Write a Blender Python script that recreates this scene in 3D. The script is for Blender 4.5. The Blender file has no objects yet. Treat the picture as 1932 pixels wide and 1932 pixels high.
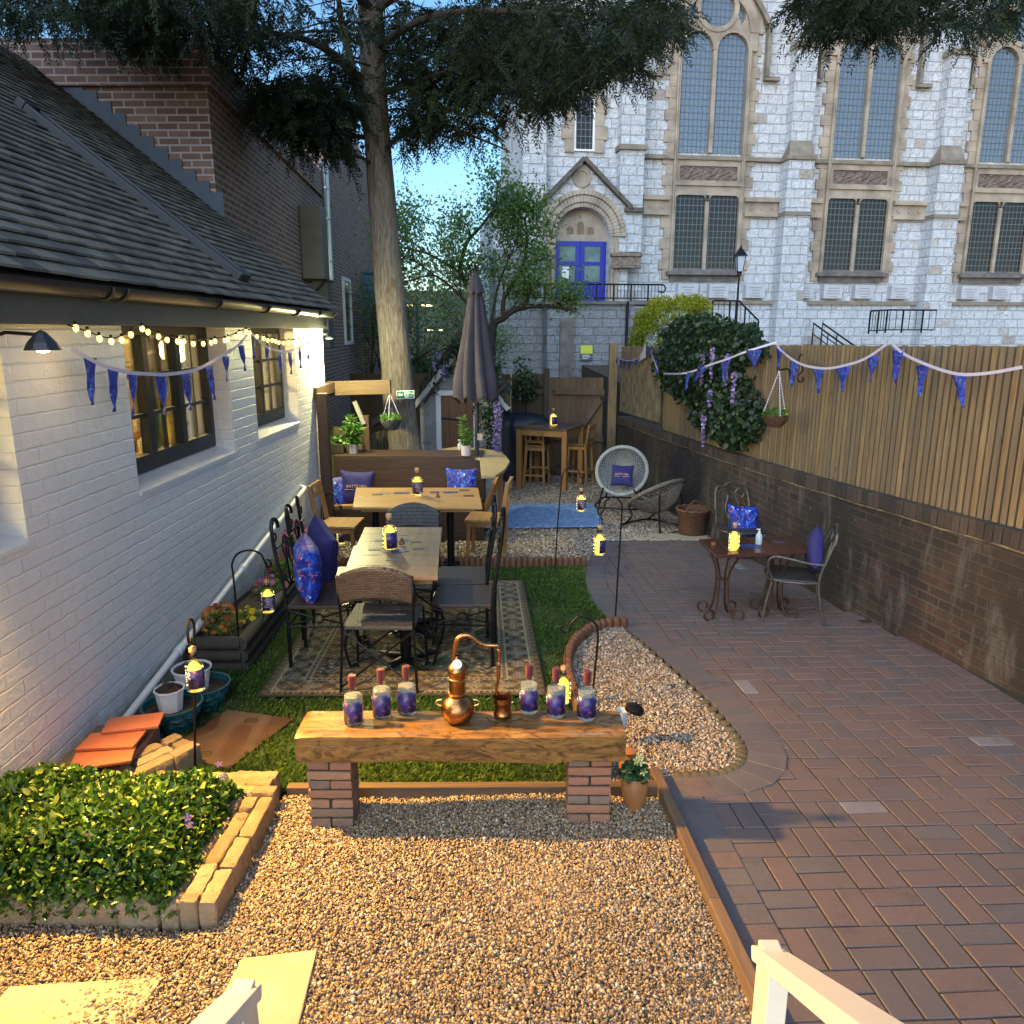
import bpy, bmesh, math, random
import numpy as np
from mathutils import Vector, Matrix, Euler, noise as mnoise
R=math.radians
random.seed(5); rng=np.random.default_rng(5)
sc=bpy.context.scene
# ---------------------------------------------------------------- camera, sky, sun, exposure
F_=1451.0; PT=math.atan((966-627)/F_); cP,sP=math.cos(PT),math.sin(PT)
CAMH=2.0
cd=bpy.data.cameras.new('camera'); cam=bpy.data.objects.new('camera',cd); sc.collection.objects.link(cam)
cam.location=(0,0,CAMH); cam.rotation_euler=(math.pi/2-PT,0,0)
cd.sensor_width=36; cd.lens=36*F_/1932; cd.clip_start=.05; cd.clip_end=2000
sc.camera=cam
w=bpy.data.worlds.new('World'); sc.world=w; w.use_nodes=True
wn=w.node_tree; bg=wn.nodes['Background']
sky=wn.nodes.new('ShaderNodeTexSky'); sky.sky_type='NISHITA'; sky.sun_disc=False
SUN_EL=R(8); SUN_AZ=R(200)
sky.sun_elevation=SUN_EL; sky.sun_rotation=SUN_AZ; sky.air_density=1.0; sky.dust_density=.3; sky.ozone_density=3.3
wn.links.new(sky.outputs[0],bg.inputs[0]); bg.inputs[1].default_value=.125
sl=bpy.data.lights.new('sun','SUN'); sl.energy=1.35; sl.angle=R(70); sl.color=(.74,.85,1)
so=bpy.data.objects.new('sun',sl); sc.collection.objects.link(so)
# the sky's rotation turns clockwise from +Y; the lamp looks the same way
_el=R(34)
_d=Vector((math.sin(SUN_AZ)*math.cos(_el),math.cos(SUN_AZ)*math.cos(_el),math.sin(_el)))
so.rotation_euler=_d.to_track_quat('Z','Y').to_euler()
sc.view_settings.view_transform='Standard'; sc.view_settings.look='None'
sc.view_settings.exposure=1.42; sc.view_settings.gamma=1
cy=sc.cycles
cy.max_bounces=6; cy.diffuse_bounces=3; cy.glossy_bounces=3; cy.transmission_bounces=6; cy.transparent_max_bounces=12
cy.caustics_reflective=False; cy.caustics_refractive=False
cy.sample_clamp_indirect=4; cy.use_denoising=True

def lamp(name,loc,energy,color,r=.05,typ='POINT',rot=None,size=None,spot=None):
    l=bpy.data.lights.new(name,typ); l.energy=energy; l.color=color
    if typ=='AREA':
        l.shape='RECTANGLE'; l.size,l.size_y=size
    else: l.shadow_soft_size=r
    if typ=='SPOT': l.spot_size=R(spot); l.spot_blend=.5
    o=bpy.data.objects.new(name,l); sc.collection.objects.link(o); o.location=loc
    if rot: o.rotation_euler=rot
    return o
def aim(o,t):
    o.rotation_euler=(Vector(t)-Vector(o.location)).to_track_quat('-Z','Y').to_euler()

# ---------------------------------------------------------------- surveying: where a sight line meets a known surface
G0,GS=.05,-.05
def gz(y): return G0+GS*y if y<16 else G0+GS*16
def ray(u,v):
    a=(u-966)/F_; b=-(v-966)/F_
    return Vector((a,cP+b*sP,-sP+b*cP))
def G(u,v,h=0):
    d=ray(u,v); t=(G0+h-CAMH)/(d.z-GS*d.y); return Vector((d.x*t,d.y*t,CAMH+d.z*t))
def YP(u,v,y):
    d=ray(u,v); t=y/d.y; return Vector((d.x*t,y,CAMH+d.z*t))
def XP(u,v,x):
    d=ray(u,v); t=x/d.x; return Vector((x,d.y*t,CAMH+d.z*t))

# ---------------------------------------------------------------- mesh helpers
def _uv(me):
    n=len(me.loops)
    if n==0: return
    co=np.empty(len(me.vertices)*3,np.float32); me.vertices.foreach_get('co',co); co=co.reshape(-1,3)
    li=np.empty(n,np.int32); me.loops.foreach_get('vertex_index',li)
    pn=np.empty(len(me.polygons)*3,np.float32); me.polygons.foreach_get('normal',pn); pn=np.abs(pn.reshape(-1,3))
    tot=np.empty(len(me.polygons),np.int32); me.polygons.foreach_get('loop_total',tot)
    nl=np.repeat(pn,tot,axis=0); c=co[li]
    ax=np.argmax(nl*np.array([1,1,1.001]),axis=1)
    u=np.where(ax==0,c[:,1],c[:,0]); v=np.where(ax==2,c[:,1],c[:,2])
    lay=me.uv_layers.new(name='UVMap'); lay.data.foreach_set('uv',np.stack([u,v],1).astype(np.float32).ravel())
def link(name,me,mat,parent=None,smooth=False,bevel=0):
    if mat is not None: me.materials.append(mat)
    o=bpy.data.objects.new(name,me); sc.collection.objects.link(o)
    if smooth: me.polygons.foreach_set('use_smooth',[True]*len(me.polygons))
    if parent is not None: o.parent=parent
    if bevel:
        b=o.modifiers.new('edge','BEVEL'); b.width=bevel; b.segments=2; b.limit_method='ANGLE'; b.angle_limit=R(50)
    return o
def np_obj(name,V,Fc,mat,parent=None,rnd=None,smooth=False):
    """V (n,3), Fc (m,k) constant k; rnd one value per face"""
    V=np.asarray(V,np.float32); Fc=np.asarray(Fc,np.int32); m,k=Fc.shape
    me=bpy.data.meshes.new(name); me.vertices.add(len(V)); me.vertices.foreach_set('co',V.ravel())
    me.loops.add(m*k); me.loops.foreach_set('vertex_index',Fc.ravel())
    me.polygons.add(m); me.polygons.foreach_set('loop_start',np.arange(0,m*k,k,dtype=np.int32))
    me.polygons.foreach_set('loop_total',np.full(m,k,np.int32))
    me.update(calc_edges=True)
    if rnd is not None:
        a=me.attributes.new('rnd','FLOAT','FACE'); a.data.foreach_set('value',np.asarray(rnd,np.float32))
    _uv(me)
    return link(name,me,mat,parent,smooth)
class MB:
    def __init__(s): s.v=[]; s.f=[]; s.r=[]
    def add(s,vs,fs,r=None,mx=None):
        o=len(s.v)
        if mx is not None: vs=[mx@Vector(p) for p in vs]
        s.v.extend([tuple(p) for p in vs]); s.f.extend([tuple(i+o for i in f) for f in fs])
        s.r.extend([random.random() if r is None else r]*len(fs)); return s
    def box(s,c,d,rz=0,r=None,mx=None,rx=0,ry=0):
        hx,hy,hz=[q/2 for q in d]
        vs=[Vector((x*hx,y*hy,z*hz)) for z in(-1,1) for y in(-1,1) for x in(-1,1)]
        if rz or rx or ry:
            e=Euler((rx,ry,rz)).to_matrix(); vs=[e@p for p in vs]
        vs=[p+Vector(c) for p in vs]
        return s.add(vs,[(0,2,3,1),(4,5,7,6),(0,1,5,4),(2,6,7,3),(0,4,6,2),(1,3,7,5)],r,mx)
    def bb(s,a,b,r=None): # box from corner to corner
        return s.box([(a[i]+b[i])/2 for i in range(3)],[abs(b[i]-a[i]) for i in range(3)],r=r)
    def rock(s,c,d,rz=0,rx=0,amp=.004,k=(7,4,4),rd=.35,r=None):
        # a worn block: gridded box with rounded, roughened faces
        hx,hy,hz=[q/2 for q in d]; R_=min(hx,hy,hz)*rd; e=Euler((rx,0,rz)).to_matrix(); off=Vector((random.uniform(0,90),random.uniform(0,90),0)); key={}; vs=[]; fs=[]
        def V(x,y,z):
            q=(round(x,4),round(y,4),round(z,4))
            if q not in key:
                p=Vector((x*hx,y*hy,z*hz)); i=Vector((max(-hx+R_,min(hx-R_,p.x)),max(-hy+R_,min(hy-R_,p.y)),max(-hz+R_,min(hz-R_,p.z)))); n=p-i
                n=n.normalized() if n.length>1e-9 else Vector((0,0,1)); p=i+n*R_+n*amp*(mnoise.noise((p+off)*38)*1.3+mnoise.noise((p+off)*95)*.7); key[q]=len(vs); vs.append(e@p+Vector(c))
            return key[q]
        for ax in range(3):
            a,b=[i for i in range(3) if i!=ax]; na,nb=k[a],k[b]
            for sg in(-1,1):
                for i in range(na):
                    for j in range(nb):
                        f=[]
                        for (u,v) in((i,j),(i+1,j),(i+1,j+1),(i,j+1)):
                            p=[0,0,0]; p[ax]=sg; p[a]=-1+2*u/na; p[b]=-1+2*v/nb; f.append(V(*p))
                        flip=(sg>0)==(ax==1); fs.append(tuple(f[::-1]) if flip else tuple(f))
        return s.add(vs,fs,r)
    def beam(s,a,b,w,h,r=None,up=(0,0,1)): # box bar between two points
        a=Vector(a);b=Vector(b);d=(b-a).normalized();u=Vector(up)
        if abs(d.dot(u))>.98: u=Vector((0,1,0))
        x=d.cross(u).normalized();z=x.cross(d)
        vs=[p+x*(i*w/2)+z*(j*h/2) for p in(a,b) for j in(-1,1) for i in(-1,1)]
        return s.add(vs,[(0,1,3,2),(4,6,7,5),(0,4,5,1),(2,3,7,6),(0,2,6,4),(1,5,7,3)],r)
    def tube(s,pts,rad,n=8,closed=False,r=None):
        pts=[Vector(p) for p in pts]; m=len(pts)
        rr=rad if isinstance(rad,(list,tuple)) else [rad]*m
        rings=[];nrm=None
        for i in range(m):
            if closed: t=pts[(i+1)%m]-pts[i-1]
            else: t=pts[min(i+1,m-1)]-pts[max(i-1,0)]
            if t.length<1e-9: t=Vector((0,0,1))
            t.normalize()
            if nrm is None:
                nrm=t.cross(Vector((0,0,1)) if abs(t.z)<.9 else Vector((1,0,0))).normalized()
            else:
                nrm=(nrm-t*nrm.dot(t)); nrm=nrm.normalized() if nrm.length>1e-6 else t.orthogonal().normalized()
            b=t.cross(nrm)
            rings.append([pts[i]+(nrm*math.cos(k*2*math.pi/n)+b*math.sin(k*2*math.pi/n))*rr[i] for k in range(n)])
        vs=[p for g in rings for p in g]; fs=[]
        for i in range(m if closed else m-1):
            j=(i+1)%m
            for k in range(n):
                l=(k+1)%n; fs.append((i*n+k,i*n+l,j*n+l,j*n+k))
        if not closed: fs+= [tuple(range(n-1,-1,-1)),tuple((m-1)*n+k for k in range(n))]
        return s.add(vs,fs,r)
    def lathe(s,prof,c=(0,0,0),n=24,a0=0,a1=2*math.pi,r=None,mx=None):
        full=abs(a1-a0-2*math.pi)<1e-6; k=n if full else n+1
        vs=[];fs=[]
        for (q,z) in prof:
            for i in range(k):
                a=a0+(a1-a0)*i/n; vs.append(Vector((c[0]+q*math.cos(a),c[1]+q*math.sin(a),c[2]+z)))
        for j in range(len(prof)-1):
            for i in range(n):
                l=(i+1)%k; fs.append((j*k+i,j*k+l,(j+1)*k+l,(j+1)*k+i))
        return s.add(vs,fs,r,mx)
    def prism(s,poly,z0,z1,r=None,mx=None): # poly list of (x,y)
        n=len(poly); vs=[Vector((x,y,z0)) for x,y in poly]+[Vector((x,y,z1)) for x,y in poly]
        fs=[tuple(range(n-1,-1,-1)),tuple(range(n,2*n))]+[(i,(i+1)%n,n+(i+1)%n,n+i) for i in range(n)]
        return s.add(vs,fs,r,mx)
    def vprism(s,poly,y0,y1,r=None): # poly in x,z ; thickness along y
        n=len(poly); vs=[Vector((x,y0,z)) for x,z in poly]+[Vector((x,y1,z)) for x,z in poly]
        fs=[tuple(range(n)),tuple(range(2*n-1,n-1,-1))]+[((i+1)%n,i,n+i,n+(i+1)%n) for i in range(n)]
        return s.add(vs,fs,r)
    def grid(s,fn,nu,nv,r=None,two=False):
        vs=[fn(i/nu,j/nv) for j in range(nv+1) for i in range(nu+1)]
        fs=[(j*(nu+1)+i,j*(nu+1)+i+1,(j+1)*(nu+1)+i+1,(j+1)*(nu+1)+i) for j in range(nv) for i in range(nu)]
        return s.add(vs,fs,r)
    def build(s,name,mat,parent=None,smooth=False,bevel=0,solid=0):
        me=bpy.data.meshes.new(name); me.from_pydata(s.v,[],s.f); me.update()
        a=me.attributes.new('rnd','FLOAT','FACE'); a.data.foreach_set('value',s.r)
        _uv(me)
        o=link(name,me,mat,parent,smooth,bevel)
        if smooth:
            try: me.set_sharp_from_angle(angle=R(38))
            except Exception: pass
        if solid:
            q=o.modifiers.new('thick','SOLIDIFY'); q.thickness=solid; q.offset=0
        return o
def tag(o,label=None,cat=None,group=None,kind=None):
    if label: o['label']=label
    if cat: o['category']=cat
    if group: o['group']=group
    if kind: o['kind']=kind
    return o
def thing(name,label,cat,loc=(0,0,0),rz=0,group=None,rx=0):
    o=bpy.data.objects.new(name,None); sc.collection.objects.link(o); o.empty_display_size=.1
    o.location=loc; o.rotation_euler=(rx,0,rz); return tag(o,label,cat,group)
def struct(o): o['kind']='structure'; return o
KIDS={}
def dup(root,loc,rz,label,group=None):
    def cp(o,par):
        c=o.copy(); sc.collection.objects.link(c); c.parent=par
        for ch in [k for k in list(o.children)]: cp(ch,c)
        return c
    r=cp(root,None); r.location=loc; r.rotation_euler=(0,0,rz); r['label']=label
    if group: r['group']=group
    return r
def catmull(P,n=6,closed=False):
    P=[Vector(p) for p in P]; out=[]; m=len(P)
    for i in range(m if closed else m-1):
        p0=P[(i-1)%m] if closed else P[max(i-1,0)]; p1=P[i]; p2=P[(i+1)%m]; p3=P[(i+2)%m] if closed else P[min(i+2,m-1)]
        for k in range(n):
            t=k/n; out.append(.5*((2*p1)+(p2-p0)*t+(2*p0-5*p1+4*p2-p3)*t*t+(3*p1-p0-3*p2+p3)*t**3))
    if not closed: out.append(P[-1])
    return out
def inpoly(x,y,poly):
    x=np.asarray(x);y=np.asarray(y);r=np.zeros(x.shape,bool);n=len(poly)
    for i in range(n):
        x1,y1=poly[i][0],poly[i][1];x2,y2=poly[(i+1)%n][0],poly[(i+1)%n][1]
        if y1==y2: continue
        c=((y1>y)!=(y2>y))&(x<(x2-x1)*(y-y1)/(y2-y1)+x1); r^=c
    return r
def text_obj(name,s,size,mat,parent,mx,ext=.001,align='CENTER'):
    c=bpy.data.curves.new(name,'FONT'); c.body=s; c.size=size; c.extrude=ext; c.align_x=align; c.align_y='CENTER'
    t=bpy.data.objects.new(name,c); me=bpy.data.meshes.new_from_object(t); bpy.data.objects.remove(t)
    me.transform(mx); _uv(me) if not me.uv_layers else None
    return link(name,me,mat,parent)

# ---------------------------------------------------------------- materials
class NT:
    def __init__(s,name):
        s.m=bpy.data.materials.new(name); s.m.use_nodes=True; s.t=s.m.node_tree; s.b=s.t.nodes['Principled BSDF']; s.out=s.t.nodes['Material Output']
    def n(s,typ,ins=None,**at):
        x=s.t.nodes.new(typ)
        for k,v in at.items(): setattr(x,k,v)
        for k,v in (ins or {}).items(): s.set(x,k,v)
        return x
    def set(s,x,k,v):
        i=x.inputs[k]
        if isinstance(v,bpy.types.NodeSocket): s.t.links.new(v,i)
        else:
            if isinstance(v,tuple) and len(v)==3 and i.type=='RGBA': v=v+(1,)
            i.default_value=v
    def uv(s): return s.n('ShaderNodeTexCoord').outputs['UV']
    def obj(s): return s.n('ShaderNodeTexCoord').outputs['Object']
    def rnd(s): return s.n('ShaderNodeAttribute',attribute_name='rnd').outputs['Fac']
    def map(s,vec,sc_=(1,1,1),rot=(0,0,0),loc=(0,0,0)): return s.n('ShaderNodeMapping',{'Vector':vec,'Scale':sc_,'Rotation':rot,'Location':loc}).outputs[0]
    def noise(s,vec,scale,detail=4,rough=.55,dist=0): return s.n('ShaderNodeTexNoise',{'Vector':vec,'Scale':scale,'Detail':detail,'Roughness':rough,'Distortion':dist}).outputs['Fac']
    def vor(s,vec,scale,feature='F1',out='Distance'): return s.n('ShaderNodeTexVoronoi',{'Vector':vec,'Scale':scale},feature=feature).outputs[out]
    def ramp(s,fac,stops,interp='LINEAR'):
        x=s.n('ShaderNodeValToRGB',{'Fac':fac}); e=x.color_ramp; e.interpolation=interp
        while len(e.elements)>1: e.elements.remove(e.elements[-1])
        e.elements[0].position=stops[0][0]; e.elements[0].color=tuple(stops[0][1])+(1,)
        for p,c in stops[1:]: q=e.elements.new(p); q.color=tuple(c)+(1,)
        return x.outputs[0]
    def mix(s,f,a,b,mode='MIX'):
        x=s.n('ShaderNodeMix',data_type='RGBA',blend_type=mode)
        for i,v in((0,f),(6,a),(7,b)):
            if isinstance(v,bpy.types.NodeSocket): s.t.links.new(v,x.inputs[i])
            else: x.inputs[i].default_value=(v+(1,)) if isinstance(v,tuple) else v
        return x.outputs[2]
    def math(s,op,a,b=0,c=0):
        x=s.n('ShaderNodeMath',operation=op)
        for i,v in enumerate((a,b,c)):
            if isinstance(v,bpy.types.NodeSocket): s.t.links.new(v,x.inputs[i])
            else: x.inputs[i].default_value=v
        return x.outputs[0]
    def bump(s,h,st=.3,d=.01,nrm=None):
        ins={'Height':h,'Strength':st,'Distance':d}
        if nrm is not None: ins['Normal']=nrm
        return s.n('ShaderNodeBump',ins).outputs[0]
    def fin(s,**k):
        names=dict(col='Base Color',rough='Roughness',metal='Metallic',normal='Normal',trans='Transmission Weight',ior='IOR',em='Emission Color',es='Emission Strength',alpha='Alpha',coat='Coat Weight',spec='Specular IOR Level')
        for a,v in k.items(): s.set(s.b,names[a],v)
        return s.m
def plain(name,col,rough=.6,metal=0,var=.15,vs=8,bump=0,bs=40,spec=.5):
    t=NT(name); o=t.obj(); f=t.noise(o,vs)
    lo=tuple(c*(1-var) for c in col); hi=tuple(min(1,c*(1+var)) for c in col)
    k=dict(col=t.ramp(f,[(.3,lo),(.7,hi)]),rough=rough,metal=metal,spec=spec)
    if bump: k['normal']=t.bump(t.noise(o,bs,6),bump,.01)
    return t.fin(**k)
def wood(name,a,b,rough=.55,axis=0,scale=1,knots=0,bump=.15):
    """long grain along the given local axis"""
    t=NT(name); o=t.obj(); s=[18*scale]*3; s[axis]=1.2*scale
    m=t.map(o,tuple(s)); f=t.noise(m,1.5,6,.65,1.2); g=t.noise(t.map(o,tuple(q*5 for q in s)),1.2,3)
    c=t.ramp(t.math('ADD',t.math('MULTIPLY',f,.8),t.math('MULTIPLY',g,.25)),[(.3,a),(.5,tuple((x+y)/2 for x,y in zip(a,b))),(.7,b)])
    c=t.mix(t.math('MULTIPLY',t.rnd(),.28),c,tuple(x*.5 for x in a))
    if knots:
        k=t.vor(t.map(o,(3,3,3) if axis else (2.2,5,7)),1); c=t.mix(t.ramp(k,[(.05,(1,1,1)),(.28,(0,0,0))]),c,tuple(x*.22 for x in a))
        k2=t.noise(t.map(o,(2,4,9)),2.2,5,.7,2.5); c=t.mix(t.ramp(k2,[(.56,(0,0,0)),(.7,(.75,.75,.75))]),c,tuple(x*.25 for x in a))
    return t.fin(col=c,rough=rough,normal=t.bump(t.math('ADD',f,g),bump,.004))
def leafmat(name,cols,rough=.5,trans=.25):
    t=NT(name); c=t.ramp(t.rnd(),[((i+.5)/len(cols),q) for i,q in enumerate(cols)])
    t.fin(col=c,rough=rough,spec=.35)
    tr=t.n('ShaderNodeBsdfTranslucent',{'Color':t.mix(.5,c,(.10,.16,.02),'ADD')})
    mx=t.n('ShaderNodeMixShader',{0:trans,1:t.b.outputs[0],2:tr.outputs[0]})
    t.t.links.new(mx.outputs[0],t.out.inputs[0]); return t.m
def emit(name,col,st):
    t=NT(name); return t.fin(col=col,em=col,es=st,rough=.5)
def glassy(name,col=(1,1,1),rough=.02,mixf=.12,tint=(.9,.95,.95)):
    t=NT(name); tr=t.n('ShaderNodeBsdfTransparent',{'Color':tint}); gl=t.n('ShaderNodeBsdfGlossy',{'Color':col,'Roughness':rough})
    fr=t.n('ShaderNodeLayerWeight',{'Blend':.12}); f=t.math('ADD',t.math('MULTIPLY',fr.outputs['Fresnel'],.8),mixf*.5)
    mx=t.n('ShaderNodeMixShader',{0:f,1:tr.outputs[0],2:gl.outputs[0]}); t.t.links.new(mx.outputs[0],t.out.inputs[0]); return t.m
def brick(name,c1,c2,mortar,bw,bh,ms=.012,stain=None,bump=.6,rgh=.85,nz=.3,extra=None,bdist=.012,off=.5):
    t=NT(name); u=t.uv()
    kw=dict(offset=off)
    b=t.n('ShaderNodeTexBrick',{'Vector':u,'Color1':(0,0,0),'Color2':(1,1,1),'Mortar':(0,0,0),'Scale':1.0,'Mortar Size':ms,'Mortar Smooth':.3,'Bias':0.0,'Brick Width':bw,'Row Height':bh},**kw)
    stops=[(0,c1),(.75,c2)]+([(.85,extra),(1,extra)] if extra else [])
    c=t.ramp(b.outputs['Color'],stops)
    n1=t.noise(u,9,5,.6); c=t.mix(t.math('MULTIPLY',n1,nz*2),c,tuple(x*.35 for x in c1))
    c=t.mix(b.outputs['Fac'],c,mortar)
    if stain: 
        sm=t.noise(t.map(u,(1,.55,1)),1.3,6,.62,.6); c=t.mix(t.ramp(sm,[(.40,(0,0,0)),(.62,(.85,.85,.85))]),c,stain)
        sm2=t.noise(t.map(u,(3.4,.8,1),loc=(4,7,0)),1.1,5,.7); c=t.mix(t.ramp(sm2,[(.53,(0,0,0)),(.68,(.75,.75,.75))]),c,tuple(min(1,x*2.2+.10) for x in stain))
        sm3=t.noise(t.map(u,(1.2,1.0,1),loc=(9,3,0)),7,6,.75); c=t.mix(t.ramp(sm3,[(.62,(0,0,0)),(.68,(.6,.6,.6))]),c,tuple(min(1,x*2+.20) for x in stain))
    h=t.math('SUBTRACT',t.math('MULTIPLY',t.noise(u,26,5,.65),nz),t.math('MULTIPLY',b.outputs['Fac'],.6))
    return t.fin(col=c,rough=rgh,normal=t.bump(h,bump,bdist))
# ---------------------------------------------------------------- shared materials
m_iron=plain('black_iron',(.012,.012,.014),.45,.6,.3,30)
m_white=plain('white_paint',(.72,.73,.74),.45,0,.06,5,.1,60)
m_dark=plain('dark_paint',(.018,.021,.026),.45,0,.2,6)
m_pot_soil=plain('soil',(.035,.022,.015),.95,0,.5,30,.8,60)
m_oak=wood('golden_oak',(.30,.15,.045),(.56,.33,.12),.42,0,1)
m_oakY=wood('weathered_oak_y',(.15,.085,.04),(.32,.215,.115),.4,1,1)
m_teak=wood('teak_frame',(.22,.10,.03),(.40,.21,.07),.5,2,1)
m_brownwood=wood('stained_planks',(.034,.017,.011),(.078,.040,.024),.5,0,.8)
m_brownwoodZ=wood('stained_posts',(.045,.024,.015),(.11,.055,.032),.5,2,.8)
m_leadglass=None
# ---------------------------------------------------------------- ground sheets
def sheet(name,poly,dz,mat,kind='structure'):
    me=bpy.data.meshes.new(name); bm=bmesh.new()
    bm.faces.new([bm.verts.new((p[0],p[1],gz(p[1])+dz)) for p in poly]); bmesh.ops.recalc_face_normals(bm,faces=bm.faces)
    for f in bm.faces:
        if f.normal.z<0: f.normal_flip()
    bmesh.ops.triangulate(bm,faces=bm.faces); bm.to_mesh(me); bm.free(); _uv(me); o=link(name,me,mat); o['kind']=kind; return o
t=NT('earth'); o_=t.obj(); m_earth=t.fin(col=t.ramp(t.noise(o_,3,8,.7),[(.35,(.035,.026,.017)),(.65,(.085,.066,.044))]),rough=.95,normal=t.bump(t.noise(o_,30,6,.7),.7,.02))
gm=MB()
def gfn(a,b):
    x=-400+800*a; y=-3+(b**3)*900
    return Vector((x,y,gz(y)-.03))
ys=[-3,0,2,4,8,12,16,30,80,200,900]
gm=MB(); vs=[];fs=[]
for y in ys: vs+= [(-400,y,gz(y)-.03),(400,y,gz(y)-.03)]
for i in range(len(ys)-1): fs.append((2*i,2*i+1,2*i+3,2*i+2))
gm.add(vs,fs); struct(gm.build('ground',m_earth))

# gravel
def gravmat(name,cols):
    t=NT(name); c=t.ramp(t.rnd(),[((i+.0)/len(cols),q) for i,q in enumerate(cols)],'CONSTANT'); o=t.obj()
    c=t.mix(t.math('MULTIPLY',t.noise(o,160,3),.5),c,(.12,.07,.035)); return t.fin(col=c,rough=.55,spec=.4)
GC=[(.42,.32,.20),(.30,.21,.12),(.52,.44,.32),(.20,.14,.085),(.36,.28,.18),(.62,.58,.50),(.28,.21,.14),(.44,.30,.15),(.12,.095,.075),(.40,.33,.24),(.20,.185,.17),(.50,.40,.25)]
m_grav=gravmat('golden_pebbles',GC)
m_grav2=gravmat('flint_pebbles',[(.42,.36,.28),(.30,.22,.15),(.56,.52,.46),(.20,.14,.10),(.36,.29,.22),(.62,.60,.56),(.24,.22,.20),(.45,.33,.20),(.10,.085,.075),(.40,.35,.29)])
t=NT('gravel_bed'); u=t.uv(); v1=t.n('ShaderNodeTexVoronoi',{'Vector':u,'Scale':80.0}); c=t.ramp(v1.outputs['Color'],[(i/len(GC),q) for i,q in enumerate(GC)],'CONSTANT')
c=t.mix(t.ramp(v1.outputs['Distance'],[(.25,(0,0,0)),(.6,(.8,.8,.8))]),c,(.06,.042,.026))
m_gbed=t.fin(col=c,rough=.8,normal=t.bump(v1.outputs['Distance'],-.8,.01))
_ico=np.array([(0,0,1),(.87,.1,.15),(.25,.85,-.1),(-.72,.5,.12),(-.68,-.6,-.08),(.3,-.88,.1),(0,0,-1)],float)
_icf=np.array([(0,1,2),(0,2,3),(0,3,4),(0,4,5),(0,5,1),(6,2,1),(6,3,2),(6,4,3),(6,5,4),(6,1,5)])
def randrot(n):
    q=rng.normal(size=(n,4)); q/=np.linalg.norm(q,axis=1)[:,None]; a,b,c_,d=q.T
    return np.stack([np.stack([1-2*(c_*c_+d*d),2*(b*c_-a*d),2*(b*d+a*c_)],1),np.stack([2*(b*c_+a*d),1-2*(b*b+d*d),2*(c_*d-a*b)],1),np.stack([2*(b*d-a*c_),2*(c_*d+a*b),1-2*(b*b+c_*c_)],1)],1)
def pebbles(name,label,poly,dens,size,mat,dz=.0,lift=.02):
    P=np.array([(p[0],p[1]) for p in poly]); lo=P.min(0);hi=P.max(0); n=int((hi-lo).prod()*dens)
    x=rng.uniform(lo[0],hi[0],n); y=rng.uniform(lo[1],hi[1],n); k=inpoly(x,y,poly); x=x[k];y=y[k]; n=len(x)
    s=size*rng.lognormal(0,.28,n)
    sc3=np.stack([s*rng.uniform(.7,1.25,n),s*rng.uniform(.6,1,n),s*rng.uniform(.35,.75,n)],1)
    a=rng.uniform(0,6.283,n); tl=rng.normal(0,.45,(n,2))
    V=_ico[None]*sc3[:,None]+ rng.normal(0,.09,(n,7,3))*s[:,None,None]
    ca,sa=np.cos(a),np.sin(a); 
    Vx=V[...,0]*ca[:,None]-V[...,1]*sa[:,None]; Vy=V[...,0]*sa[:,None]+V[...,1]*ca[:,None]; Vz=V[...,2]+Vx*tl[:,0:1]+Vy*tl[:,1:2]
    zz=G0+GS*np.minimum(y,16)+dz+rng.uniform(0,lift,n)+.012*np.sin(x*5+1)*np.sin(y*4.3)
    V=np.stack([Vx+x[:,None],Vy+y[:,None],Vz+zz[:,None]],2).reshape(-1,3)
    Fc=(_icf[None]+np.arange(n)[:,None,None]*7).reshape(-1,3)
    o=np_obj(name,V,Fc,mat,None,np.repeat(rng.random(n),10)); o['kind']='stuff'; o['label']=label; return o

# plan of the garden (world metres)
WALLP=[(3.85,.3),(2.93,5.2),(2.68,6.6),(2.36,9.0),(1.92,13.9)]
EDGE=catmull([(1.08,8.68,0),(.84,7.9,0),(.72,7.25,0),(.68,6.6,0),(.72,5.95,0),(.88,5.5,0),(1.01,5.02,0),(1.14,4.42,0),(1.22,3.92,0),(1.22,3.60,0),(1.10,3.41,0),(.88,3.36,0),(.70,3.36,0)],5)
CURB=[(.70,3.36,0),(.735,2.4,0),(.79,1.5,0),(.87,.3,0)]
PATIO=[(p[0],p[1]) for p in EDGE]+[(p[0]+.0,p[1]) for p in CURB[1:]]+[(3.85,.3),(2.93,5.2),(2.68,6.6),(2.38,8.68)]
GRAVN=[(-2.14,-.5),(.86,-.5),(.735,2.4),(.68,3.18),(-1.05,3.17),(-1.08,2.30),(-2.14,2.34)]
POCKET=[(p[0]-.03,p[1]) for p in EDGE[25:]]+[(.70,3.22),(.45,3.22),(.36,4.1),(.34,4.7),(.44,5.15),(.66,5.5),(.86,5.56)]
LAWN=[(-2.14,3.22),(.45,3.22),(.36,4.1),(.34,4.7),(.44,5.15),(.66,5.5),(.86,5.56)]+[(p[0],p[1]) for p in reversed(EDGE[9:26])]+[(.72,7.42),(-2.14,7.42)]
MIDG=[(-2.14,7.5),(.74,7.5)]+[(p[0],p[1]) for p in reversed(EDGE[:9])]+[(2.38,8.7),(1.92,13.9),(1.85,15.5),(-3.0,15.8),(-3.2,9.2),(-2.14,9.2)]
sheet('gravel_bed',GRAVN,.004,m_gbed); sheet('gravel_bed',POCKET,.004,m_gbed); sheet('gravel_bed',MIDG,.004,m_gbed)
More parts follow.
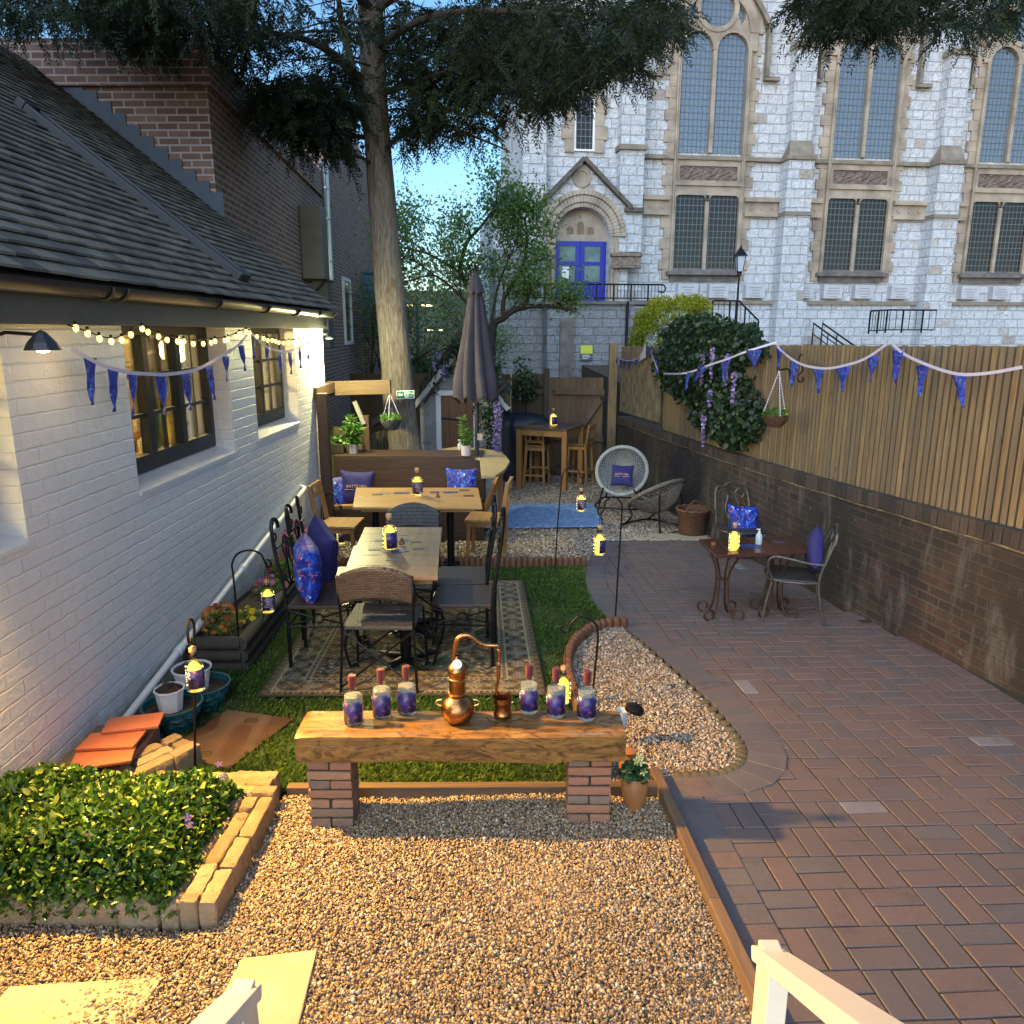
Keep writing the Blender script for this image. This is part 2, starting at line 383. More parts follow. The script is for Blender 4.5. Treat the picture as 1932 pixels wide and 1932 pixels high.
t=NT('turf_soil'); o_=t.obj(); m_turf=t.fin(col=t.ramp(t.noise(o_,6,6,.7),[(.35,(.030,.050,.014)),(.62,(.06,.09,.022)),(.75,(.07,.05,.03))]),rough=.95,normal=t.bump(t.noise(o_,120,4,.7),.8,.02))
sheet('lawn_soil',LAWN,.008,m_turf)
pebbles('gravel','golden gravel covering the ground in front of the beam bench',GRAVN,28000,.0066,m_grav,.006,.014)
pebbles('gravel','paler flint gravel in the curved pocket beside the paving',POCKET,14000,.0085,m_grav2,.006,.014)
pebbles('gravel','flint gravel around the seating beyond the lawn',MIDG,3000,.014,m_grav2,.006,.012)

# grass
def grass(name,label,poly,holes,dens,h,mat):
    P=np.array(poly); lo=P.min(0);hi=P.max(0); n=int((hi-lo).prod()*dens)
    x=rng.uniform(lo[0],hi[0],n); y=rng.uniform(lo[1],hi[1],n); k=inpoly(x,y,poly)
    for q in holes: k&=~inpoly(x,y,q)
    pn=np.sin(x*3.1+2*np.sin(y*2.2))*np.sin(y*2.7+1.5*np.sin(x*3.7)); k&=(rng.random(n)<.70+.55*pn)
    x=x[k];y=y[k];n=len(x); a=rng.uniform(0,6.283,n); L=h*rng.uniform(.5,1.3,n)*(1+.25*pn[k]); wd=.0022+.0016*rng.random(n)
    lean=rng.uniform(.1,.9,n); z=G0+GS*y+.008
    dx,dy=np.cos(a),np.sin(a); b=a+1.57; bx,by=np.cos(b)*wd,np.sin(b)*wd
    V=np.stack([np.stack([x-bx,y-by,z],1),np.stack([x+bx,y+by,z],1),np.stack([x+dx*L*lean*.4+bx*.7,y+dy*L*lean*.4+by*.7,z+L*.6],1),np.stack([x+dx*L*lean,y+dy*L*lean,z+L*(1-.3*lean)],1)],1).reshape(-1,3)
    i=np.arange(n)[:,None]*4; Fc=np.concatenate([i,i+1,i+2,i+3],1)
    o=np_obj(name,V,Fc,mat,None,np.clip(rng.random(n)*.8+.2*pn[k],0,1)); o['kind']='stuff'; o['label']=label
m_grass=leafmat('grass_blades',[(.035,.07,.012),(.05,.11,.018),(.075,.15,.025),(.12,.17,.04)],.5,.3)
RUG=[(-1.53,4.24),(.21,4.26),(.11,6.86),(-1.64,6.86)]
PLATE=[tuple(G(*q_)[:2]) for q_ in((309,1428),(432,1462),(556,1366),(431,1349))]
grass('grass','short green lawn around the patterned rug',LAWN,[RUG,PLATE],16000,.035,m_grass)

# block paving: basket weave field, soldier border
t=NT('block_paving'); r_=t.rnd(); o_=t.obj()
c=t.ramp(r_,[(0,(.20,.105,.080)),(.2,(.16,.090,.074)),(.38,(.22,.120,.092)),(.55,(.17,.105,.088)),(.63,(.13,.10,.098)),(.78,(.092,.097,.110)),(.90,(.12,.122,.13)),(.975,(.17,.095,.07)),(.985,(.36,.36,.40)),(1,(.42,.42,.45))],'CONSTANT')
c=t.mix(t.math('MULTIPLY',t.noise(o_,9,6,.65),.55),c,(.12,.105,.10)); c=t.mix(.30,c,(.145,.128,.132)); c=t.mix(t.ramp(t.noise(o_,140,2),[(.60,(0,0,0)),(.75,(.6,.6,.6))]),c,(.34,.31,.30))
c=t.mix(t.ramp(t.noise(o_,1.1,5,.6),[(.38,(.35,.35,.35)),(.7,(.75,.75,.75))]),c,(.105,.085,.088))
c=t.mix(t.ramp(t.noise(t.map(o_,loc=(4,2,1)),4.5,6,.7),[(.55,(0,0,0)),(.72,(.55,.55,.55))]),c,(.06,.055,.052))
m_pave=t.fin(col=c,rough=t.ramp(t.noise(o_,3,4),[(.3,(.5,.5,.5)),(.7,(.75,.75,.75))]),spec=.4,normal=t.bump(t.noise(o_,180,5,.7),.45,.004))
m_joint=plain('paving_joints',(.030,.028,.018),.95,0,.4,40,.5)
sheet('paving_bed',PATIO,.008,m_joint)
pm=MB()
BEV=.0035
def paver(mb,cx,cy,dx,dy,ang,top,r=None,g=.003):
    hx,hy=dx/2-g,dy/2-g; ca,sa=math.cos(ang),math.sin(ang); tz=random.uniform(-.0022,.0018); tx=random.uniform(-.014,.014); ty=random.uniform(-.014,.014)
    vs=[]
    for (ix,z) in((0,-.03),(0,top-.004),(BEV,top)):
        for sx,sy in((-1,-1),(1,-1),(1,1),(-1,1)):
            lx=sx*(hx-ix);ly=sy*(hy-ix); x=cx+lx*ca-ly*sa;y=cy+lx*sa+ly*ca
            vs.append((x,y,gz(y)+z+(tz+tx*lx+ty*ly if z>0 else 0)))
    fs=[(8,9,10,11)]+[(a*4+i,a*4+(i+1)%4,a*4+4+(i+1)%4,a*4+4+i) for a in(0,1) for i in range(4)]
    mb.add(vs,fs,random.random()*.98 if r is None else r)
rot=-.063
IN=[(x,y) for x,y in PATIO]
edge2=[Vector((p[0],p[1])) for p in EDGE]+[Vector((p[0],p[1])) for p in CURB[1:]]
def nearest(x,y):
    p=Vector((x,y)); best=9
    for i in range(len(edge2)-1):
        a=edge2[i];b=edge2[i+1];d=b-a;l=d.length_squared; tt=max(0,min(1,(p-a).dot(d)/l)) if l else 0; best=min(best,(a+d*tt-p).length)
    return best
for i in range(-2,24):
    for j in range(-3,50):
        for k in(0,1):
            if (i+j)%2: lx,ly,dx,dy=(i+.5)*.2,(j+.25+.5*k)*.2,.2,.1
            else: lx,ly,dx,dy=(i+.25+.5*k)*.2,(j+.5)*.2,.1,.2
            x=.5+lx*math.cos(rot*-1)+ly*math.sin(rot); y=.3+ly+lx*.03
            x=.45+lx+ly*rot*.9; 
            if not inpoly(np.array([x]),np.array([y]),IN)[0]: continue
            if nearest(x,y)<.11: continue
            paver(pm,x,y,dx,dy,.05,.013, random.choice([.986,.995]) if random.random()<.012 else (random.uniform(0,.78) if random.random()<.86 else random.uniform(.78,.97)))
# border course
L=0; pts=edge2; acc=0; step=.105; pos=[]
seg=[(pts[i],pts[i+1]) for i in range(len(pts)-1)]
d_next=.05; cum=0
for a,b in seg:
    l=(b-a).length
    while d_next<=cum+l and l>0:
        q=a+(b-a)*((d_next-cum)/l); dr=(b-a).normalized(); pos.append((q,dr)); d_next+=step
    cum+=l
nrm=[]
for k,(q,dr) in enumerate(pos):
    d=sum((pos[min(max(k+o,0),len(pos)-1)][1] for o in range(-2,3)),Vector((0,0))).normalized(); n=Vector((-d.y,d.x)); c0=q+n*.1
    if not inpoly(np.array([c0.x]),np.array([c0.y]),IN)[0]: n=-n
    nrm.append(n)
for k in range(len(pos)-1):
    (q0,_),(q1,_)=pos[k],pos[k+1]; A,B_,C_,D_=q0,q1,q1+nrm[k+1]*.2,q0+nrm[k]*.2; ctr=(A+B_+C_+D_)/4; tz=random.uniform(-.0012,.0012)
    vs=[]
    for (sh,z) in((.97,-.03),(.97,.014+tz),(.945,.018+tz)):
        for p in(A,B_,C_,D_): x=ctr+(p-ctr)*sh; vs.append((x.x,x.y,gz(x.y)+z))
    fs=[(8,9,10,11)]+[(a_*4+i,a_*4+(i+1)%4,a_*4+4+(i+1)%4,a_*4+4+i) for a_ in(0,1) for i in range(4)]
    pm.add(vs,fs,random.uniform(.79,.96) if random.random()<.72 else random.uniform(0,.7))
patio=pm.build('patio_paving',m_pave); struct(patio); patio['label']='red and grey block paving laid in basket weave'
# pale slabs at the back edge of the patio
t=NT('sandstone_slab'); o_=t.obj(); m_slab=t.fin(col=t.ramp(t.noise(o_,5,7,.65),[(.3,(.30,.25,.18)),(.7,(.46,.40,.31))]),rough=.8,normal=t.bump(t.noise(o_,60,5),.4,.006))
for k,(x0,x1) in enumerate([(1.02,1.42),(1.45,1.85),(1.88,2.30)]):
    b=MB(); b.box(((x0+x1)/2,8.87,gz(8.87)+.006),(x1-x0,.34,.03),rx=math.atan(GS)); o=b.build('stone_slab',m_slab,bevel=.004)
    tag(o,['pale stone slab behind the paving nearest the blue mat','pale stone slab behind the paving, middle of three','pale stone slab behind the paving next to the wicker basket'][k],'paving slab','pale slabs behind the paving')
for pts,lb in(([( -.94,1.62),(-.90,2.16),(-.66,2.2),(-.62,1.62)],'grey rectangular stone slab in the gravel by the handrail'),([(-1.62,1.5),(-1.6,2.04),(-1.125,2.08),(-1.21,1.5)],'yellow-lit stone slab in the gravel near the bush bed')):
    b=MB(); n=4; zt=[gz(y)+.026 for x,y in pts]; vs=[(x,y,gz(y)-.02) for x,y in pts]+[(x,y,z) for (x,y),z in zip(pts,zt)]
    b.add(vs,[(3,2,1,0),(4,5,6,7)]+[(i,(i+1)%4,4+(i+1)%4,4+i) for i in range(4)]); o=b.build('stone_slab',m_slab,bevel=.004); tag(o,lb,'paving slab','stepping slabs in the gravel')

# timber edgings
def edging(pts,wd,h,label,name='timber_edging',mat=None):
    b=MB(); 
    for i in range(len(pts)-1):
        a=Vector((pts[i][0],pts[i][1],gz(pts[i][1])+h/2-.02)); c=Vector((pts[i+1][0],pts[i+1][1],gz(pts[i+1][1])+h/2-.02)); b.beam(a,c,wd,h)
    o=b.build(name,mat or m_curbw,bevel=.004); tag(o,label,'edging'); return o
m_curbw=wood('treated_timber',(.075,.048,.03),(.15,.10,.06),.75,0,.7,bump=.3)
m_curbwY=wood('treated_timber_y',(.10,.062,.036),(.20,.13,.075),.75,1,.7,bump=.3)
edging([(-1.04,3.185),(.70,3.20)],.045,.085,'long brown timber edging between lawn and front gravel')
edging([(.69,3.34),(.735,2.4),(.79,1.5),(.86,.35)],.045,.09,'long timber edging between gravel and block paving',mat=m_curbwY)
# log-roll edgings : half round stakes
m_log=wood('red_brown_stakes',(.10,.040,.020),(.19,.085,.045),.7,2,1)
def logroll(P,label,h=.11,r=.032):
    b=MB(); P=[Vector(p) for p in P]; cum=0; nx=0
    for i in range(len(P)-1):
        a,c=P[i],P[i+1]; l=(c-a).length
        while nx<=cum+l:
            q=a+(c-a)*((nx-cum)/l); z=gz(q.y); hh=h+random.uniform(-.008,.008)
            b.lathe([(0,hh),(r*.6,hh-.004),(r*.95,hh-.02),(r,hh-.04),(r,-.03)],(q.x,q.y,z),10); nx+=r*1.85
        cum+=l
    o=b.build('log_edging',m_log,smooth=True); tag(o,label,'edging','log roll edgings around the lawn'); return o
logroll([(-2.0,7.45,0),(.74,7.45,0)],'straight red-brown log edging behind the lawn',.12)
logroll(catmull([(.86,5.57,0),(.66,5.5,0),(.47,5.2,0),(.37,4.75,0),(.38,4.1,0),(.43,3.6,0),(.45,3.36,0)],5),'curved red-brown log edging between lawn and gravel pocket',.10)
m_mosslog=wood('mossy_stakes',(.06,.05,.028),(.12,.10,.055),.85,2,1)
b=MB()
for p in EDGE[27:-4]:
    b.lathe([(0,.03),(.03,.02),(.032,-.04)],(p.x-.028,p.y,gz(p.y)),8)
o=b.build('log_edging',m_mosslog,smooth=True); tag(o,'low mossy log edging along the curved paving border','edging','log roll edgings around the lawn')
# ---------------------------------------------------------------- white cottage on the left
t=NT('painted_brickwork'); u=t.uv(); uw=t.n('ShaderNodeVectorMath',{0:u,1:t.n('ShaderNodeVectorMath',{0:t.n('ShaderNodeTexNoise',{'Vector':u,'Scale':14.,'Detail':3.}).outputs['Color'],1:(.018,.018,0)},operation='MULTIPLY').outputs[0]},operation='ADD').outputs[0]; bt=t.n('ShaderNodeTexBrick',{'Vector':uw,'Color1':(0,0,0),'Color2':(1,1,1),'Mortar':(.5,.5,.5),'Scale':1.0,'Mortar Size':.007,'Mortar Smooth':1.0,'Brick Width':.225,'Row Height':.075},offset=.5)
h=t.math('ADD',t.math('MULTIPLY',bt.outputs['Fac'],-.42),t.math('MULTIPLY',t.noise(u,16,7,.68),1.1)); h=t.math('ADD',h,t.math('MULTIPLY',bt.outputs['Color'],.25))
h=t.math('ADD',h,t.math('MULTIPLY',t.noise(u,4,3),.6))
cc=t.mix(t.ramp(t.noise(u,2.3,6,.65),[(.5,(0,0,0)),(.8,(.3,.3,.3))]),(.74,.75,.76),(.58,.58,.56))
zz_=t.n('ShaderNodeSeparateXYZ',{0:u}).outputs['Y']; dm=t.ramp(t.math('ADD',t.math('MULTIPLY',zz_,1.6),t.math('MULTIPLY',t.noise(u,5,6,.7),.9)),[(.28,(.7,.7,.7)),(.62,(0,0,0))]); cc=t.mix(dm,cc,(.27,.26,.20)); cc=t.mix(t.ramp(t.noise(t.map(u,(6,.8,1)),1.5,5,.7),[(.62,(0,0,0)),(.75,(.35,.35,.35))]),cc,(.42,.42,.40))
m_wbrick=t.fin(col=cc,rough=.55,normal=t.bump(h,.75,.012))
cot=thing('white_cottage','white painted brick cottage with dark tiled roof and lit black windows','building',(-2.15,1.0,0))
CX,CY=-2.15,1.0   # wall plane x, near end y ; local coords: x right, y along wall
def wallholes(mb,y0,y1,z0,z1,holes,depth,plane='x'):
    """wall in the local yz plane at x=0 facing +x, with openings and their reveals going to -x"""
    Ys=sorted({y0,y1}|{h[0] for h in holes}|{h[1] for h in holes}); Zs=sorted({z0,z1}|{h[2] for h in holes}|{h[3] for h in holes})
    for i in range(len(Ys)-1):
        for j in range(len(Zs)-1):
            cy_,cz=(Ys[i]+Ys[i+1])/2,(Zs[j]+Zs[j+1])/2
            if any(a<cy_<b and c<cz<d for a,b,c,d in holes): continue
            mb.add([(0,Ys[i],Zs[j]),(0,Ys[i+1],Zs[j]),(0,Ys[i+1],Zs[j+1]),(0,Ys[i],Zs[j+1])],[(0,1,2,3)])
    for a,b,c,d in holes:
        e=-depth
        for q in([(0,a,c),(e,a,c),(e,a,d),(0,a,d)],[(0,b,d),(e,b,d),(e,b,c),(0,b,c)],[(0,b,c),(e,b,c),(e,a,c),(0,a,c)],[(0,a,d),(e,a,d),(e,b,d),(0,b,d)]):
            mb.add(q,[(0,1,2,3)])
H1=(4.35-CY,5.92-CY,1.10,2.04); H2=(6.50-CY,7.78-CY,1.12,2.04); H0=(1.6-CY,3.3-CY,1.10,2.04)
wb=MB(); wallholes(wb,-1.0,8.95-CY,-.6,2.12,[H0,H1,H2],.20)
wb.add([(0,8.95-CY,-.6),(-2.5,8.95-CY,-.6),(-2.5,8.95-CY,2.12),(0,8.95-CY,2.12)],[(0,1,2,3)])
wb.build('wall',m_wbrick,cot)
# sloping sills
for hh in(H0,H1,H2):
    b=MB(); b.add([(-.20,hh[0],hh[2]+.055),(-.20,hh[1],hh[2]+.055),(.012,hh[1],hh[2]),(.012,hh[0],hh[2]),(-.20,hh[0],hh[2]-.02),(-.20,hh[1],hh[2]-.02),(.012,hh[1],hh[2]-.02),(.012,hh[0],hh[2]-.02)],[(0,3,2,1),(4,5,6,7),(3,7,6,2),(0,4,7,3),(1,2,6,5)]); b.build('sill',m_white,cot)
# lit interior: back wall, floor, shelf, bottles, curtains
m_cream=plain('cream_plaster',(.62,.50,.30),.8,0,.12,2)
ib=MB(); ib.add([(-1.6,-1,-.6),(-1.6,7.9,-.6),(-1.6,7.9,2.1),(-1.6,-1,2.1)],[(0,1,2,3)]); ib.add([(-.02,-1,2.1),(-.02,7.9,2.1),(-1.6,7.9,2.1),(-1.6,-1,2.1)],[(0,1,2,3)]); ib.add([(-.3,-1,.3),(-.3,7.9,.3),(-1.6,7.9,.3),(-1.6,-1,.3)],[(3,2,1,0)])
ib.build('interior_wall',m_cream,cot)
m_curt=plain('pale_green_curtain',(.34,.40,.22),.8,0,.15,10); m_shelf=plain('shelf_wood',(.25,.12,.05),.6)
for ya,yb in((H1[0]+.12,H1[0]+.33),(H1[0]+.74,H1[0]+.98),(H1[1]-.35,H1[1]-.16),(H2[0]+.02,H2[0]+.2),(H0[1]-.3,H0[1]-.1)):
    b=MB(); b.grid(lambda a,c: Vector((-.30+.02*math.sin(a*22),ya+(yb-ya)*a,1.12+.92*c)),24,2); b.build('curtain',m_curt,cot,solid=.004)
b=MB(); b.box((-1.35,4.5,1.08),(.3,5,.04)); b.box((-.42,4.2,1.15),(.16,1.5,.03)); b.box((-1.5,4.9,1.62),(.16,2.4,.03)); b.build('shelf',m_shelf,cot)
bc=[(.5,.16,.03),(.75,.65,.45),(.12,.3,.4),(.5,.35,.05),(.6,.08,.04),(.8,.75,.6)]
bms=[plain('interior_bottle_%s'%n,c_,.3) for n,c_ in zip(('amber','cream','teal','gold','red','white'),bc)]
for i in range(22):
    y=random.choice([random.uniform(3.5,4.85),random.uniform(3.5,4.85),random.uniform(5.5,6.7)]); x=random.choice([-.42,-.40]) if y<4.9 else -1.35; z=1.165 if x>-1 else 1.10
    b=MB(); q=random.uniform(.028,.042); hh=random.uniform(.14,.22); b.lathe([(0,0),(q,0),(q,hh*.6),(q*.4,hh*.78),(q*.4,hh),(0,hh)],(x,y,z),10); b.build('interior_bottle',random.choice(bms),cot,smooth=True)
m_pane=glassy('window_pane',(1,1,1),.01,.10,(.95,.97,.9))
def cott_window(hh,lights):
    f=MB(); x=-.17; y0,y1,z0,z1=hh[0]+.003,hh[1]-.003,hh[2]+.05,hh[3]-.002
    fr=.055
    f.bb((x-.03,y0,z0),(x+.03,y1,z0+.10)); f.bb((x-.03,y0,z1-fr),(x+.03,y1,z1)); f.bb((x-.031,y0,z0+.10),(x+.031,y0+fr,z1-fr)); f.bb((x-.031,y1-fr,z0+.10),(x+.031,y1,z1-fr))
    n=lights; wdt=(y1-y0-2*fr)/n
    for i in range(1,n): f.bb((x-.033,y0+fr+i*wdt-.035,z0+.10),(x+.033,y0+fr+i*wdt+.035,z1-fr))
    for i in range(n):
        a=y0+fr+i*wdt+(.035 if i else 0); c=y0+fr+(i+1)*wdt-(.035 if i<n-1 else 0)
        f.bb((x-.012,(a+c)/2-.011,z0+.10),(x+.012,(a+c)/2+.011,z1-fr))
        for k in(1,2): zz=z0+.10+(z1-fr-z0-.10)*k/3; f.bb((x-.014,a,zz-.011),(x+.014,c,zz+.011))
    w_=f.build('window',m_dark,cot,bevel=.003)
    p=MB(); p.bb((x-.003,y0+.01,z0+.02),(x+.003,y1-.01,z1-.02)); p.build('pane',m_pane,w_)
cott_window(H1,3); cott_window(H2,2); cott_window(H0,3)
for y,e in((2.3,22),(5.1,44),(6.9,32)): lamp('room_lamp',(-2.95,y,1.85),e,(1,.74,.34),.12)
# roof in overlapping tile courses
m_tile=None
t=NT('clay_roof_tiles'); u=t.uv(); b_=t.n('ShaderNodeTexBrick',{'Vector':t.n('ShaderNodeTexCoord').outputs['Object'],'Color1':(0,0,0),'Color2':(1,1,1)},offset=.5)
o_=t.obj(); rr=t.rnd()
c=t.ramp(t.math('ADD',t.math('MULTIPLY',rr,.5),t.math('MULTIPLY',t.noise(o_,7,5,.65),.55)),[(.2,(.045,.042,.038)),(.5,(.10,.09,.075)),(.75,(.15,.13,.10)),(.9,(.11,.13,.08))])
m_tile=t.fin(col=c,rough=.8,normal=t.bump(t.noise(o_,50,5),.4,.01))
rb=MB(); sl_=math.atan(.805); gauge=.098; slx,slz=math.cos(sl_),math.sin(sl_)
for k in range(42):
    d0=k*gauge-.03; offy=(k%2)*.085
    y=-1.0-offy
    while y<8.0:
        y1=min(y+.168,8.0) ; jitter=random.uniform(-.003,.004); q=random.random()
        ya=max(y,-1.0)
        if y1>ya+.01:
            def P(d,yy,hh): return (.17-d*slx,yy,2.235+d*slz+hh)
            t0=.040+jitter; t1=.010
            vs=[P(d0,ya,t0-.012),P(d0,y1-.002,t0-.012),P(d0,y1-.002,t0),P(d0,ya,t0),P(d0+gauge*1.3,ya,t1-.012),P(d0+gauge*1.3,y1-.002,t1-.012),P(d0+gauge*1.3,y1-.002,t1+.006),P(d0+gauge*1.3,ya,t1+.006)]
            rb.add(vs,[(3,2,6,7),(0,1,2,3),(1,5,6,2),(0,3,7,4)],q)
        y+=.17
rb.add([(.15,-1,2.2),(.15,8.0,2.2),(-3.3,8.0,2.2+3.45*.805),(-3.3,-1,2.2+3.45*.805)],[(0,1,2,3)],.2)
rb.build('roof',m_tile,cot)
g=MB(); g.bb((.06,-1,2.035),(.085,7.88,2.165)); g.bb((-.0,-1,2.035),(.058,7.88,2.05)); g.build('fascia',plain('grey_fascia',(.045,.052,.062),.5),cot)
g=MB(); vs=[];fs=[]
prof=[(.055*math.cos(a)+.15,.055*math.sin(a)+2.215) for a in np.linspace(math.pi,2*math.pi,9)]
for yy in(-1,7.97):
    vs+=[(x,yy,z) for x,z in prof]+[(x+(0.15-x)*.12,yy,z+.004) for x,z in prof]
for i in range(8): fs+=[(i,18+i,19+i,i+1),(9+i,10+i,28+i,27+i)]
fs+=[(0,9,27,18),(8,26,35,17)]; g.add(vs,fs)
for yy in(-1.0,7.96):
    g.add([(x,yy,z) for x,z in prof],[tuple(range(9))])
gut=g.build('gutter',plain('black_gutter',(.014,.017,.022),.35),cot,smooth=True)
for yy in(.6,1.9,2.9,3.05,4.35,5.4,6.3,7.1,7.7):
    b=MB(); pr=[(.060*math.cos(a)+.15,yy+.0,.060*math.sin(a)+2.215) for a in np.linspace(math.pi,2*math.pi,10)]
    b.tube(pr,.009,6); b.build('gutter_bracket',m_dark,gut)
# skylight lying up the slope
def RP(u,v,h=0): # meet the roof plane
    d=ray(u,v); k=.805; x0=CX+.17; z0=2.235+h
    tt=(z0-CAMH+k*x0)/(d.z+k*d.x); return Vector((d.x*tt,d.y*tt,CAMH+d.z*tt))
p0=RP(452,517,.05); Yc=p0.y; 
b=MB(); ycen=Yc-.22-CY; dd0=((CX+.17)-p0.x)/slx
def rp(d,yy,hh): return ( .17-d*slx+hh*slz, yy, 2.235+d*slz+hh*slx)
f=MB(); 
for (ya,yb) in((ycen+.02,ycen+.06),(ycen+.20,ycen+.24)):
    vs=[rp(d,yy,hh) for d in(dd0,dd0+1.9) for yy in(ya,yb) for hh in(0,.085)]; f.add(vs,[(0,1,3,2),(4,6,7,5),(0,4,5,1),(2,3,7,6),(1,5,7,3),(0,2,6,4)])
for d in(dd0-.05,dd0+1.9):
    vs=[rp(q,yy,hh) for q in(d,d+.07) for yy in(ycen+.015,ycen+.245) for hh in(0,.09)]; f.add(vs,[(0,1,3,2),(4,6,7,5),(0,4,5,1),(2,3,7,6),(1,5,7,3),(0,2,6,4)])
sk=f.build('skylight',m_dark,cot,bevel=.006)
b=MB(); b.add([rp(d,yy,.07) for d,yy in((dd0,ycen+.05),(dd0,ycen+.2),(dd0+1.9,ycen+.2),(dd0+1.9,ycen+.05))],[(0,1,2,3)]); b.build('glass',plain('dark_glass',(.01,.015,.03),.05,0,0),sk)
# waste pipe sloping along the foot of the wall
def W(u,v,off=.05): q=XP(u,v,CX+off); return (q.x-CX,q.y-CY,q.z)
a=Vector(W(241,1352)); b2=Vector(W(576,921)); dirp=(b2-a).normalized(); a2=a-dirp*.9
b=MB(); b.tube([a2,a,b2],.024,12); b.tube([b2,b2+Vector((-.05,.02,.01))],.024,10)
for q in(.18,.5,.75): c0=a.lerp(b2,q); b.tube([c0-dirp*.03,c0+dirp*.03],.030,12)
b.build('waste_pipe',m_white,cot,smooth=True)

# flood lamp under the eave at the corner
fl=thing('flood_lamp','small bright flood lamp under the eave at the cottage corner','lamp',(-2.02,8.72,1.95))
b=MB(); b.box((-.07,0,.03),(.12,.05,.02)); b.box((0,0,.0),(.05,.16,.03)); b.build('housing',m_dark,fl)
b=MB(); b.box((0,0,-.0165),(.04,.14,.003)); b.build('diffuser',emit('flood_glow',(1,1,.7),12),fl)
lamp('flood_light',(-2.03,8.70,1.90),90,(1,.90,.40),.04)

# ---------------------------------------------------------------- brick building behind the cottage
m_rb=brick('red_brickwork',(.16,.085,.064),(.29,.17,.13),(.34,.30,.285),.225,.075,.011,rgh=.85,nz=.35,bump=.5)
bx0,by0=-3.25,9.02; dxy=-.066
def bw(y): return bx0+dxy*(y-by0)
br=thing('brick_building','tall dark red brick building rising behind the cottage roof','building',(0,0,0))
b=MB(); 
zt1=5.0; yA,yB=by0,17.0
b.add([(-14,yA,-1),(bw(yA),yA,-1),(bw(yA),yA,4.55),(-14,yA,4.55)],[(0,1,2,3)])
b.add([(bw(yA),yA,-1),(bw(yB),yB,-1),(bw(yB),yB,4.55),(bw(yA),yA,4.55)],[(0,1,2,3)])
b.add([(bw(yB),yB,-1),(bw(25),25,-1),(bw(25),25,6.85),(bw(yB),yB,6.85)],[(0,1,2,3)])
b.add([(bw(yB),yB,4),(-14,yB,4),(-14,yB,6.85),(bw(yB),yB,6.85)],[(3,2,1,0)]); b.add([(bw(25),25,-1),(-14,25,-1),(-14,25,6.85),(bw(25),25,6.85)],[(0,1,2,3)])
b.add([(-14,yB,6.85),(bw(yB),yB,6.85),(bw(25),25,6.85),(-14,25,6.85)],[(0,1,2,3)])
b.build('wall',m_rb,br)
b=MB(); off=.05
b.add([(-14,yA-off,4.55),(bw(yA)+off,yA-off,4.55),(bw(yA)+off,yA-off,5.0),(-14,yA-off,5.0)],[(0,1,2,3)])
b.add([(bw(yA)+off,yA-off,4.55),(bw(yB)+off,yB,4.55),(bw(yB)+off,yB,5.0),(bw(yA)+off,yA-off,5.0)],[(0,1,2,3)])
b.add([(-14,yA-off,4.55),(bw(yA)+off,yA-off,4.55),(bw(yB)+off,yB,4.55),(bw(yB),yB,4.551),(bw(yA),yA,4.551),(-14,yA,4.551)],[(5,4,1,0),(4,3,2,1)])
b.add([(-14,yA-off,5.0),(bw(yA)+off,yA-off,5.0),(bw(yB)+off,yB,5.0),(-14,yB,5.0)],[(0,1,2,3)])
b.build('parapet',m_rb,br)
# lead flashing stepping down the roof junction
b=MB()
for i in range(14):
    d=1.62+i*.18; x=CX+.17-d*slx; z=2.25+d*slz; b.box((x,by0-.012+.001*(i%2),z+.06),(.145,.012,.34))
b.build('lead_flashing',plain('lead',(.045,.058,.08),.5,.3),br)
# small white window far along
ya,yb=18.1,19.3; f=MB(); q=Vector((dxy,1,0)).normalized()
def bl(y,o,z): return (bw(y)+o,y,z)
for (y0,y1,z0,z1) in((ya,ya+.1,1.8,3.15),(yb-.1,yb,1.8,3.15),(ya,yb,1.72,1.8),(ya,yb,3.15,3.23)):
    f.add([bl(y,o,z) for z in(z0,z1) for y in(y0,y1) for o in(-.02,.05)],[(0,1,3,2),(4,6,7,5),(0,4,5,1),(2,3,7,6),(0,2,6,4),(1,5,7,3)])
wi=f.build('window',m_white,br); b=MB(); b.add([bl(ya+.1,.02,1.8),bl(yb-.1,.02,1.8),bl(yb-.1,.02,3.15),bl(ya+.1,.02,3.15)],[(0,1,2,3)]); b.build('pane',plain('dark_glass_far',(.02,.025,.035),.08,0,0),wi)
# second block farther back
b=MB(); b.bb((-12,25.6,-1),(-5.0,33,5.9)); o=b.build('brick_annexe',m_rb); tag(o,'narrow lower brick block beyond the end of the tall building','building')
tk=thing('storage_tank','blue-grey cabin raised beside the far brick wall behind the trunk','tank',(-4.5,22.5,1.85))
b=MB(); b.box((.15,0,.85),(1.1,1.3,1.7)); b.build('body',plain('blue_steel',(.05,.12,.17),.5,0,.1,3),tk,bevel=.03)
b=MB(); b.box((.15,0,1.73),(1.16,1.36,.05)); b.build('lid',plain('blue_steel_lid',(.035,.09,.13),.5),tk); 
b=MB(); b.box((.15,0,-1.3),(.9,1.1,2.6)); b.build('base',m_rb,tk)
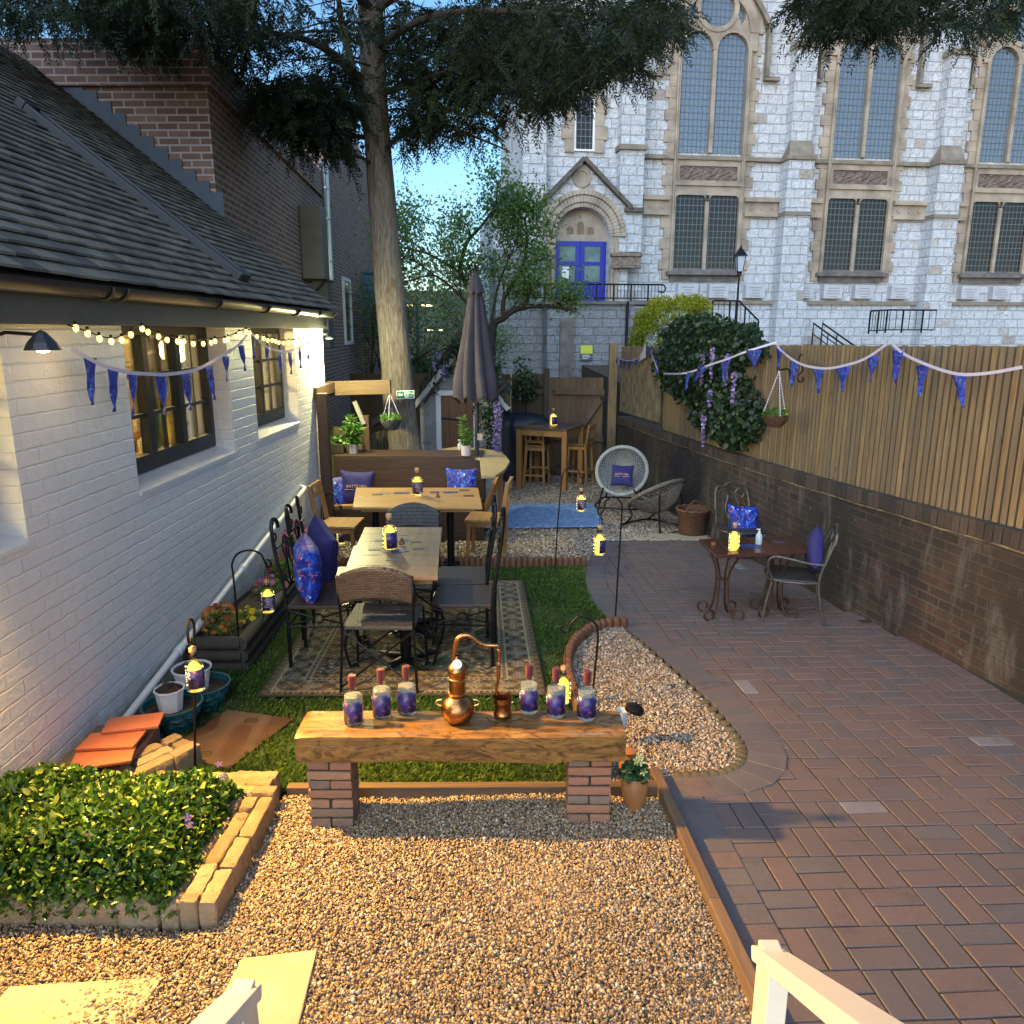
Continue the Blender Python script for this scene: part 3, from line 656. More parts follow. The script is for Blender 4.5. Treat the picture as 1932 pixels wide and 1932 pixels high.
# metal extract duct and flue
ex=thing('extract_duct','tall silver grey extract duct with round flue on the brick wall','duct',(bw(13.8),13.8,0))
m_zinc=plain('galvanised',(.16,.17,.18),.45,.75,.15,3); m_steel=plain('stainless',(.55,.57,.6),.28,.9,.08,5)
b=MB(); b.box((.20,0,3.47),(.36,.42,1.18)); b.build('upper_box',m_zinc,ex,bevel=.01)
b=MB(); b.box((.28,.02,2.3),(.26,.34,1.14)); b.build('lower_box',plain('grey_duct',(.09,.10,.11),.5,.5,.1,3),ex,bevel=.01)
b=MB(); b.tube([(.34,.42,2.9),(.34,.42,4.75)],.065,14); b.lathe([(.09,0),(.095,.05),(.02,.11),(0,.11)],(.34,.42,4.76),14)
for z in(3.2,3.9,4.4): b.lathe([(.067,0),(.073,.01),(.073,.03),(.067,.04)],(.34,.42,z),14)
b.build('flue',m_steel,ex,smooth=True)
b=MB(); b.beam((0,-.24,2.86),(.42,-.24,2.86),.04,.04); b.beam((.02,-.24,2.45),(.4,-.24,2.84),.03,.03); b.beam((0,.24,2.86),(.42,.24,2.86),.04,.04); b.beam((.42,-.26,2.86),(.42,.26,2.86),.04,.04); b.build('bracket',m_iron,ex)
# ---------------------------------------------------------------- church beyond the fence
TH=.13; CO=Vector((0,27.69,0)); ex_=Vector((math.cos(TH),math.sin(TH),0)); ey_=Vector((-math.sin(TH),math.cos(TH),0)); CAM0=Vector((0,0,CAMH))
def C(u,v,off=0):
    d=ray(u,v); tt=(-off-(CAM0-CO).dot(ey_))/d.dot(ey_); p=CAM0+d*tt-CO; return (p.dot(ex_),p.z)
def Cs(u,off=0,v=400): return C(u,v,off)[0]
def Cz(v,u=1350,off=0): return C(u,v,off)[1]
t=NT('rock_faced_stone'); u=t.uv()
def stonewall(name,dark=0,bw_=.52,bh_=.31):
    t=NT(name); u=t.uv(); u2=t.n('ShaderNodeVectorMath',{0:u,1:t.n('ShaderNodeTexNoise',{'Vector':u,'Scale':.7}).outputs['Color']},operation='ADD').outputs[0]
    b=t.n('ShaderNodeTexBrick',{'Vector':u,'Color1':(0,0,0),'Color2':(1,1,1),'Mortar':(.5,.5,.5),'Scale':1.0,'Mortar Size':.016,'Mortar Smooth':.5,'Bias':0.,'Brick Width':bw_,'Row Height':bh_},offset=.5,squash=.75,squash_frequency=3)
    k=1-dark
    c=t.ramp(b.outputs['Color'],[(0,(.55*k,.58*k,.62*k)),(.3,(.64*k,.67*k,.71*k)),(.94,(.59*k,.61*k,.64*k)),(.965,(.50*k,.46*k,.42*k)),(1,(.40*k,.35*k,.31*k))])
    n=t.noise(u,7,7,.7); c=t.mix(t.ramp(n,[(.28,(.5,.5,.5)),(.48,(0,0,0))]),c,(.42*k,.42*k,.42*k))
    st=t.noise(t.map(u,(1,.4,1)),.55,6,.65); c=t.mix(t.ramp(st,[(.58,(0,0,0)),(.8,(.45,.45,.45))]),c,(.24*k,.23*k,.22*k))
    c=t.mix(b.outputs['Fac'],c,(.50*k,.49*k,.47*k))
    h=t.math('ADD',t.math('MULTIPLY',t.noise(u,5.5,7,.68,.8),1.0),t.math('MULTIPLY',b.outputs['Fac'],-.55)); h=t.math('ADD',h,t.math('MULTIPLY',b.outputs['Color'],.2))
    return t.fin(col=c,rough=.85,normal=t.bump(h,1.0,.12))
m_stone=stonewall('rock_faced_limestone'); m_stoneD=stonewall('weathered_dark_stone',.55,.6,.27)
m_sand=plain('sandstone_dressing',(.33,.275,.215),.8,0,.35,1.6,.3,20); m_sandD=plain('weathered_sill_stone',(.15,.135,.125),.85,0,.4,3,.3,20)
t=NT('leaded_glass'); u=t.uv(); b_=t.n('ShaderNodeTexBrick',{'Vector':u,'Color1':(0,0,0),'Color2':(1,1,1),'Scale':1.,'Mortar Size':.012,'Mortar Smooth':.1,'Brick Width':.155,'Row Height':.21},offset=0.0)
tl=t.noise(t.n('ShaderNodeVectorMath',{0:b_.outputs['Color'],1:(9,9,9)},operation='MULTIPLY').outputs[0],3)
g1=t.mix(b_.outputs['Fac'],(.022,.017,.016),(.11,.13,.14)); 
nn=t.bump(t.math('ADD',b_.outputs['Color'],t.noise(u,6,2)),.05,.02)
m_lead=t.fin(col=g1,rough=t.mix(b_.outputs['Fac'],(.06,.06,.06),(.6,.6,.6)),spec=.5,normal=nn)
t=NT('leaded_glass_bright'); u=t.uv(); b_=t.n('ShaderNodeTexBrick',{'Vector':u,'Color1':(0,0,0),'Color2':(1,1,1),'Scale':1.,'Mortar Size':.012,'Mortar Smooth':.1,'Brick Width':.155,'Row Height':.21},offset=0.0)
m_lead2=t.fin(col=t.mix(b_.outputs['Fac'],(.27,.285,.31),(.06,.075,.08)),metal=t.mix(b_.outputs['Fac'],(.62,.62,.62),(0,0,0)),rough=t.mix(b_.outputs['Fac'],(.05,.05,.05),(.6,.6,.6)),normal=t.bump(t.math('ADD',b_.outputs['Color'],t.noise(u,6,2)),.30,.03))
m_slate=plain('slate_roof',(.06,.07,.085),.5,0,.3,4,.4,20)
ch=thing('church','large pale rock-faced stone church with arched windows and a blue door','church',CO,TH)
s0=Cs(985); s1=Cs(2250)
wm=MB(); wm.bb((s0,0,-.9),(s1,6,19)); 
wm.build('wall',m_stone,ch)
# plinth, darker towards the terrace

b=MB(); b.bb((Cs(1040,.25),-.25,-.9),(s1,-.0,Cz(572,1350,.25))); b.build('plinth',m_stone,ch)
def course(name,ua,ub,va,vb,off,mat=m_sand,sl=True):
    b=MB(); za,zb=Cz(va,(ua+ub)/2,off),Cz(vb,(ua+ub)/2,off); b.bb((Cs(ua,off),-off,zb),(Cs(ub,off),.0,za)); return b
# string courses
zS=Cz(300); zD1=Cz(376); zD2=Cz(407); zPL=Cz(571)
def strip(sa,sb,z,h,off): b=MB(); b.vprism([(sa,z-h/2),(sb,z-h/2),(sb,z+h/2),(sa,z+h/2)],-off,0.0); return b
m_course=plain('string_course_stone',(.22,.19,.15),.8,0,.3,3,.3,20)
b=MB()
for sa,sb,z,h,off in((Cs(1165),s1,zS,.13,.17),(Cs(1200),s1,zPL,.13,.34)): b.vprism([(sa,z-h/2),(sb,z-h/2),(sb,z+h/2),(sa,z+h/2)],-off,0)
b.build('string_course',m_course,ch)
# bays: lower pair of lights, carved panel, tall upper pair with a roundel
def arch(cx,zs,r,n=14,a0=0,a1=math.pi): return [(cx+r*math.cos(a0+(a1-a0)*i/n),zs+r*math.sin(a0+(a1-a0)*i/n)) for i in range(n+1)]
def ring(mb,cx,zs,r0,r1,y0,y1,n=24,a0=0,a1=math.pi):
    for i in range(n):
        a=a0+(a1-a0)*i/n;c_=a0+(a1-a0)*(i+1)/n
        mb.vprism([(cx+r0*math.cos(a),zs+r0*math.sin(a)),(cx+r1*math.cos(a),zs+r1*math.sin(a)),(cx+r1*math.cos(c_),zs+r1*math.sin(c_)),(cx+r0*math.cos(c_),zs+r0*math.sin(c_))],y0,y1)
def bay(sc_,lower=True,up=True):
    # everything in metres about the bay centre sc_
    hw=1.27
    zl0,zl1=Cz(512),Cz(370); zp0,zp1=Cz(342),Cz(315); zu0,zu1=Cz(290),Cz(95)
    lw=.98; mull=.13
    # toothed jambs
    j=MB()
    z=zl0-.3; k=0
    while z<zu1+.6:
        e=.12 if k%2 else .0
        for sg in(-1,1):
            a,c_=sc_+sg*hw,sc_+sg*(hw+.24+e); j.bb((min(a,c_),-.07,z+.004),(max(a,c_),0,z+.34))
        z+=.345;k+=1
    for sg in(-1,1):
        a=sc_+sg*(hw-.12); c_=sc_+sg*hw; j.bb((min(a,c_),-.16,zl0-.1),(max(a,c_),-.0,zu1+.05))
        j.tube([(sc_+sg*(hw-.03),-.17,zl0-.1),(sc_+sg*(hw-.03),-.17,zu1+.05)],.035,8)
    j.build('jamb',m_sand,ch)
    m=MB(); m.bb((sc_-mull/2,-.12,zl0),(sc_+mull/2,0,zl1-.2)); 
    # lower lights with round-shouldered heads
    for sg in(-1,1):
        a=sc_+sg*mull/2; c_=sc_+sg*(hw-.12); x0,x1=min(a,c_),max(a,c_); r=.16
        m.vprism([(x0,zl1)]+[(x0+r-r*math.cos(q),zl1-r+r*math.sin(q)-.0) for q in np.linspace(0,math.pi/2,6)],-.12,0)
        m.vprism([(x1,zl1)]+[(x1-r+r*math.cos(q),zl1-r+r*math.sin(q)) for q in np.linspace(0,math.pi/2,6)][::1],-.12,0)
    m.bb((sc_-hw+.12,-.13,zl1),(sc_+hw-.12,0,zl1+.30)); m.bb((sc_-hw+.0,-.20,zl1+.30),(sc_+hw-.0,0,zl1+.42))
    m.bb((sc_-hw+.12,-.10,zp1),(sc_+hw-.12,0,zS-.06)); m.bb((sc_-hw+.12,-.10,zl1+.42),(sc_-hw+.24,0,zp1)); m.bb((sc_+hw-.24,-.10,zl1+.42),(sc_+hw-.12,0,zp1)); m.bb((sc_-hw+.24,-.10,zl1+.42),(sc_+hw-.24,0,zp0))
    wl=m.build('window',m_sand,ch)
    g=MB(); g.bb((sc_-hw+.12,-.03,zl0),(sc_+hw-.12,-.01,zl1)); g.build('glass',m_lead,wl)
    b=MB(); b.vprism([(sc_-hw-.1,zl0-.02),(sc_+hw+.1,zl0-.02),(sc_+hw+.1,zl0-.14),(sc_-hw-.1,zl0-.14)],-.26,0); b.add([(sc_-hw,-.24,zl0-.02),(sc_+hw,-.24,zl0-.02),(sc_+hw,-.02,zl0+.10),(sc_-hw,-.02,zl0+.10)],[(0,1,2,3)]); b.bb((sc_-hw+.05,-.10,zl0-.34),(sc_+hw-.05,0,zl0-.14)); b.build('sill',m_sandD,wl)
    # carved foliage panel
    cpn=MB(); cpn.grid(lambda a,c_: Vector((sc_-hw+.24+(2*hw-.48)*a,-.04-.05*abs(math.sin(a*19+2*math.sin(c_*7)))*abs(math.cos(c_*5+2.4*math.sin(a*15)))-.04*(max(0,1-((a-.5)*(2*hw-.48))**2/.03-((c_-.5)*.4)**2/.03)),zp0+(zp1-zp0)*c_)),110,18); cpn.build('carved_panel',plain('carved_stone',(.16,.12,.10),.8,0,.3,5),ch,smooth=True)
    # upper pair
    u_=MB(); r=(hw-.12-mull/2)/2*.98
    zsp=zu1-.02 # springing
    for sg in(-1,1):
        cx=sc_+sg*(mull/2+(hw-.12-mull/2)/2)
        ring(u_,cx,zsp,r,r+.075,-.15,0,18); 
        # spandrels
        x0,x1=cx-r-.02,cx+r+.02
    zc=zsp+r+.72; rr=.58
    ring(u_,sc_,zc,rr,rr+.15,-.16,0,32,0,2*math.pi)
    u_.bb((sc_-mull/2,-.14,zu0),(sc_+mull/2,0,zsp+.1))
    # plate tracery filling round the openings : bands
    R0=hw-.12
    ring(u_,sc_,zsp+.55,R0+.0,R0+.30,-.18,0,30); ring(u_,sc_,zsp+.55,R0+.30,R0+.50,-.10,0,30)
    for sg in(-1,1): a=sc_+sg*R0;c_=sc_+sg*(R0+.3); u_.bb((min(a,c_),-.155,zsp),(max(a,c_),0,zsp+.56))
    def infill(z0,z1,n=26): # stone between lights, roundel and main arch
        nx=52
        for iz in range(n):
            za,zb=z0+(z1-z0)*iz/n,z0+(z1-z0)*(iz+1)/n; zm=(za+zb)/2; st=None
            for ix in range(nx+1):
                x=sc_-R0+2*R0*(ix+.5)/nx; solid=False
                if ix<nx:
                    inl=any((abs(x-(sc_+sg*(mull/2+(hw-.12-mull/2)/2)))<r and (zm<zsp or (x-(sc_+sg*(mull/2+(hw-.12-mull/2)/2)))**2+(zm-zsp)**2<r*r)) for sg in(-1,1))
                    inc=(x-sc_)**2+(zm-zc)**2<rr*rr
                    ina=zm<zsp+.55 or (x-sc_)**2+(zm-zsp-.55)**2<R0*R0
                    # pierced eyelets either side of the roundel
                    ey=any((x-(sc_+sg*.86))**2/.018+(zm-zc+.12)**2/.10<1 for sg in(-1,1))
                    solid=ina and not inl and not inc and not ey
                if solid and st is None: st=ix
                if not solid and st is not None:
                    u_.bb((sc_-R0+2*R0*st/nx,-.125,za),(sc_-R0+2*R0*ix/nx,-.0,zb)); st=None
    infill(zsp,zsp+.55+R0)
    w2=u_.build('tracery_window',m_sand,ch)
    g=MB(); g.vprism([(sc_-R0,zu0),(sc_+R0,zu0)]+arch(sc_,zsp+.55,R0,20),-.03,-.01); g.build('glass',m_lead2,w2)
    # gable moulding over the arch
    zg=zsp+.55
    b=MB()
    for sg in(-1,1):
        b.vprism([(sc_+sg*(R0+.62),zg+.2),(sc_+sg*(R0+.80),zg+.2),(sc_,zg+R0+1.75),(sc_,zg+R0+1.5)],-.26,0) if sg>0 else b.vprism([(sc_,zg+R0+1.5),(sc_,zg+R0+1.75),(sc_-(R0+.80),zg+.2),(sc_-(R0+.62),zg+.2)],-.26,0)
        a=sc_+sg*(R0+.62);c_=sc_+sg*(R0+.74); b.bb((min(a,c_),-.24,zg-1.3),(max(a,c_),0,zg+.2))
        a=sc_+sg*(R0+.62);c_=sc_+sg*(R0+1.15); b.bb((min(a,c_),-.20,zg-1.42),(max(a,c_),0,zg-1.3))
    b.build('hood_mould',m_course,ch)
B1=(Cs(1275)+Cs(1387))/2; B2=(Cs(1560)+Cs(1668))/2; PB=B2-B1; B3=B2+PB
for s_ in(B1,B2,B3): bay(s_)
# diamond frieze between the bays
def frieze(sa,sb):
    b=MB(); b.bb((sa,-.09,zD2+.10),(sb,0,zD1-.08)); b.bb((sa-.03,-.2,zD1-.08),(sb+.03,0,zD1+.07)); b.bb((sa-.03,-.16,zD2-.02),(sb+.03,0,zD2+.10))
    n=max(2,round((sb-sa)/.42)); zm=(zD1+zD2)/2+.01
    for i in range(n):
        x=sa+(sb-sa)*(i+.5)/n; q=.075; b.vprism([(x-q,zm),(x,zm-q*1.3),(x+q,zm),(x,zm+q*1.3)],-.115,-.08)
    b.build('diamond_frieze',m_sand,ch)
bu1=Cs(1462),Cs(1512)
frieze(Cs(1212),B1-1.40); frieze(B1+1.40,bu1[0]+.05); frieze(bu1[1]-.1,B2-1.40); frieze(B2+1.40,B3-1.40)
# buttresses
def buttress(sa,sb,top):
    b=MB(); b.bb((sa-.12,-.75,-.9),(sb+.12,0,Cz(571))); b.bb((sa-.04,-.62,Cz(571)),(sb+.04,0,zS)); b.bb((sa+.05,-.45,zS),(sb-.05,0,top)); o=b.build('buttress',m_stone,ch)
    c_=MB(); c_.bb((sa-.10,-.70,zS-.07),(sb+.10,-.0,zS+.06)); c_.add([(sa-.04,-.64,zS+.06),(sb+.04,-.64,zS+.06),(sb-.05,-.44,zS+.60),(sa+.05,-.44,zS+.60),(sa-.04,0,zS+.06),(sb+.04,0,zS+.06)],[(0,1,2,3),(1,5,2),(0,3,4)])
    c_.bb((sa-.08,-.68,zD2-.02),(sb+.08,0,zD2+.10)); c_.bb((sa-.02,-.55,top),(sb+.02,0,top+.16)); c_.build('offset',m_course,o)
    c_=MB(); cx=(sa+sb)/2; c_.lathe([(.42,0),(.40,.25),(.30,.48),(.14,.62),(0,.66)],(cx,-.2,top+.16),16); c_.build('domed_cap',m_stone,o,smooth=True)
buttress(bu1[0]+.12,bu1[1]-.02,Cz(90)); buttress(bu1[0]+.12+PB,bu1[1]-.02+PB,Cz(90)); buttress(bu1[0]+.12+2*PB,bu1[1]-.02+2*PB,Cz(90))
# broad pilaster beside the porch
p0_,p1_=Cs(1168,.5),Cs(1212,.5)
b=MB(); b.bb((p0_,-.5,Cz(480)),(p1_,0,19)); o=b.build('pilaster',m_stone,ch)
b=MB(); b.bb((p0_-.07,-.6,zS+.1),(p1_+.07,0,zS+.26)); b.build('offset',m_course,o)
# little lancet window over the porch
lx=(Cs(1082)+Cs(1116))/2; lz0,lz1=Cz(290),Cz(205); lr=(Cs(1116)-Cs(1082))/2
b=MB(); ring(b,lx,lz1,lr+.04,lr+.34,-.10,0,20); 
for sg in(-1,1):
    z=lz0-.1;k=0
    while z<lz1: e=.12 if k%2 else 0; a=lx+sg*(lr+.04);c_=lx+sg*(lr+.34+e); b.bb((min(a,c_),-.10,z),(max(a,c_),0,min(z+.4,lz1))); z+=.41;k+=1
w3=b.build('lancet_window',m_sand,ch); b=MB(); b.vprism([(lx-lr,lz0),(lx+lr,lz0)]+arch(lx,lz1,lr,14),-.03,-.01); b.build('glass',m_lead,w3)
b=MB(); ring(b,lx,lz1,lr-.03,lr+.04,-.06,0,20); b.bb((lx-lr-.04,-.06,lz0),(lx-lr+.03,0,lz1)); b.bb((lx+lr-.03,-.06,lz0),(lx+lr+.04,0,lz1)); b.bb((lx-lr-.04,-.09,lz0-.06),(lx+lr+.04,0,lz0)); b.build('frame',m_white,w3)
# gabled porch: projecting block, recessed doorway with stepped round arches
off=.45; gxl,gxr=Cs(1030,off),Cs(1166,off); gap=C(1098,300,off); gx=(gxl+gxr)/2; zE=Cz(386,1100,off)
dx0,dx1=Cs(1047,.1),Cs(1138,.1); dcx=Cs(1100,off); zfl=Cz(573,1100,off); zsprg=Cz(446,1100,off); rin=.93
b=MB()
# porch front with round opening
Rj=rin+.0; front=[]
n=24
outer=[(gxr+.4,zfl),(gxr+.4,zE-.02),(gx,gap[1]-.12),(gxl-.3,zE-.02),(gxl-.3,zfl)]
op=[(dcx+Rj,zfl)]+arch(dcx,zsprg,Rj,n)+[(dcx-Rj,zfl)]
# build as strips between the opening and the outline
def out_at(ang):
    d=(math.cos(ang),math.sin(ang)); best=99
    for i in range(4):
        (x1,z1),(x2,z2)=outer[i],outer[i+1]; ex,ez=x2-x1,z2-z1; den=d[0]*ez-d[1]*ex
        if abs(den)<1e-9: continue
        tt=((x1-dcx)*ez-(z1-zsprg)*ex)/den; q=((x1-dcx)*d[1]-(z1-zsprg)*d[0])/den
        if tt>0 and -1e-6<=q<=1+1e-6: best=min(best,tt)
    return (dcx+d[0]*best,zsprg+d[1]*best)
angs=sorted(set([i*math.pi/32 for i in range(33)]+[math.atan2(z-zsprg,x-dcx) for x,z in outer[1:4]]))
for a,c_ in zip(angs,angs[1:]):
    o1,o2=out_at(a),out_at(c_); i1=(dcx+Rj*math.cos(a),zsprg+Rj*math.sin(a)); i2=(dcx+Rj*math.cos(c_),zsprg+Rj*math.sin(c_)); b.vprism([i1,o1,o2,i2],-off,.0)
b.bb((dcx+Rj,-off,zfl),(gxr+.4,0,zsprg)); b.bb((gxl-.3,-off,zfl),(dcx-Rj,0,zsprg))
po=b.build('porch',m_stone,ch)
b=MB()
for (ra,rb,yo) in((rin+.0,rin+.15,off+.05),(rin+.15,rin+.38,off+.10),(rin+.38,rin+.55,off+.16)):
    ring(b,dcx,zsprg,ra,rb,-yo,-off+.01,32)
for sg in(-1,1):
    a=dcx+sg*rin;c_=dcx+sg*(rin+.34); b.bb((min(a,c_),-off-.06,zfl),(max(a,c_),-off+.01,zsprg))
    b.tube([(dcx+sg*(rin+.10),-off-.10,zfl),(dcx+sg*(rin+.10),-off-.10,zsprg-.35)],.07,10)
b.build('arch_moulding',m_sand,po,bevel=.02)
zc1=Cz(478,1170,off); m_cap=plain('carved_capital_stone',(.20,.155,.12),.8,0,.5,9,1,9)
for (xa,xb) in((dcx+rin+.02,Cs(1214,.6)),(gxl-.35,dcx-rin-.02)):
    b=MB(); b.bb((xa,-off-.26,zc1-.12),(xb,-off+.02,zc1)); b.bb((xa+.04,-off-.20,zc1-.42),(xb-.04,-off+.02,zc1-.12)); b.bb((xa+.02,-off-.24,zc1-.50),(xb-.02,-off+.02,zc1-.42)); b.build('carved_capital',m_cap,po,bevel=.02)
b=MB()
for (p,q) in(((gxl-.32,zE-.1),(gx,gap[1])),((gx,gap[1]),(gxr+.42,zE-.1))):
    b.beam((p[0],-off-.06,p[1]),(q[0],-off-.06,q[1]),.40,.13,up=(0,0,1))
b.bb((gxr+.2,-off-.2,zE-.22),(gxr+.85,-off,zE-.08)); b.build('gable_coping',plain('mossy_coping',(.10,.085,.07),.85,0,.4,6),po)
b=MB(); rc=C(1097,335,off); ring(b,rc[0],rc[1],.20,.31,-off-.06,-off,28,0,2*math.pi); b.vprism(arch(rc[0],rc[1],.21,28,0,2*math.pi)[:-1],-off-.02,-off+.01); b.build('roundel',m_sand,po)
# tympanum and blue doors
zt=Cz(455,1092,.1)
b=MB(); b.vprism([(dcx-rin,zt),(dcx+rin,zt)]+[(x,z) for x,z in arch(dcx,max(zsprg,zt+.01),rin,20)],-.10,.0); 
ty=b.build('tympanum',m_sand,po)
b=MB(); 
for k,hh in((-1,.36),(0,.52),(1,.36)): b.vprism([(dcx+k*.36-.12,zt+.22),(dcx+k*.36+.12,zt+.22)]+arch(dcx+k*.36,zt+hh,.12,10),-.104,-.10)
b.build('blind_arches',plain('recess_sandstone',(.20,.135,.08),.8),ty)
m_blue=plain('royal_blue_paint',(.006,.018,.30),.35,0,.1,4)
b=MB(); b.bb((dcx-rin,-.07,zfl),(dcx+rin,-.02,zt)); do=b.build('door',m_blue,po)
b=MB()
for k in(-1,1):
    a=dcx+k*.44
    b.bb((a-.42,-.11,zfl),(a-.28,-.07,zt)); b.bb((a+.28,-.11,zfl),(a+.42,-.07,zt)); b.bb((a-.28,-.11,zfl),(a+.28,-.07,zfl+.75)); b.bb((a-.28,-.11,zfl+1.30),(a+.28,-.07,zfl+1.42)); b.bb((a-.28,-.11,zt-.16),(a+.28,-.07,zt))
b.build('door_frame',m_blue,do)
b=MB(); 
for k in(-1,1): a=dcx+k*.44; b.bb((a-.28,-.08,zfl+.75),(a+.28,-.075,zfl+1.30)); b.bb((a-.28,-.08,zfl+1.42),(a+.28,-.075,zt-.16))
b.build('glass',plain('door_glass',(.10,.16,.16),.15,0,.4,2),do)
b=MB(); b.bb((dcx-.62,-.10,zfl+.85),(dcx-.38,-.085,zfl+1.24)); b.build('notice',m_white,do)
# stone plaques along the base
for uu in(1305,1365,1435,1528,1585,1645,1715,1790,1850,1910,1980):
    b=MB(); tb=MB(); x=Cs(uu,.25); z0,z1=Cz(562,1400,.28),Cz(536,1400,.28); b.bb((x-.36,-.28,z0),(x+.36,-.0,z1)); 
    for r_ in range(4): 
        zz=z1-.12-r_*.095; wd=random.uniform(.14,.26); tb.bb((x-wd,-.283,zz-.016),(x+wd,-.279,zz+.016))
    pq=b.build('memorial_plaque',plain('pale_plaque',(.46,.47,.50),.7,0,.1,3),ch); tb.build('inscription',plain('worn_inscription',(.27,.27,.29),.7),pq)
# left wing, lower, with slate roof, and pinnacles behind
wl_,wr_=Cs(930,-1),Cs(990,-1)
b=MB(); b.bb((wl_,1,-.9),(wr_+.6,6,Cz(392,960,-1))); b.bb((Cs(968,-4),4,3),(wr_+.6,8,Cz(240,975,-4))); b.bb((Cs(950,-6),6.2,3),(Cs(972,-6),9,Cz(330,960,-6))); wg=b.build('side_wing',m_stone,ch)
b=MB(); e0=C(922,390,-.6); e1=C(988,340,-.6)
b.add([(e0[0],.7,e0[1]),(s0+.02,.3,e0[1]+.15),(s0+.02,3,e1[1]+.35),(e0[0]+.9,3.2,e1[1]-.1),(e0[0],4,e0[1])],[(0,1,2,3),(0,3,4)]); b.add([(e0[0],.7,e0[1]-.12),(s0+.02,.3,e0[1]+.03),(s0+.02,.3,e0[1]+.15),(e0[0],.7,e0[1])],[(0,1,2,3)])
b.build('slate_roof',m_slate,wg)
# corner buttress strips of the tower
b=MB(); b.bb((s0-.03,-.35,-.9),(Cs(1030,.35),0,19)); b.build('tower_corner',m_stone,ch)
# dark retaining wall of the terrace, with the porch landing on top
tw=thing('terrace_wall','dark rough stone retaining wall below the church door','wall',CO,TH)
zL=Cz(574,1100,2.2); b=MB(); b.bb((Cs(935,1.2),-1.2,-.9),(Cs(1030,1.2),1,Cz(470,960,1.2))); b.bb((Cs(1035,2.2),-2.2,-.9),(Cs(1205,2.2),-.8,zL)); b.build('wall',m_stoneD,tw)
b=MB(); b.bb((Cs(1030,2.3),-2.3,zL),(Cs(1265,2.3),-.5,zL+.10)); b.build('coping',m_sandD,tw)
b=MB(); b.bb((Cs(1060,2.3),-2.32,-.9),(Cs(1085,2.3),-2.19,Cz(600,1070,2.3))); b.build('quoin',m_sandD,tw)
b=MB(); q=Cs(1190,2.3); b.tube([(q,-2.28,-.5),(q,-2.28,zL+.1)],.05,8); b.build('drainpipe',m_iron,tw)
# notice on that wall
sg_=thing('wall_sign','yellow and dark grey notice board on the terrace wall','sign',CO,TH)
za,zb,zc_=Cz(652,1112,2.25),Cz(667,1112,2.25),Cz(680,1112,2.25); xa,xb=Cs(1101,2.25),Cs(1124,2.25)
b=MB(); b.bb((xa,-2.26,zb),(xb,-2.2,za)); b.build('yellow_panel',plain('sign_yellow',(.55,.62,.05),.5,0,.05),sg_)
b=MB(); b.bb((xa,-2.26,zc_),(xb,-2.2,zb-.002)); b.build('grey_panel',plain('sign_grey',(.07,.09,.12),.5,0,.05),sg_)
b=MB(); [b.bb((xa+.05,-2.268,zb-.06-i*.055),(xb-.05-random.random()*.12,-2.262,zb-.04-i*.055)) for i in range(3)]; b.build('lettering',m_white,sg_)
# railings
def railing(name,label,P,h,n,post=4,curl=False):
    r_=thing(name,label,'railing',CO,TH,'black railings by the church'); P=[Vector(p) for p in P]
    b=MB(); b.tube([p+Vector((0,0,h)) for p in P],.03,6); b.tube([p+Vector((0,0,.1)) for p in P],.022,6)
    if curl: q=P[-1]+Vector((0,0,h)); b.tube([q+Vector((.12*math.sin(a),0,-.12+.12*math.cos(a))) for a in np.linspace(0,4,10)],.025,6)
    b.build('rail',m_iron,r_)
    tot=len(P)-1; bb_=MB()
    for i in range(n+1):
        f=i/n*tot; k=min(int(f),tot-1); p=P[k].lerp(P[k+1],f-k)
        if i%post==0: ps=MB(); ps.tube([p,p+Vector((0,0,h))],.03,5); ps.build('post',m_iron,r_)
        else: bb_.tube([p+Vector((0,0,.1)),p+Vector((0,0,h))],.011,5)
    bb_.build('balusters',m_iron,r_)
hR=Cz(536,1100,2.1)-zL-.1
railing('railing','long black railing along the terrace outside the blue door',[(Cs(960,2.1),-2.1,zL+.1),(Cs(1255,2.1),-2.1,zL+.1)],hR,44,5,True)
zt2=Cz(618,1385,2.6)
railing('railing','black stair railing behind the yellow shrub',[(Cs(1355,2.6),-2.6,zt2),(Cs(1405,2.6),-2.6,zt2),(Cs(1438,2.6),-2.9,Cz(655,1440,2.6))],.85,9,3)
for uu,lb in((1535,'left of the two short sloping black handrails by the plinth'),(1552,'right of the two short sloping black handrails by the plinth')):
    r_=thing('handrail',lb,'handrail',CO,TH,'black railings by the church'); b=MB(); p=C(uu,610,2.0); b.tube([(p[0],-2,p[1]-.9),(p[0],-2,p[1]),(p[0]+.55,-3.2,p[1]-.75),(p[0]+.55,-3.2,p[1]-1.7)],.032,6); b.tube([(p[0],-2,p[1]-.35),(p[0]+.5,-3.1,p[1]-1.05)],.02,5); b.tube([(p[0]+.25,-2.55,p[1]-.35),(p[0]+.25,-2.55,p[1]-1.5)],.02,5); b.build('rail',m_iron,r_)
railing('railing','black angled railing at the right end of the church steps',[(Cs(1662,2.6),-2.6,Cz(630,1662,2.6)),(Cs(1700,2.6),-2.6,Cz(628,1690,2.6)),(Cs(1790,2.6),-2.6,Cz(628,1790,2.6))],.75,14,3)
# forecourt behind the fence
b=MB(); b.box((10,6.6,0),(1,1,1)) if False else None
te=MB(); te.bb((2.3,15.2,-.8),(40,27.6,.95)); te.bb((2.3,15.0,-.8),(40,15.2,1.0)); o=te.build('forecourt_ground',m_earth); struct(o)
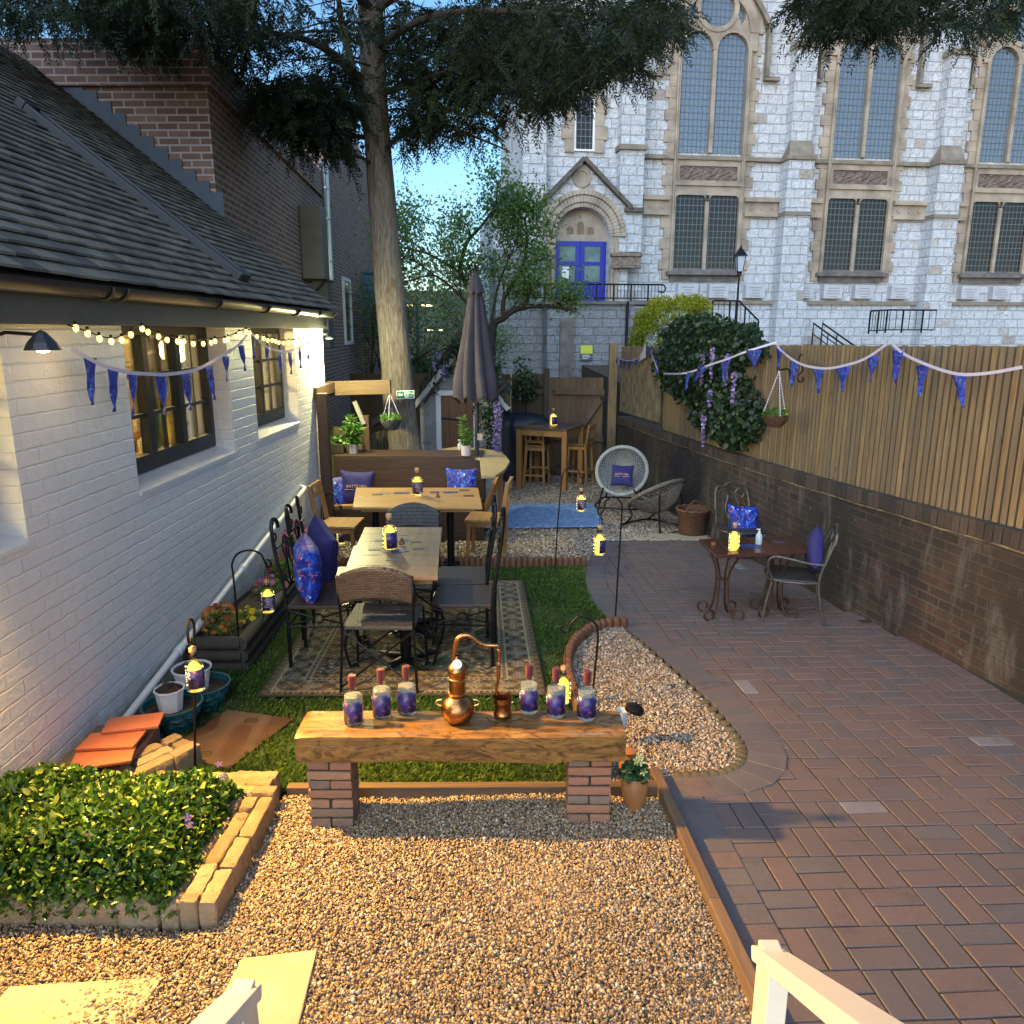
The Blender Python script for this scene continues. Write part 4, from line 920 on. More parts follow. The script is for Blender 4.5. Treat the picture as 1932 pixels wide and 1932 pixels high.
# lantern post
lp=thing('lamp_post','black Victorian style lantern post standing before the church wall','lamp post',(YP(1388,620,22).x,22,.95))
zt_=YP(1393,512,22).z-.95; lx_=0
b=MB(); b.lathe([(.09,0),(.09,.12),(.05,.2),(.035,.5),(.028,zt_)],(0,0,0),12); b.lathe([(.06,zt_-.12),(.05,zt_-.05),(.07,zt_)],(0,0,0),12); b.build('post',m_iron,lp,smooth=True)
b=MB(); 
for k in range(4):
    a=math.pi/4+k*math.pi/2; b.beam((.10*math.cos(a),.10*math.sin(a),zt_),(.17*math.cos(a),.17*math.sin(a),zt_+.40),.018,.018)
b.lathe([(.22,zt_+.40),(.20,zt_+.43),(.08,zt_+.56),(.05,zt_+.60),(.02,zt_+.68),(0,zt_+.69)],(0,0,0),4,math.pi/4,math.pi/4+2*math.pi); b.build('lantern_frame',m_iron,lp)
b=MB(); b.lathe([(.095,zt_),(.16,zt_+.40)],(0,0,0),4,math.pi/4,math.pi/4+2*math.pi); b.build('glass',plain('frosted_glass',(.45,.52,.58),.3,0,.05),lp)
# ---------------------------------------------------------------- retaining wall and board fence on the right
WL=[Vector((x,y,0)) for x,y in WALLP]
def along(P,d):
    for a,b in zip(P,P[1:]):
        l=(b-a).length
        if d<=l: return a+(b-a)*(d/l),(b-a).normalized()
        d-=l
    return P[-1],(P[-1]-P[-2]).normalized()
WLEN=sum((b-a).length for a,b in zip(WL,WL[1:]))
def wtop(y): return .80+(.52-.80)*(y-5.4)/8.6
def ftop(y): return 1.91-.014*(y-5.4)
m_oldb=brick('sooty_old_brick',(.050,.034,.028),(.115,.064,.048),(.075,.068,.06),.215,.068,.009,stain=(.020,.019,.018),bump=.8,nz=.5,bdist=.015)
rw=thing('retaining_wall','sooty old brick garden wall running below the board fence','wall',(0,0,0))
b=MB(); n=40; vs=[];fs=[];L=0
me_u=[]
for i in range(n+1):
    p,d=along(WL,WLEN*i/n); q=Vector((d.y,-d.x,0)); 
    if q.x<0: q=-q
    vs+=[(p.x,p.y,gz(p.y)-.3),(p.x,p.y,wtop(p.y)-.11),(p.x+q.x*.24,p.y+q.y*.24,wtop(p.y)-.11),(p.x+q.x*.24,p.y+q.y*.24,gz(p.y)-.3)]
for i in range(n):
    a=i*4
    for k in range(3): fs.append((a+k,a+4+k,a+5+k,a+k+1))
b.add(vs,fs); b.build('wall',m_oldb,rw)
b=MB(); d=0
m_cop=plain('blackened_brick',(.045,.038,.035),.85,0,.5,14,.8,50)
t=NT('blackened_bricks'); o_=t.obj(); m_cop=t.fin(col=t.mix(t.math('MULTIPLY',t.noise(o_,20,5),.7),t.ramp(t.rnd(),[(0,(.030,.027,.026)),(.5,(.07,.05,.042)),(1,(.11,.075,.058))]),(.03,.028,.026)),rough=.85,normal=t.bump(t.noise(o_,60,5),.8,.01))
while d<WLEN:
    p,dr=along(WL,d); q=Vector((dr.y,-dr.x,0)); q=q if q.x>0 else -q
    c0=p+q*(.11+random.uniform(-.004,.004)-.012); b.box((c0.x,c0.y,wtop(p.y)-.055+random.uniform(-.004,.004)),(.235,.062,.11),rz=math.atan2(q.y,q.x)+random.uniform(-.03,.03)); d+=.070
b.build('coping',m_cop,rw,bevel=.006)
b=MB(); P_=[]
for i in range(60):
    p,dr=along(WL,WLEN*i/59); q=Vector((dr.y,-dr.x,0)); q=q if q.x>0 else -q; P_.append((p.x-q.x*.004,p.y-q.y*.004,wtop(p.y)-.118+.004*math.sin(i*1.7)))
b.tube(P_,.008,5); b.build('mortar_line',plain('pale_mortar',(.20,.17,.12),.9,0,.6,9,.8,60),rw)
# feather-edge fence
m_fence=None
t=NT('fence_board'); o_=t.obj(); s_=t.map(o_,(26,26,1.6)); f=t.noise(s_,1.6,5,.6,.5)
c=t.ramp(f,[(.3,(.13,.085,.042)),(.55,(.25,.175,.09)),(.75,(.33,.245,.14))]); c=t.mix(t.math('MULTIPLY',t.rnd(),.75),c,(.12,.095,.065)); kn=t.vor(t.map(o_,(9,9,2.2)),1.0); c=t.mix(t.ramp(kn,[(.04,(.8,.8,.8)),(.09,(0,0,0))]),c,(.05,.03,.015)); c=t.mix(t.ramp(t.noise(t.map(o_,(7,7,.5)),1.2,4,.6),[(.5,(0,0,0)),(.75,(.5,.5,.5))]),c,(.10,.09,.075))
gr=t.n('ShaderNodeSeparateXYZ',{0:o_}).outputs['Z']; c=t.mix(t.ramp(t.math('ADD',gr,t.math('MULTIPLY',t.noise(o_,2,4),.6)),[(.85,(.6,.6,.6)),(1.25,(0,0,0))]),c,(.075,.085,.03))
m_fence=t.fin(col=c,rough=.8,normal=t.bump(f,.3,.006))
def boards(P,label,d0,d1,pitch,wid,zb,zt,name='board_fence',off=.07,tw=.16,mat=None,posts=(),back=True):
    fe=thing(name,label,'fence',(0,0,0)); b=MB(); d=d0
    while d<d1:
        p,dr=along(P,d); q=Vector((dr.y,-dr.x,0)); q=q if q.x>0 else -q
        c0=p+q*off; z0,z1=zb(p.y),zt(p.y)+random.uniform(-.006,.006)
        b.box((c0.x,c0.y,(z0+z1)/2),(wid,.022,z1-z0),rz=math.atan2(dr.y,dr.x)+tw+random.uniform(-.02,.02),ry=random.uniform(-.004,.004)); d+=pitch
    d=d0+pitch*.5
    while d<d1 and back:
        p,dr=along(P,d); q=Vector((dr.y,-dr.x,0)); q=q if q.x>0 else -q
        c0=p+q*(off+.05); z0,z1=zb(p.y),zt(p.y)-.012
        b.box((c0.x,c0.y,(z0+z1)/2),(wid,.012,z1-z0),rz=math.atan2(dr.y,dr.x)); d+=pitch
    b.build('boards',mat or m_fence,fe)
    r_=MB(); p0,_=along(P,d0); 
    for zz in(.25,.75):
        pts=[along(P,d0+(d1-d0)*k/8) for k in range(9)]
        for (pa,da),(pb,db) in zip(pts,pts[1:]):
            qa=Vector((da.y,-da.x,0)); qa=qa if qa.x>0 else -qa
            r_.beam((pa.x+qa.x*(off+.05),pa.y+qa.y*(off+.05),zb(pa.y)+zz),(pb.x+qa.x*(off+.05),pb.y+qa.y*(off+.05),zb(pb.y)+zz),.04,.07)
    r_.build('rail',m_curbw,fe)
    for dp in posts:
        pp,dr=along(P,dp); q=Vector((dr.y,-dr.x,0)); q=q if q.x>0 else -q; c0=pp+q*(off+.0); b=MB(); b.box((c0.x-.035,c0.y,(gz(pp.y)+.9+zt(pp.y))/2+.3),(.09,.09,zt(pp.y)-wtop(pp.y)+.06),rz=math.atan2(dr.y,dr.x)); b.build('post',m_curbw,fe,bevel=.005)
    return fe
dS=WLEN-2.6; 
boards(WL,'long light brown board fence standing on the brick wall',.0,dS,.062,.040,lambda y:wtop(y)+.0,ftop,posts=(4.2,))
boards(WL,'grey weathered slat screen at the far end of the fence',dS+.02,WLEN-.05,.040,.027,lambda y:wtop(y)+.10,lambda y:ftop(y)-.03,'slat_screen',.02,.3,plain('weathered_slats',(.16,.13,.09),.85,0,.5,6),())
# corner post and back fence with gate
m_dkfence=wood('dark_fence_boards',(.035,.026,.018),(.085,.062,.04),.8,2,.6,bump=.3)
BF=[Vector((-3.2,15.6,0)),Vector((-.25,14.7,0)),Vector((1.75,14.05,0))]
LB=sum((b_-a).length for a,b_ in zip(BF,BF[1:]))
bf=thing('back_fence','dark close-boarded fence across the far end of the garden','fence',(0,0,0)); b=MB(); d=0
while d<LB-1.15:
    p,dr=along(BF,d); b.box((p.x,p.y,gz(p.y)+.95),(.10,.018,1.95+random.uniform(-.02,.02)),rz=math.atan2(dr.y,dr.x)+.1); d+=.095
b.build('boards',m_dkfence,bf)
b=MB()
for hz in(.45,1.0,1.6):
    a,_=along(BF,0); c_,_=along(BF,LB-1.2); m_,_=along(BF,3.05)
    b.beam((a.x,a.y-.04,gz(a.y)+hz),(m_.x,m_.y-.04,gz(m_.y)+hz),.05,.08); b.beam((m_.x,m_.y-.04,gz(m_.y)+hz),(c_.x,c_.y-.04,gz(c_.y)+hz),.05,.08)
b.build('rail',m_dkfence,bf)
for d in(3.06,4.02):
    p,_=along(BF,d); b=MB(); b.box((p.x,p.y-.07,gz(p.y)+1.0),(.1,.1,2.04)); b.build('post',m_dkfence,bf,bevel=.005)
p,_=along(BF,3.3); b=MB(); b.tube([(p.x,p.y-.15,gz(p.y)),(p.x+.03,p.y-.15,gz(p.y)+1.95)],.013,6); o=b.build('cane',plain('pale_cane',(.5,.42,.28),.6)); tag(o,'thin pale cane leaning on the dark back fence','cane')
gt=thing('garden_gate','brown boarded garden gate with a diagonal brace at the back','gate',(0,0,0)); b=MB(); d=LB-1.05
while d<LB-.08:
    p,dr=along(BF,d); b.box((p.x,p.y+.02,gz(p.y)+.93),(.098,.02,1.85),rz=math.atan2(dr.y,dr.x)+.02); d+=.1
b.build('boards',wood('gate_boards',(.075,.045,.026),(.17,.11,.062),.75,2,.6),gt)
a,_=along(BF,LB-1.05); c_,_=along(BF,LB-.08); b=MB()
for hz in(.12,.75,1.60): b.beam((a.x,a.y-.03,gz(14.2)+hz),(c_.x,c_.y-.03,gz(14.2)+hz),.04,.10)
b.beam((a.x+.02,a.y-.05,gz(14.2)+.15),(c_.x-.05,c_.y-.05,gz(14.2)+1.5),.04,.09); b.build('brace',m_curbw,gt)
b=MB(); b.beam((a.x,a.y-.06,gz(14.2)+1.6),(a.x+.4,a.y-.09,gz(14.2)+1.6),.008,.035); b.box((c_.x-.02,c_.y-.08,gz(14.2)+1.5),(.12,.04,.05)); b.build('hinge',m_iron,gt)
b=MB(); b.box((0,0,1.22),(.15,.14,2.48)); o=b.build('fence_post',m_fence,bevel=.006); o.location=(1.80,13.95,gz(13.95)); tag(o,'thick light timber corner post between gate and brick wall','post')

# ---------------------------------------------------------------- white outhouse behind the bench
sh=thing('outhouse','small white-painted brick outhouse with mossy gabled roof and brown door','outhouse',(-.80,12.0,gz(12)))
W_=.63; he=1.02-gz(12); ha=1.72-gz(12)
b=MB(); dx0_,dx1_=-.30,.20; zd=1.05-gz(12)
b.add([(-W_,0,0),(dx0_,0,0),(dx0_,0,he),(-W_,0,he)],[(0,1,2,3)]); b.add([(dx1_,0,0),(W_,0,0),(W_,0,he),(dx1_,0,he)],[(0,1,2,3)])
b.add([(-W_,0,he),(W_,0,he),(0,0,ha)],[(0,1,2)]); b.add([(dx0_,0,zd-.03),(dx1_,0,zd-.03),(dx1_,0,he),(dx0_,0,he)],[(0,1,2,3)]) if he>zd-.03 else None
b.add([(W_,0,0),(W_,2.2,0),(W_,2.2,he),(W_,0,he)],[(0,1,2,3)]); b.add([(-W_,2.2,0),(-W_,0,0),(-W_,0,he),(-W_,2.2,he)],[(0,1,2,3)]); b.build('wall',brick('dull_whitewash',(.30,.30,.29),(.42,.42,.41),(.33,.33,.32),.225,.075,.008,bump=.8,nz=.35),sh)
t=NT('mossy_roof_tiles'); o_=t.obj(); m_moss=t.fin(col=t.ramp(t.noise(o_,5,7,.7),[(.3,(.022,.022,.016)),(.55,(.05,.05,.032)),(.75,(.075,.085,.04))]),rough=.95,normal=t.bump(t.noise(o_,22,6,.7),1,.03))
for sg in(-1,1):
    b=MB(); nn=9
    for k in range(nn):
        f0,f1=k/nn,(k+1.15)/nn; xo=lambda f:sg*(W_+.14)*(1-f); zo=lambda f:he-.14+(ha-he+.26)*f
        vs=[(xo(f0),-.18,zo(f0)+.165),(xo(f0),2.2,zo(f0)+.165),(xo(f1),2.2,zo(f1)+.12),(xo(f1),-.18,zo(f1)+.12),(xo(f0),-.18,zo(f0)+.0),(xo(f1),-.18,zo(f1)-.03)]
        b.add(vs,[(0,1,2,3),(0,3,5,4),(4,1,0)])
    b.build('roof',m_moss,sh)
b=MB(); b.tube([(0,-.19,ha+.24),(0,2.2,ha+.24)],.06,8); b.build('ridge',m_moss,sh,smooth=True)
b=MB()
for sg in(-1,1): b.beam((sg*(W_+.12),-.15,he-.17),(0,-.15,ha+.03),.03,.09)
b.build('bargeboard',plain('grey_white_paint',(.42,.43,.42),.7,0,.25,8),sh)
b=MB(); b.box((dx0_-.04,-.02,zd/2),(.08,.06,zd)); b.box((dx1_+.04,-.02,zd/2),(.08,.06,zd)); b.box(((dx0_+dx1_)/2,-.021,zd+.04),(dx1_-dx0_+.16,.06,.08)); b.build('door_frame',m_white,sh,bevel=.004)
b=MB()
for k in range(4): b.box((dx0_+.0625+k*.125,.01,zd/2),(.121,.03,zd-.01))
dd=b.build('door',wood('chestnut_door',(.10,.040,.014),(.20,.085,.03),.5,2,1),sh)
b=MB(); b.beam((dx0_+.0,-.012,zd*.78),(dx0_+.32,-.012,zd*.76),.008,.03); b.box((dx0_-.01,-.03,zd*.78),(.03,.03,.08)); b.build('hinge',m_iron,dd)
b=MB(); b.box((.03,-.015,he+.12),(.09,.02,.09)); b.box((.12,-.015,he+.21),(.09,.02,.09)); b.build('vent',plain('vent_black',(.01,.01,.01),.9),sh)

# ---------------------------------------------------------------- foliage tools
def leaves(name,P,size,mat,parent=None,asp=.45,up=0.0,kind=None,dirs=None,jit=.9,rnd=None,fold=0):
    P=np.asarray(P,float); n=len(P); s=size*rng.uniform(.6,1.3,n)
    d=rng.normal(size=(n,3)) if dirs is None else dirs+rng.normal(0,jit,(n,3))
    d/=np.linalg.norm(d,axis=1)[:,None]+1e-9
    nn=rng.normal(size=(n,3))+np.array([0,0,up]); sd=np.cross(d,nn); sd/=np.linalg.norm(sd,axis=1)[:,None]+1e-9
    if fold:
        up_=np.cross(sd,d); S_=s[:,None]; h_=S_*fold
        pts=[P,P+d*S_*.28+sd*S_*asp*.46+up_*h_*.8,P+d*S_*.68+sd*S_*asp*.42+up_*h_*.9,P+d*S_-up_*h_*.5,P+d*S_*.68-sd*S_*asp*.42+up_*h_*.9,P+d*S_*.28-sd*S_*asp*.46+up_*h_*.8]
        V=np.stack(pts,1).reshape(-1,3); i=np.arange(n)[:,None]*6; Fc=np.concatenate([np.concatenate([i,i+1,i+2,i+3],1),np.concatenate([i,i+3,i+4,i+5],1)],0); rv=rng.random(n) if rnd is None else rnd
        o=np_obj(name,V,Fc,mat,parent,np.concatenate([rv,rv]))
        if kind: o['kind']=kind
        return o
    a=P; b_=P+d*s[:,None]*.5+sd*s[:,None]*asp*.5; c_=P+d*s[:,None]; e=P+d*s[:,None]*.5-sd*s[:,None]*asp*.5
    V=np.stack([a,b_,c_,e],1).reshape(-1,3); i=np.arange(n)[:,None]*4
    o=np_obj(name,V,np.concatenate([i,i+1,i+2,i+3],1),mat,parent,rng.random(n) if rnd is None else rnd)
    if kind: o['kind']=kind
    return o
def blob(c,r,n,shell=.6):
    v=rng.normal(size=(n,3)); v/=np.linalg.norm(v,axis=1)[:,None]; q=rng.random(n)**(1/3.0); q=shell+(1-shell)*q if shell else q
    return np.array(c)+v*np.array(r)*q[:,None],v
def flowers(mb,P,r,petals=7,up=(0,-.5,.85)):
    for p in P:
        up_=Vector(up)+Vector((random.gauss(0,.4),random.gauss(0,.4),random.gauss(0,.2))); up_.normalize(); a=up_.orthogonal().normalized(); c_=up_.cross(a); p=Vector(p); q=random.random()
        for k in range(petals):
            an=2*math.pi*k/petals; d=a*math.cos(an)+c_*math.sin(an); e=a*math.cos(an+.38)+c_*math.sin(an+.38); f=a*math.cos(an-.38)+c_*math.sin(an-.38)
            mb.add([p,p+f*r*.7+up_*r*.15,p+d*r+up_*r*.1,p+e*r*.7+up_*r*.15],[(0,1,2,3)],q)
def tree(name,label,base,height,spread,depth,seed,bark,lm,leafsize,leafn,trunk_r=.08,up=.5,first=None,clump=.16,asp=.5,grp=None,nb=3):
    rd=random.Random(seed); root=thing(name,label,'tree',base,group=grp); b=MB(); tips=[]
    def grow(p,d,l,r,k):
        pts=[p]; q=p.copy(); dd=d.copy(); n=5; rr=[r]
        for i in range(n):
            dd=(dd+Vector((rd.gauss(0,.17),rd.gauss(0,.17),rd.gauss(0,.12)+up*.06))).normalized(); q=q+dd*l/n; pts.append(q.copy()); rr.append(r*(1-.55*(i+1)/n))
        b.tube(pts,rr,6 if k>1 else 5)
        if k<=1: tips.extend(pts[1:])
        if k==0: return
        for j in range(nb+(1 if rd.random()<.4 else 0)):
            i=rd.randint(2,n); e=Vector((rd.gauss(0,1)*spread,rd.gauss(0,1)*spread,rd.random()*up)); nd=(dd*.5+e).normalized(); grow(pts[i],nd,l*rd.uniform(.55,.8),rr[i]*.7,k-1)
    if first is None: grow(Vector((0,0,0)),Vector((0,0,1)),height*.42,trunk_r,depth)
    else:
        for pts,rr,dep,l in first:
            b.tube(catmull(pts,4),[rr*(1-.6*i/(4*(len(pts)-1))) for i in range(4*(len(pts)-1)+1)],7)
            for kk in range(nb+2):
                i=rd.randint(1,len(pts)-1); p=Vector(pts[i]); d=(p-Vector(pts[i-1])).normalized()
                grow(p,(d+Vector((rd.gauss(0,.7),rd.gauss(0,.5),rd.random()*up))).normalized(),l,rr*.4,dep)
    b.build('trunk',bark,root,smooth=True)
    T=np.array([tuple(p) for p in tips]); k=rng.integers(0,len(T),leafn); P=T[k]+rng.normal(0,clump,(leafn,3))
    leaves('crown',P,leafsize,lm,root,asp,.5,rnd=np.clip(rng.random(leafn)*.6+.4*((k*7919%97)/97.),0,1))
    return root
t=NT('conifer_bark'); o_=t.obj(); f=t.noise(t.map(o_,(22,22,3.0)),1.6,7,.7,.8); big=t.noise(t.map(o_,(5,5,1.3),loc=(3,1,0)),1.5,5,.6,1)
c=t.ramp(f,[(.3,(.055,.045,.036)),(.5,(.14,.12,.10)),(.72,(.25,.225,.20))]); c=t.mix(t.ramp(big,[(.58,(0,0,0)),(.66,(.7,.7,.7))]),c,(.085,.055,.038)); 
kn=t.vor(t.map(o_,(3.4,3.4,1.5),loc=(.3,.6,.2)),1.0); c=t.mix(t.ramp(kn,[(.10,(.9,.9,.9)),(.17,(0,0,0))]),c,(.045,.028,.018))
m_bark=t.fin(col=c,rough=.9,normal=t.bump(t.math('ADD',f,t.math('MULTIPLY',big,.8)),.7,.03))
m_twig=plain('dark_twig',(.035,.027,.02),.9,0,.4,10)
# ---------------------------------------------------------------- the big conifer
TY=10.3
cn=thing('conifer','tall leaning conifer with bare grey trunk behind the planked bench','tree',(YP(765,880,TY).x,TY,gz(TY)))
cb=Vector(cn.location)
prof=[(772,905,80),(765,862,72),(760,839,65),(753,767,61),(746,671,57),(736,540,54),(726,431,51),(717,330,50),(710,240,48),(703,120,48),(697,0,47),(690,-150,43),(684,-320,36),(678,-520,26),(674,-760,12)]
pts=[];rr=[]
for u_c,v_c,wd in prof:
    p=YP(u_c,v_c,TY); q=YP(u_c+wd/2,v_c,TY); pts.append(p-cb); rr.append((q-p).length)
b=MB(); cp_=catmull([tuple(p) for p in pts],5); rI=[np.interp(i/5,range(len(rr)),rr) for i in range(len(cp_))]
n=22; V=[];
for i,p in enumerate(cp_):
    for k in range(n):
        a=2*math.pi*k/n; r=rI[i]*(1+.05*math.sin(a*3+p.z*1.3)+.035*math.sin(a*7+p.z*3)+random.uniform(-.012,.012)); V.append((p.x+r*math.cos(a),p.y+r*math.sin(a),p.z))
b.add(V,[(i*n+k,i*n+(k+1)%n,(i+1)*n+(k+1)%n,(i+1)*n+k) for i in range(len(cp_)-1) for k in range(n)],.5)
b.build('trunk',m_bark,cn,smooth=True)
def limb(L,r0,y0=TY,dy=0):
    P=[YP(u,v,y0+dy*i/(len(L)-1))-cb for i,(u,v) in enumerate(L)]; P=catmull([tuple(p) for p in P],5); b=MB(); b.tube(P,[r0*.72*(1-.75*i/(len(P)-1)) for i in range(len(P))],8); b.build('limb',m_twig,cn,smooth=True)
limb([(706,300),(693,238),(676,179),(656,87),(640,10),(630,-120)],.11)
limb([(690,165),(640,112),(590,80),(530,65),(440,60)],.085,dy=-1.5)
limb([(712,180),(800,150),(900,120),(1000,110),(1150,120)],.06,dy=-2); limb([(712,90),(790,40),(900,20),(1100,30)],.07,dy=-3)
limb([(705,260),(640,250),(560,200),(480,190)],.05,dy=-.6); limb([(716,300),(760,250),(830,235),(900,260),(960,285)],.045,dy=-.5)
limb([(705,20),(600,-60),(400,-80),(200,-90)],.08,dy=-3); limb([(705,20),(900,-100),(1200,-120),(1500,-80)],.08,dy=-4)
limb([(716,330),(690,300),(640,290),(600,260)],.035,dy=-.5)
for k in range(26):
    u0=708+random.uniform(-14,14); v0=random.uniform(-60,260); sg=random.choice((-1,1)); L_=random.uniform(90,260); dv=random.uniform(-20,60)
    limb([(u0,v0),(u0+sg*L_*.4,v0+dv*.2-15),(u0+sg*L_,v0+dv)],.022,dy=random.uniform(-1.2,1))
SPR=[]; 
def lobe(u,v,ru,rv,y0,y1,n): 
    for _ in range(n):
        a=random.uniform(0,6.283); q=math.sqrt(random.random()); SPR.append((YP(u+ru*q*math.cos(a),v+rv*q*math.sin(a),random.uniform(y0,y1))))
for args in [(310,0,170,62,7.5,9.5,620),(260,30,90,45,7.5,9,230),(440,50,70,40,8,10,130),(110,-20,190,75,7,9,460),(560,35,140,60,8.5,11,170),(470,115,60,30,9,10.5,40),
  (575,195,82,62,9.3,10.8,430),(640,170,50,75,9.5,11,170),(505,170,45,38,9,10.3,80),(600,262,60,24,9.5,10.5,70),(650,285,26,14,9.8,10.6,14),
  (850,100,125,95,9,11.5,560),(970,70,130,100,7.5,11,560),(1100,60,130,80,6.5,9.5,480),(1215,35,80,60,5.5,8,220),(1140,115,85,42,6.5,8.5,150),(1025,160,58,40,7.5,9.5,150),
  (835,165,100,40,9.5,11,110),(800,225,64,30,9.6,10.8,150),(900,240,50,14,9.8,10.6,36),(765,262,26,14,10,10.6,14),(940,205,45,22,9,10.5,40),(740,40,60,60,9.6,11,60),
  (1600,-5,100,45,6.5,8,330),(1570,35,45,34,6.5,8,80),(1665,30,40,30,6.5,8,80),(1810,-5,140,65,6,8,330),(1215,20,60,45,6.5,8,60),
  (600,-210,560,90,7,11,700),(500,-400,600,110,6,12,600),(1100,-420,600,110,6,12,500),(1800,-160,200,50,6,9,200)]: lobe(*args)
VV=[];RR=[]
S=np.array([tuple(p) for p in SPR]); n=len(S)
ax=np.stack([rng.normal(0,.8,n),rng.normal(0,.8,n),rng.uniform(-.9,.15,n)],1); ax/=np.linalg.norm(ax,axis=1)[:,None]
sd=np.cross(ax,rng.normal(size=(n,3))+np.array([0,0,1.5])); sd/=np.linalg.norm(sd,axis=1)[:,None]
Ls=rng.uniform(.20,.42,n); K=15; quads=[]; dep=S[:,1]/9.5; Ls=Ls*np.clip(dep,.55,1.2)
tt=np.linspace(.05,1,K)
for j in range(K):
    for sg in(-1,1):
        base=S+ax*(Ls*tt[j])[:,None]-np.array([0,0,1])*(Ls*.35*tt[j]**2)[:,None]; ll=Ls*.36*(1-.65*tt[j])*rng.uniform(.7,1.2,n)
        d=ax*.75+sd*sg*.8+rng.normal(0,.22,(n,3))+np.array([0,0,-.25]); d/=np.linalg.norm(d,axis=1)[:,None]; wv=np.cross(d,np.cross(ax,sd)+rng.normal(0,.3,(n,3))); wv/=np.linalg.norm(wv,axis=1)[:,None]
        w_=(.0085*np.clip(dep,.5,1.2))[:,None]
        quads.append(np.stack([base,base+d*(ll*.45)[:,None]+wv*w_,base+d*ll[:,None],base+d*(ll*.45)[:,None]-wv*w_],1))
Q=np.stack(quads,1).reshape(-1,3); m=len(Q)//4; i=np.arange(m)[:,None]*4
rn=np.repeat(rng.random(n),K*2)*.7+rng.random(m)*.3
m_conif=leafmat('conifer_needles',[(.004,.009,.005),(.006,.014,.007),(.011,.023,.009),(.022,.038,.014)],.7,.08)
np_obj('crown',Q-np.array(tuple(cb)),np.concatenate([i,i+1,i+2,i+3],1),m_conif,cn,rn)
# ---------------------------------------------------------------- middle trees and the far wood
m_spring=leafmat('spring_leaves',[(.07,.14,.03),(.10,.20,.045),(.14,.25,.06),(.18,.28,.09)],.5,.4)
m_pale=leafmat('pale_leaves',[(.07,.11,.04),(.10,.15,.05),(.14,.17,.07),(.09,.13,.07)],.5,.3)
yT=15.6; b0=YP(925,700,yT); b0=Vector((b0.x,yT,gz(15.6)))
def at(*L): return [tuple(YP(u,v,yT+dy)-b0) for u,v,dy in L]
first=[([(0,0,0)]+at((928,640,0),(950,600,0),(985,580,0),(1040,578,0),(1085,585,-.3)),.085,2,.45),(at((950,600,0),(952,560,.1),(985,510,.2),(995,450,.3),(990,415,.2)),.05,2,.40),
 (at((928,640,0),(895,560,.2),(870,515,.3),(880,460,.2),(905,430,0),(920,410,0)),.055,2,.52),(at((895,590,0),(870,560,0),(820,520,.2),(775,530,.3)),.035,2,.8),(at((870,515,.3),(810,480,.4),(770,470,.5)),.03,2,.8),(at((925,620,0),(940,540,.1),(960,490,0),(975,455,0)),.03,2,.6)]
tree('garden_tree','light green spreading tree with crooked dark branches before the church corner',tuple(b0),4,.7,2,11,m_twig,m_spring,.075,15000,first=first,clump=.17,up=.55,nb=3)
tree('young_tree','pale leaved young tree just right of the conifer trunk',(-2.5,20.5,-.75),5.2,.6,4,5,m_twig,m_pale,.085,6000,trunk_r=.09,up=.8,clump=.3)
tree('young_tree','thin sapling with sparse leaves rising behind the closed parasol',(-1.2,22,-.75),5.6,.55,4,9,m_twig,m_spring,.08,3200,trunk_r=.07,up=.9,clump=.25)
tree('young_tree','bare greyish tree far behind the outhouse roof',(-2.4,45,-.75),10.5,.45,4,21,plain('grey_twigs',(.16,.14,.14),.9),m_pale,.12,300,trunk_r=.14,up=1.2,clump=.3,nb=4)
tree('young_tree','leafy branch of a tree peeping between tall brick wall and trunk',(-4.0,19.4,-.75),5.3,.5,4,31,m_twig,m_spring,.09,600,trunk_r=.06,up=.8,clump=.2)
hl=MB(); hl.add([(-260,120,-2),(260,150,-2),(260,170,9),(-260,150,11)],[(0,1,2,3)])
t=NT('hillside'); o_=t.obj(); m_hill=t.fin(col=t.ramp(t.noise(o_,.35,8,.75),[(.35,(.03,.045,.03)),(.55,(.075,.075,.055)),(.7,(.11,.10,.09))]),rough=1,normal=t.bump(t.noise(o_,1.2,6),.8,.5))
struct(hl.build('hill',m_hill))
P,_=blob((-8,62,3),(26,8,5.2),15000,.3); P2,_=blob((-30,80,3),(40,10,6),5000,.3); m_far=leafmat('far_wood_leaves',[(.05,.075,.04),(.09,.10,.06),(.13,.15,.06),(.12,.10,.085),(.16,.19,.06)],.8,.2)
o=leaves('woods',np.concatenate([P,P2]),.34,m_far,None,.7,.3,'stuff'); o['label']='far mixed wood closing the view beyond the car park'
# car park lamps and dim shapes beyond
for (u,v,y,lb,ss) in((787,575,34,'tall green street lamp with two glowing arms beyond the outhouse',1),(823,622,46,'smaller distant street lamp glowing among the far trees',.8)):
    p=YP(u,v,y); l=thing('street_lamp',lb,'street lamp',(p.x,y,-.75),group='street lamps beyond the garden'); hh=p.z+.75
    b=MB(); b.tube([(0,0,0),(0,0,hh)],.075*ss,8); b.build('pole',plain('green_pole',(.02,.075,.06),.5),l); b=MB(); b.tube([(-.55*ss,0,hh+.02),(.55*ss,0,hh+.02)],.035,6); b.build('arm',m_dark,l)
    for sg in(-1,1):
        b=MB(); b.box((sg*.42*ss,-.02,hh-.03),(.42*ss,.18,.06)); b.build('lamp_head',emit('street_glow',(1,.84,.40),2.2),l)
cr=thing('parked_car','pale parked car far beyond the outhouse roof','car',(YP(783,668,38).x-.2,38,-.75))
b=MB(); b.vprism([(-2,.3),(2,.3),(2.05,.8),(1.3,.95),(.8,1.42),(-.9,1.45),(-1.5,.95),(-2.05,.85)],-.8,.8); b.build('body',plain('silver_paint',(.45,.5,.52),.3,.3),cr,bevel=.08)
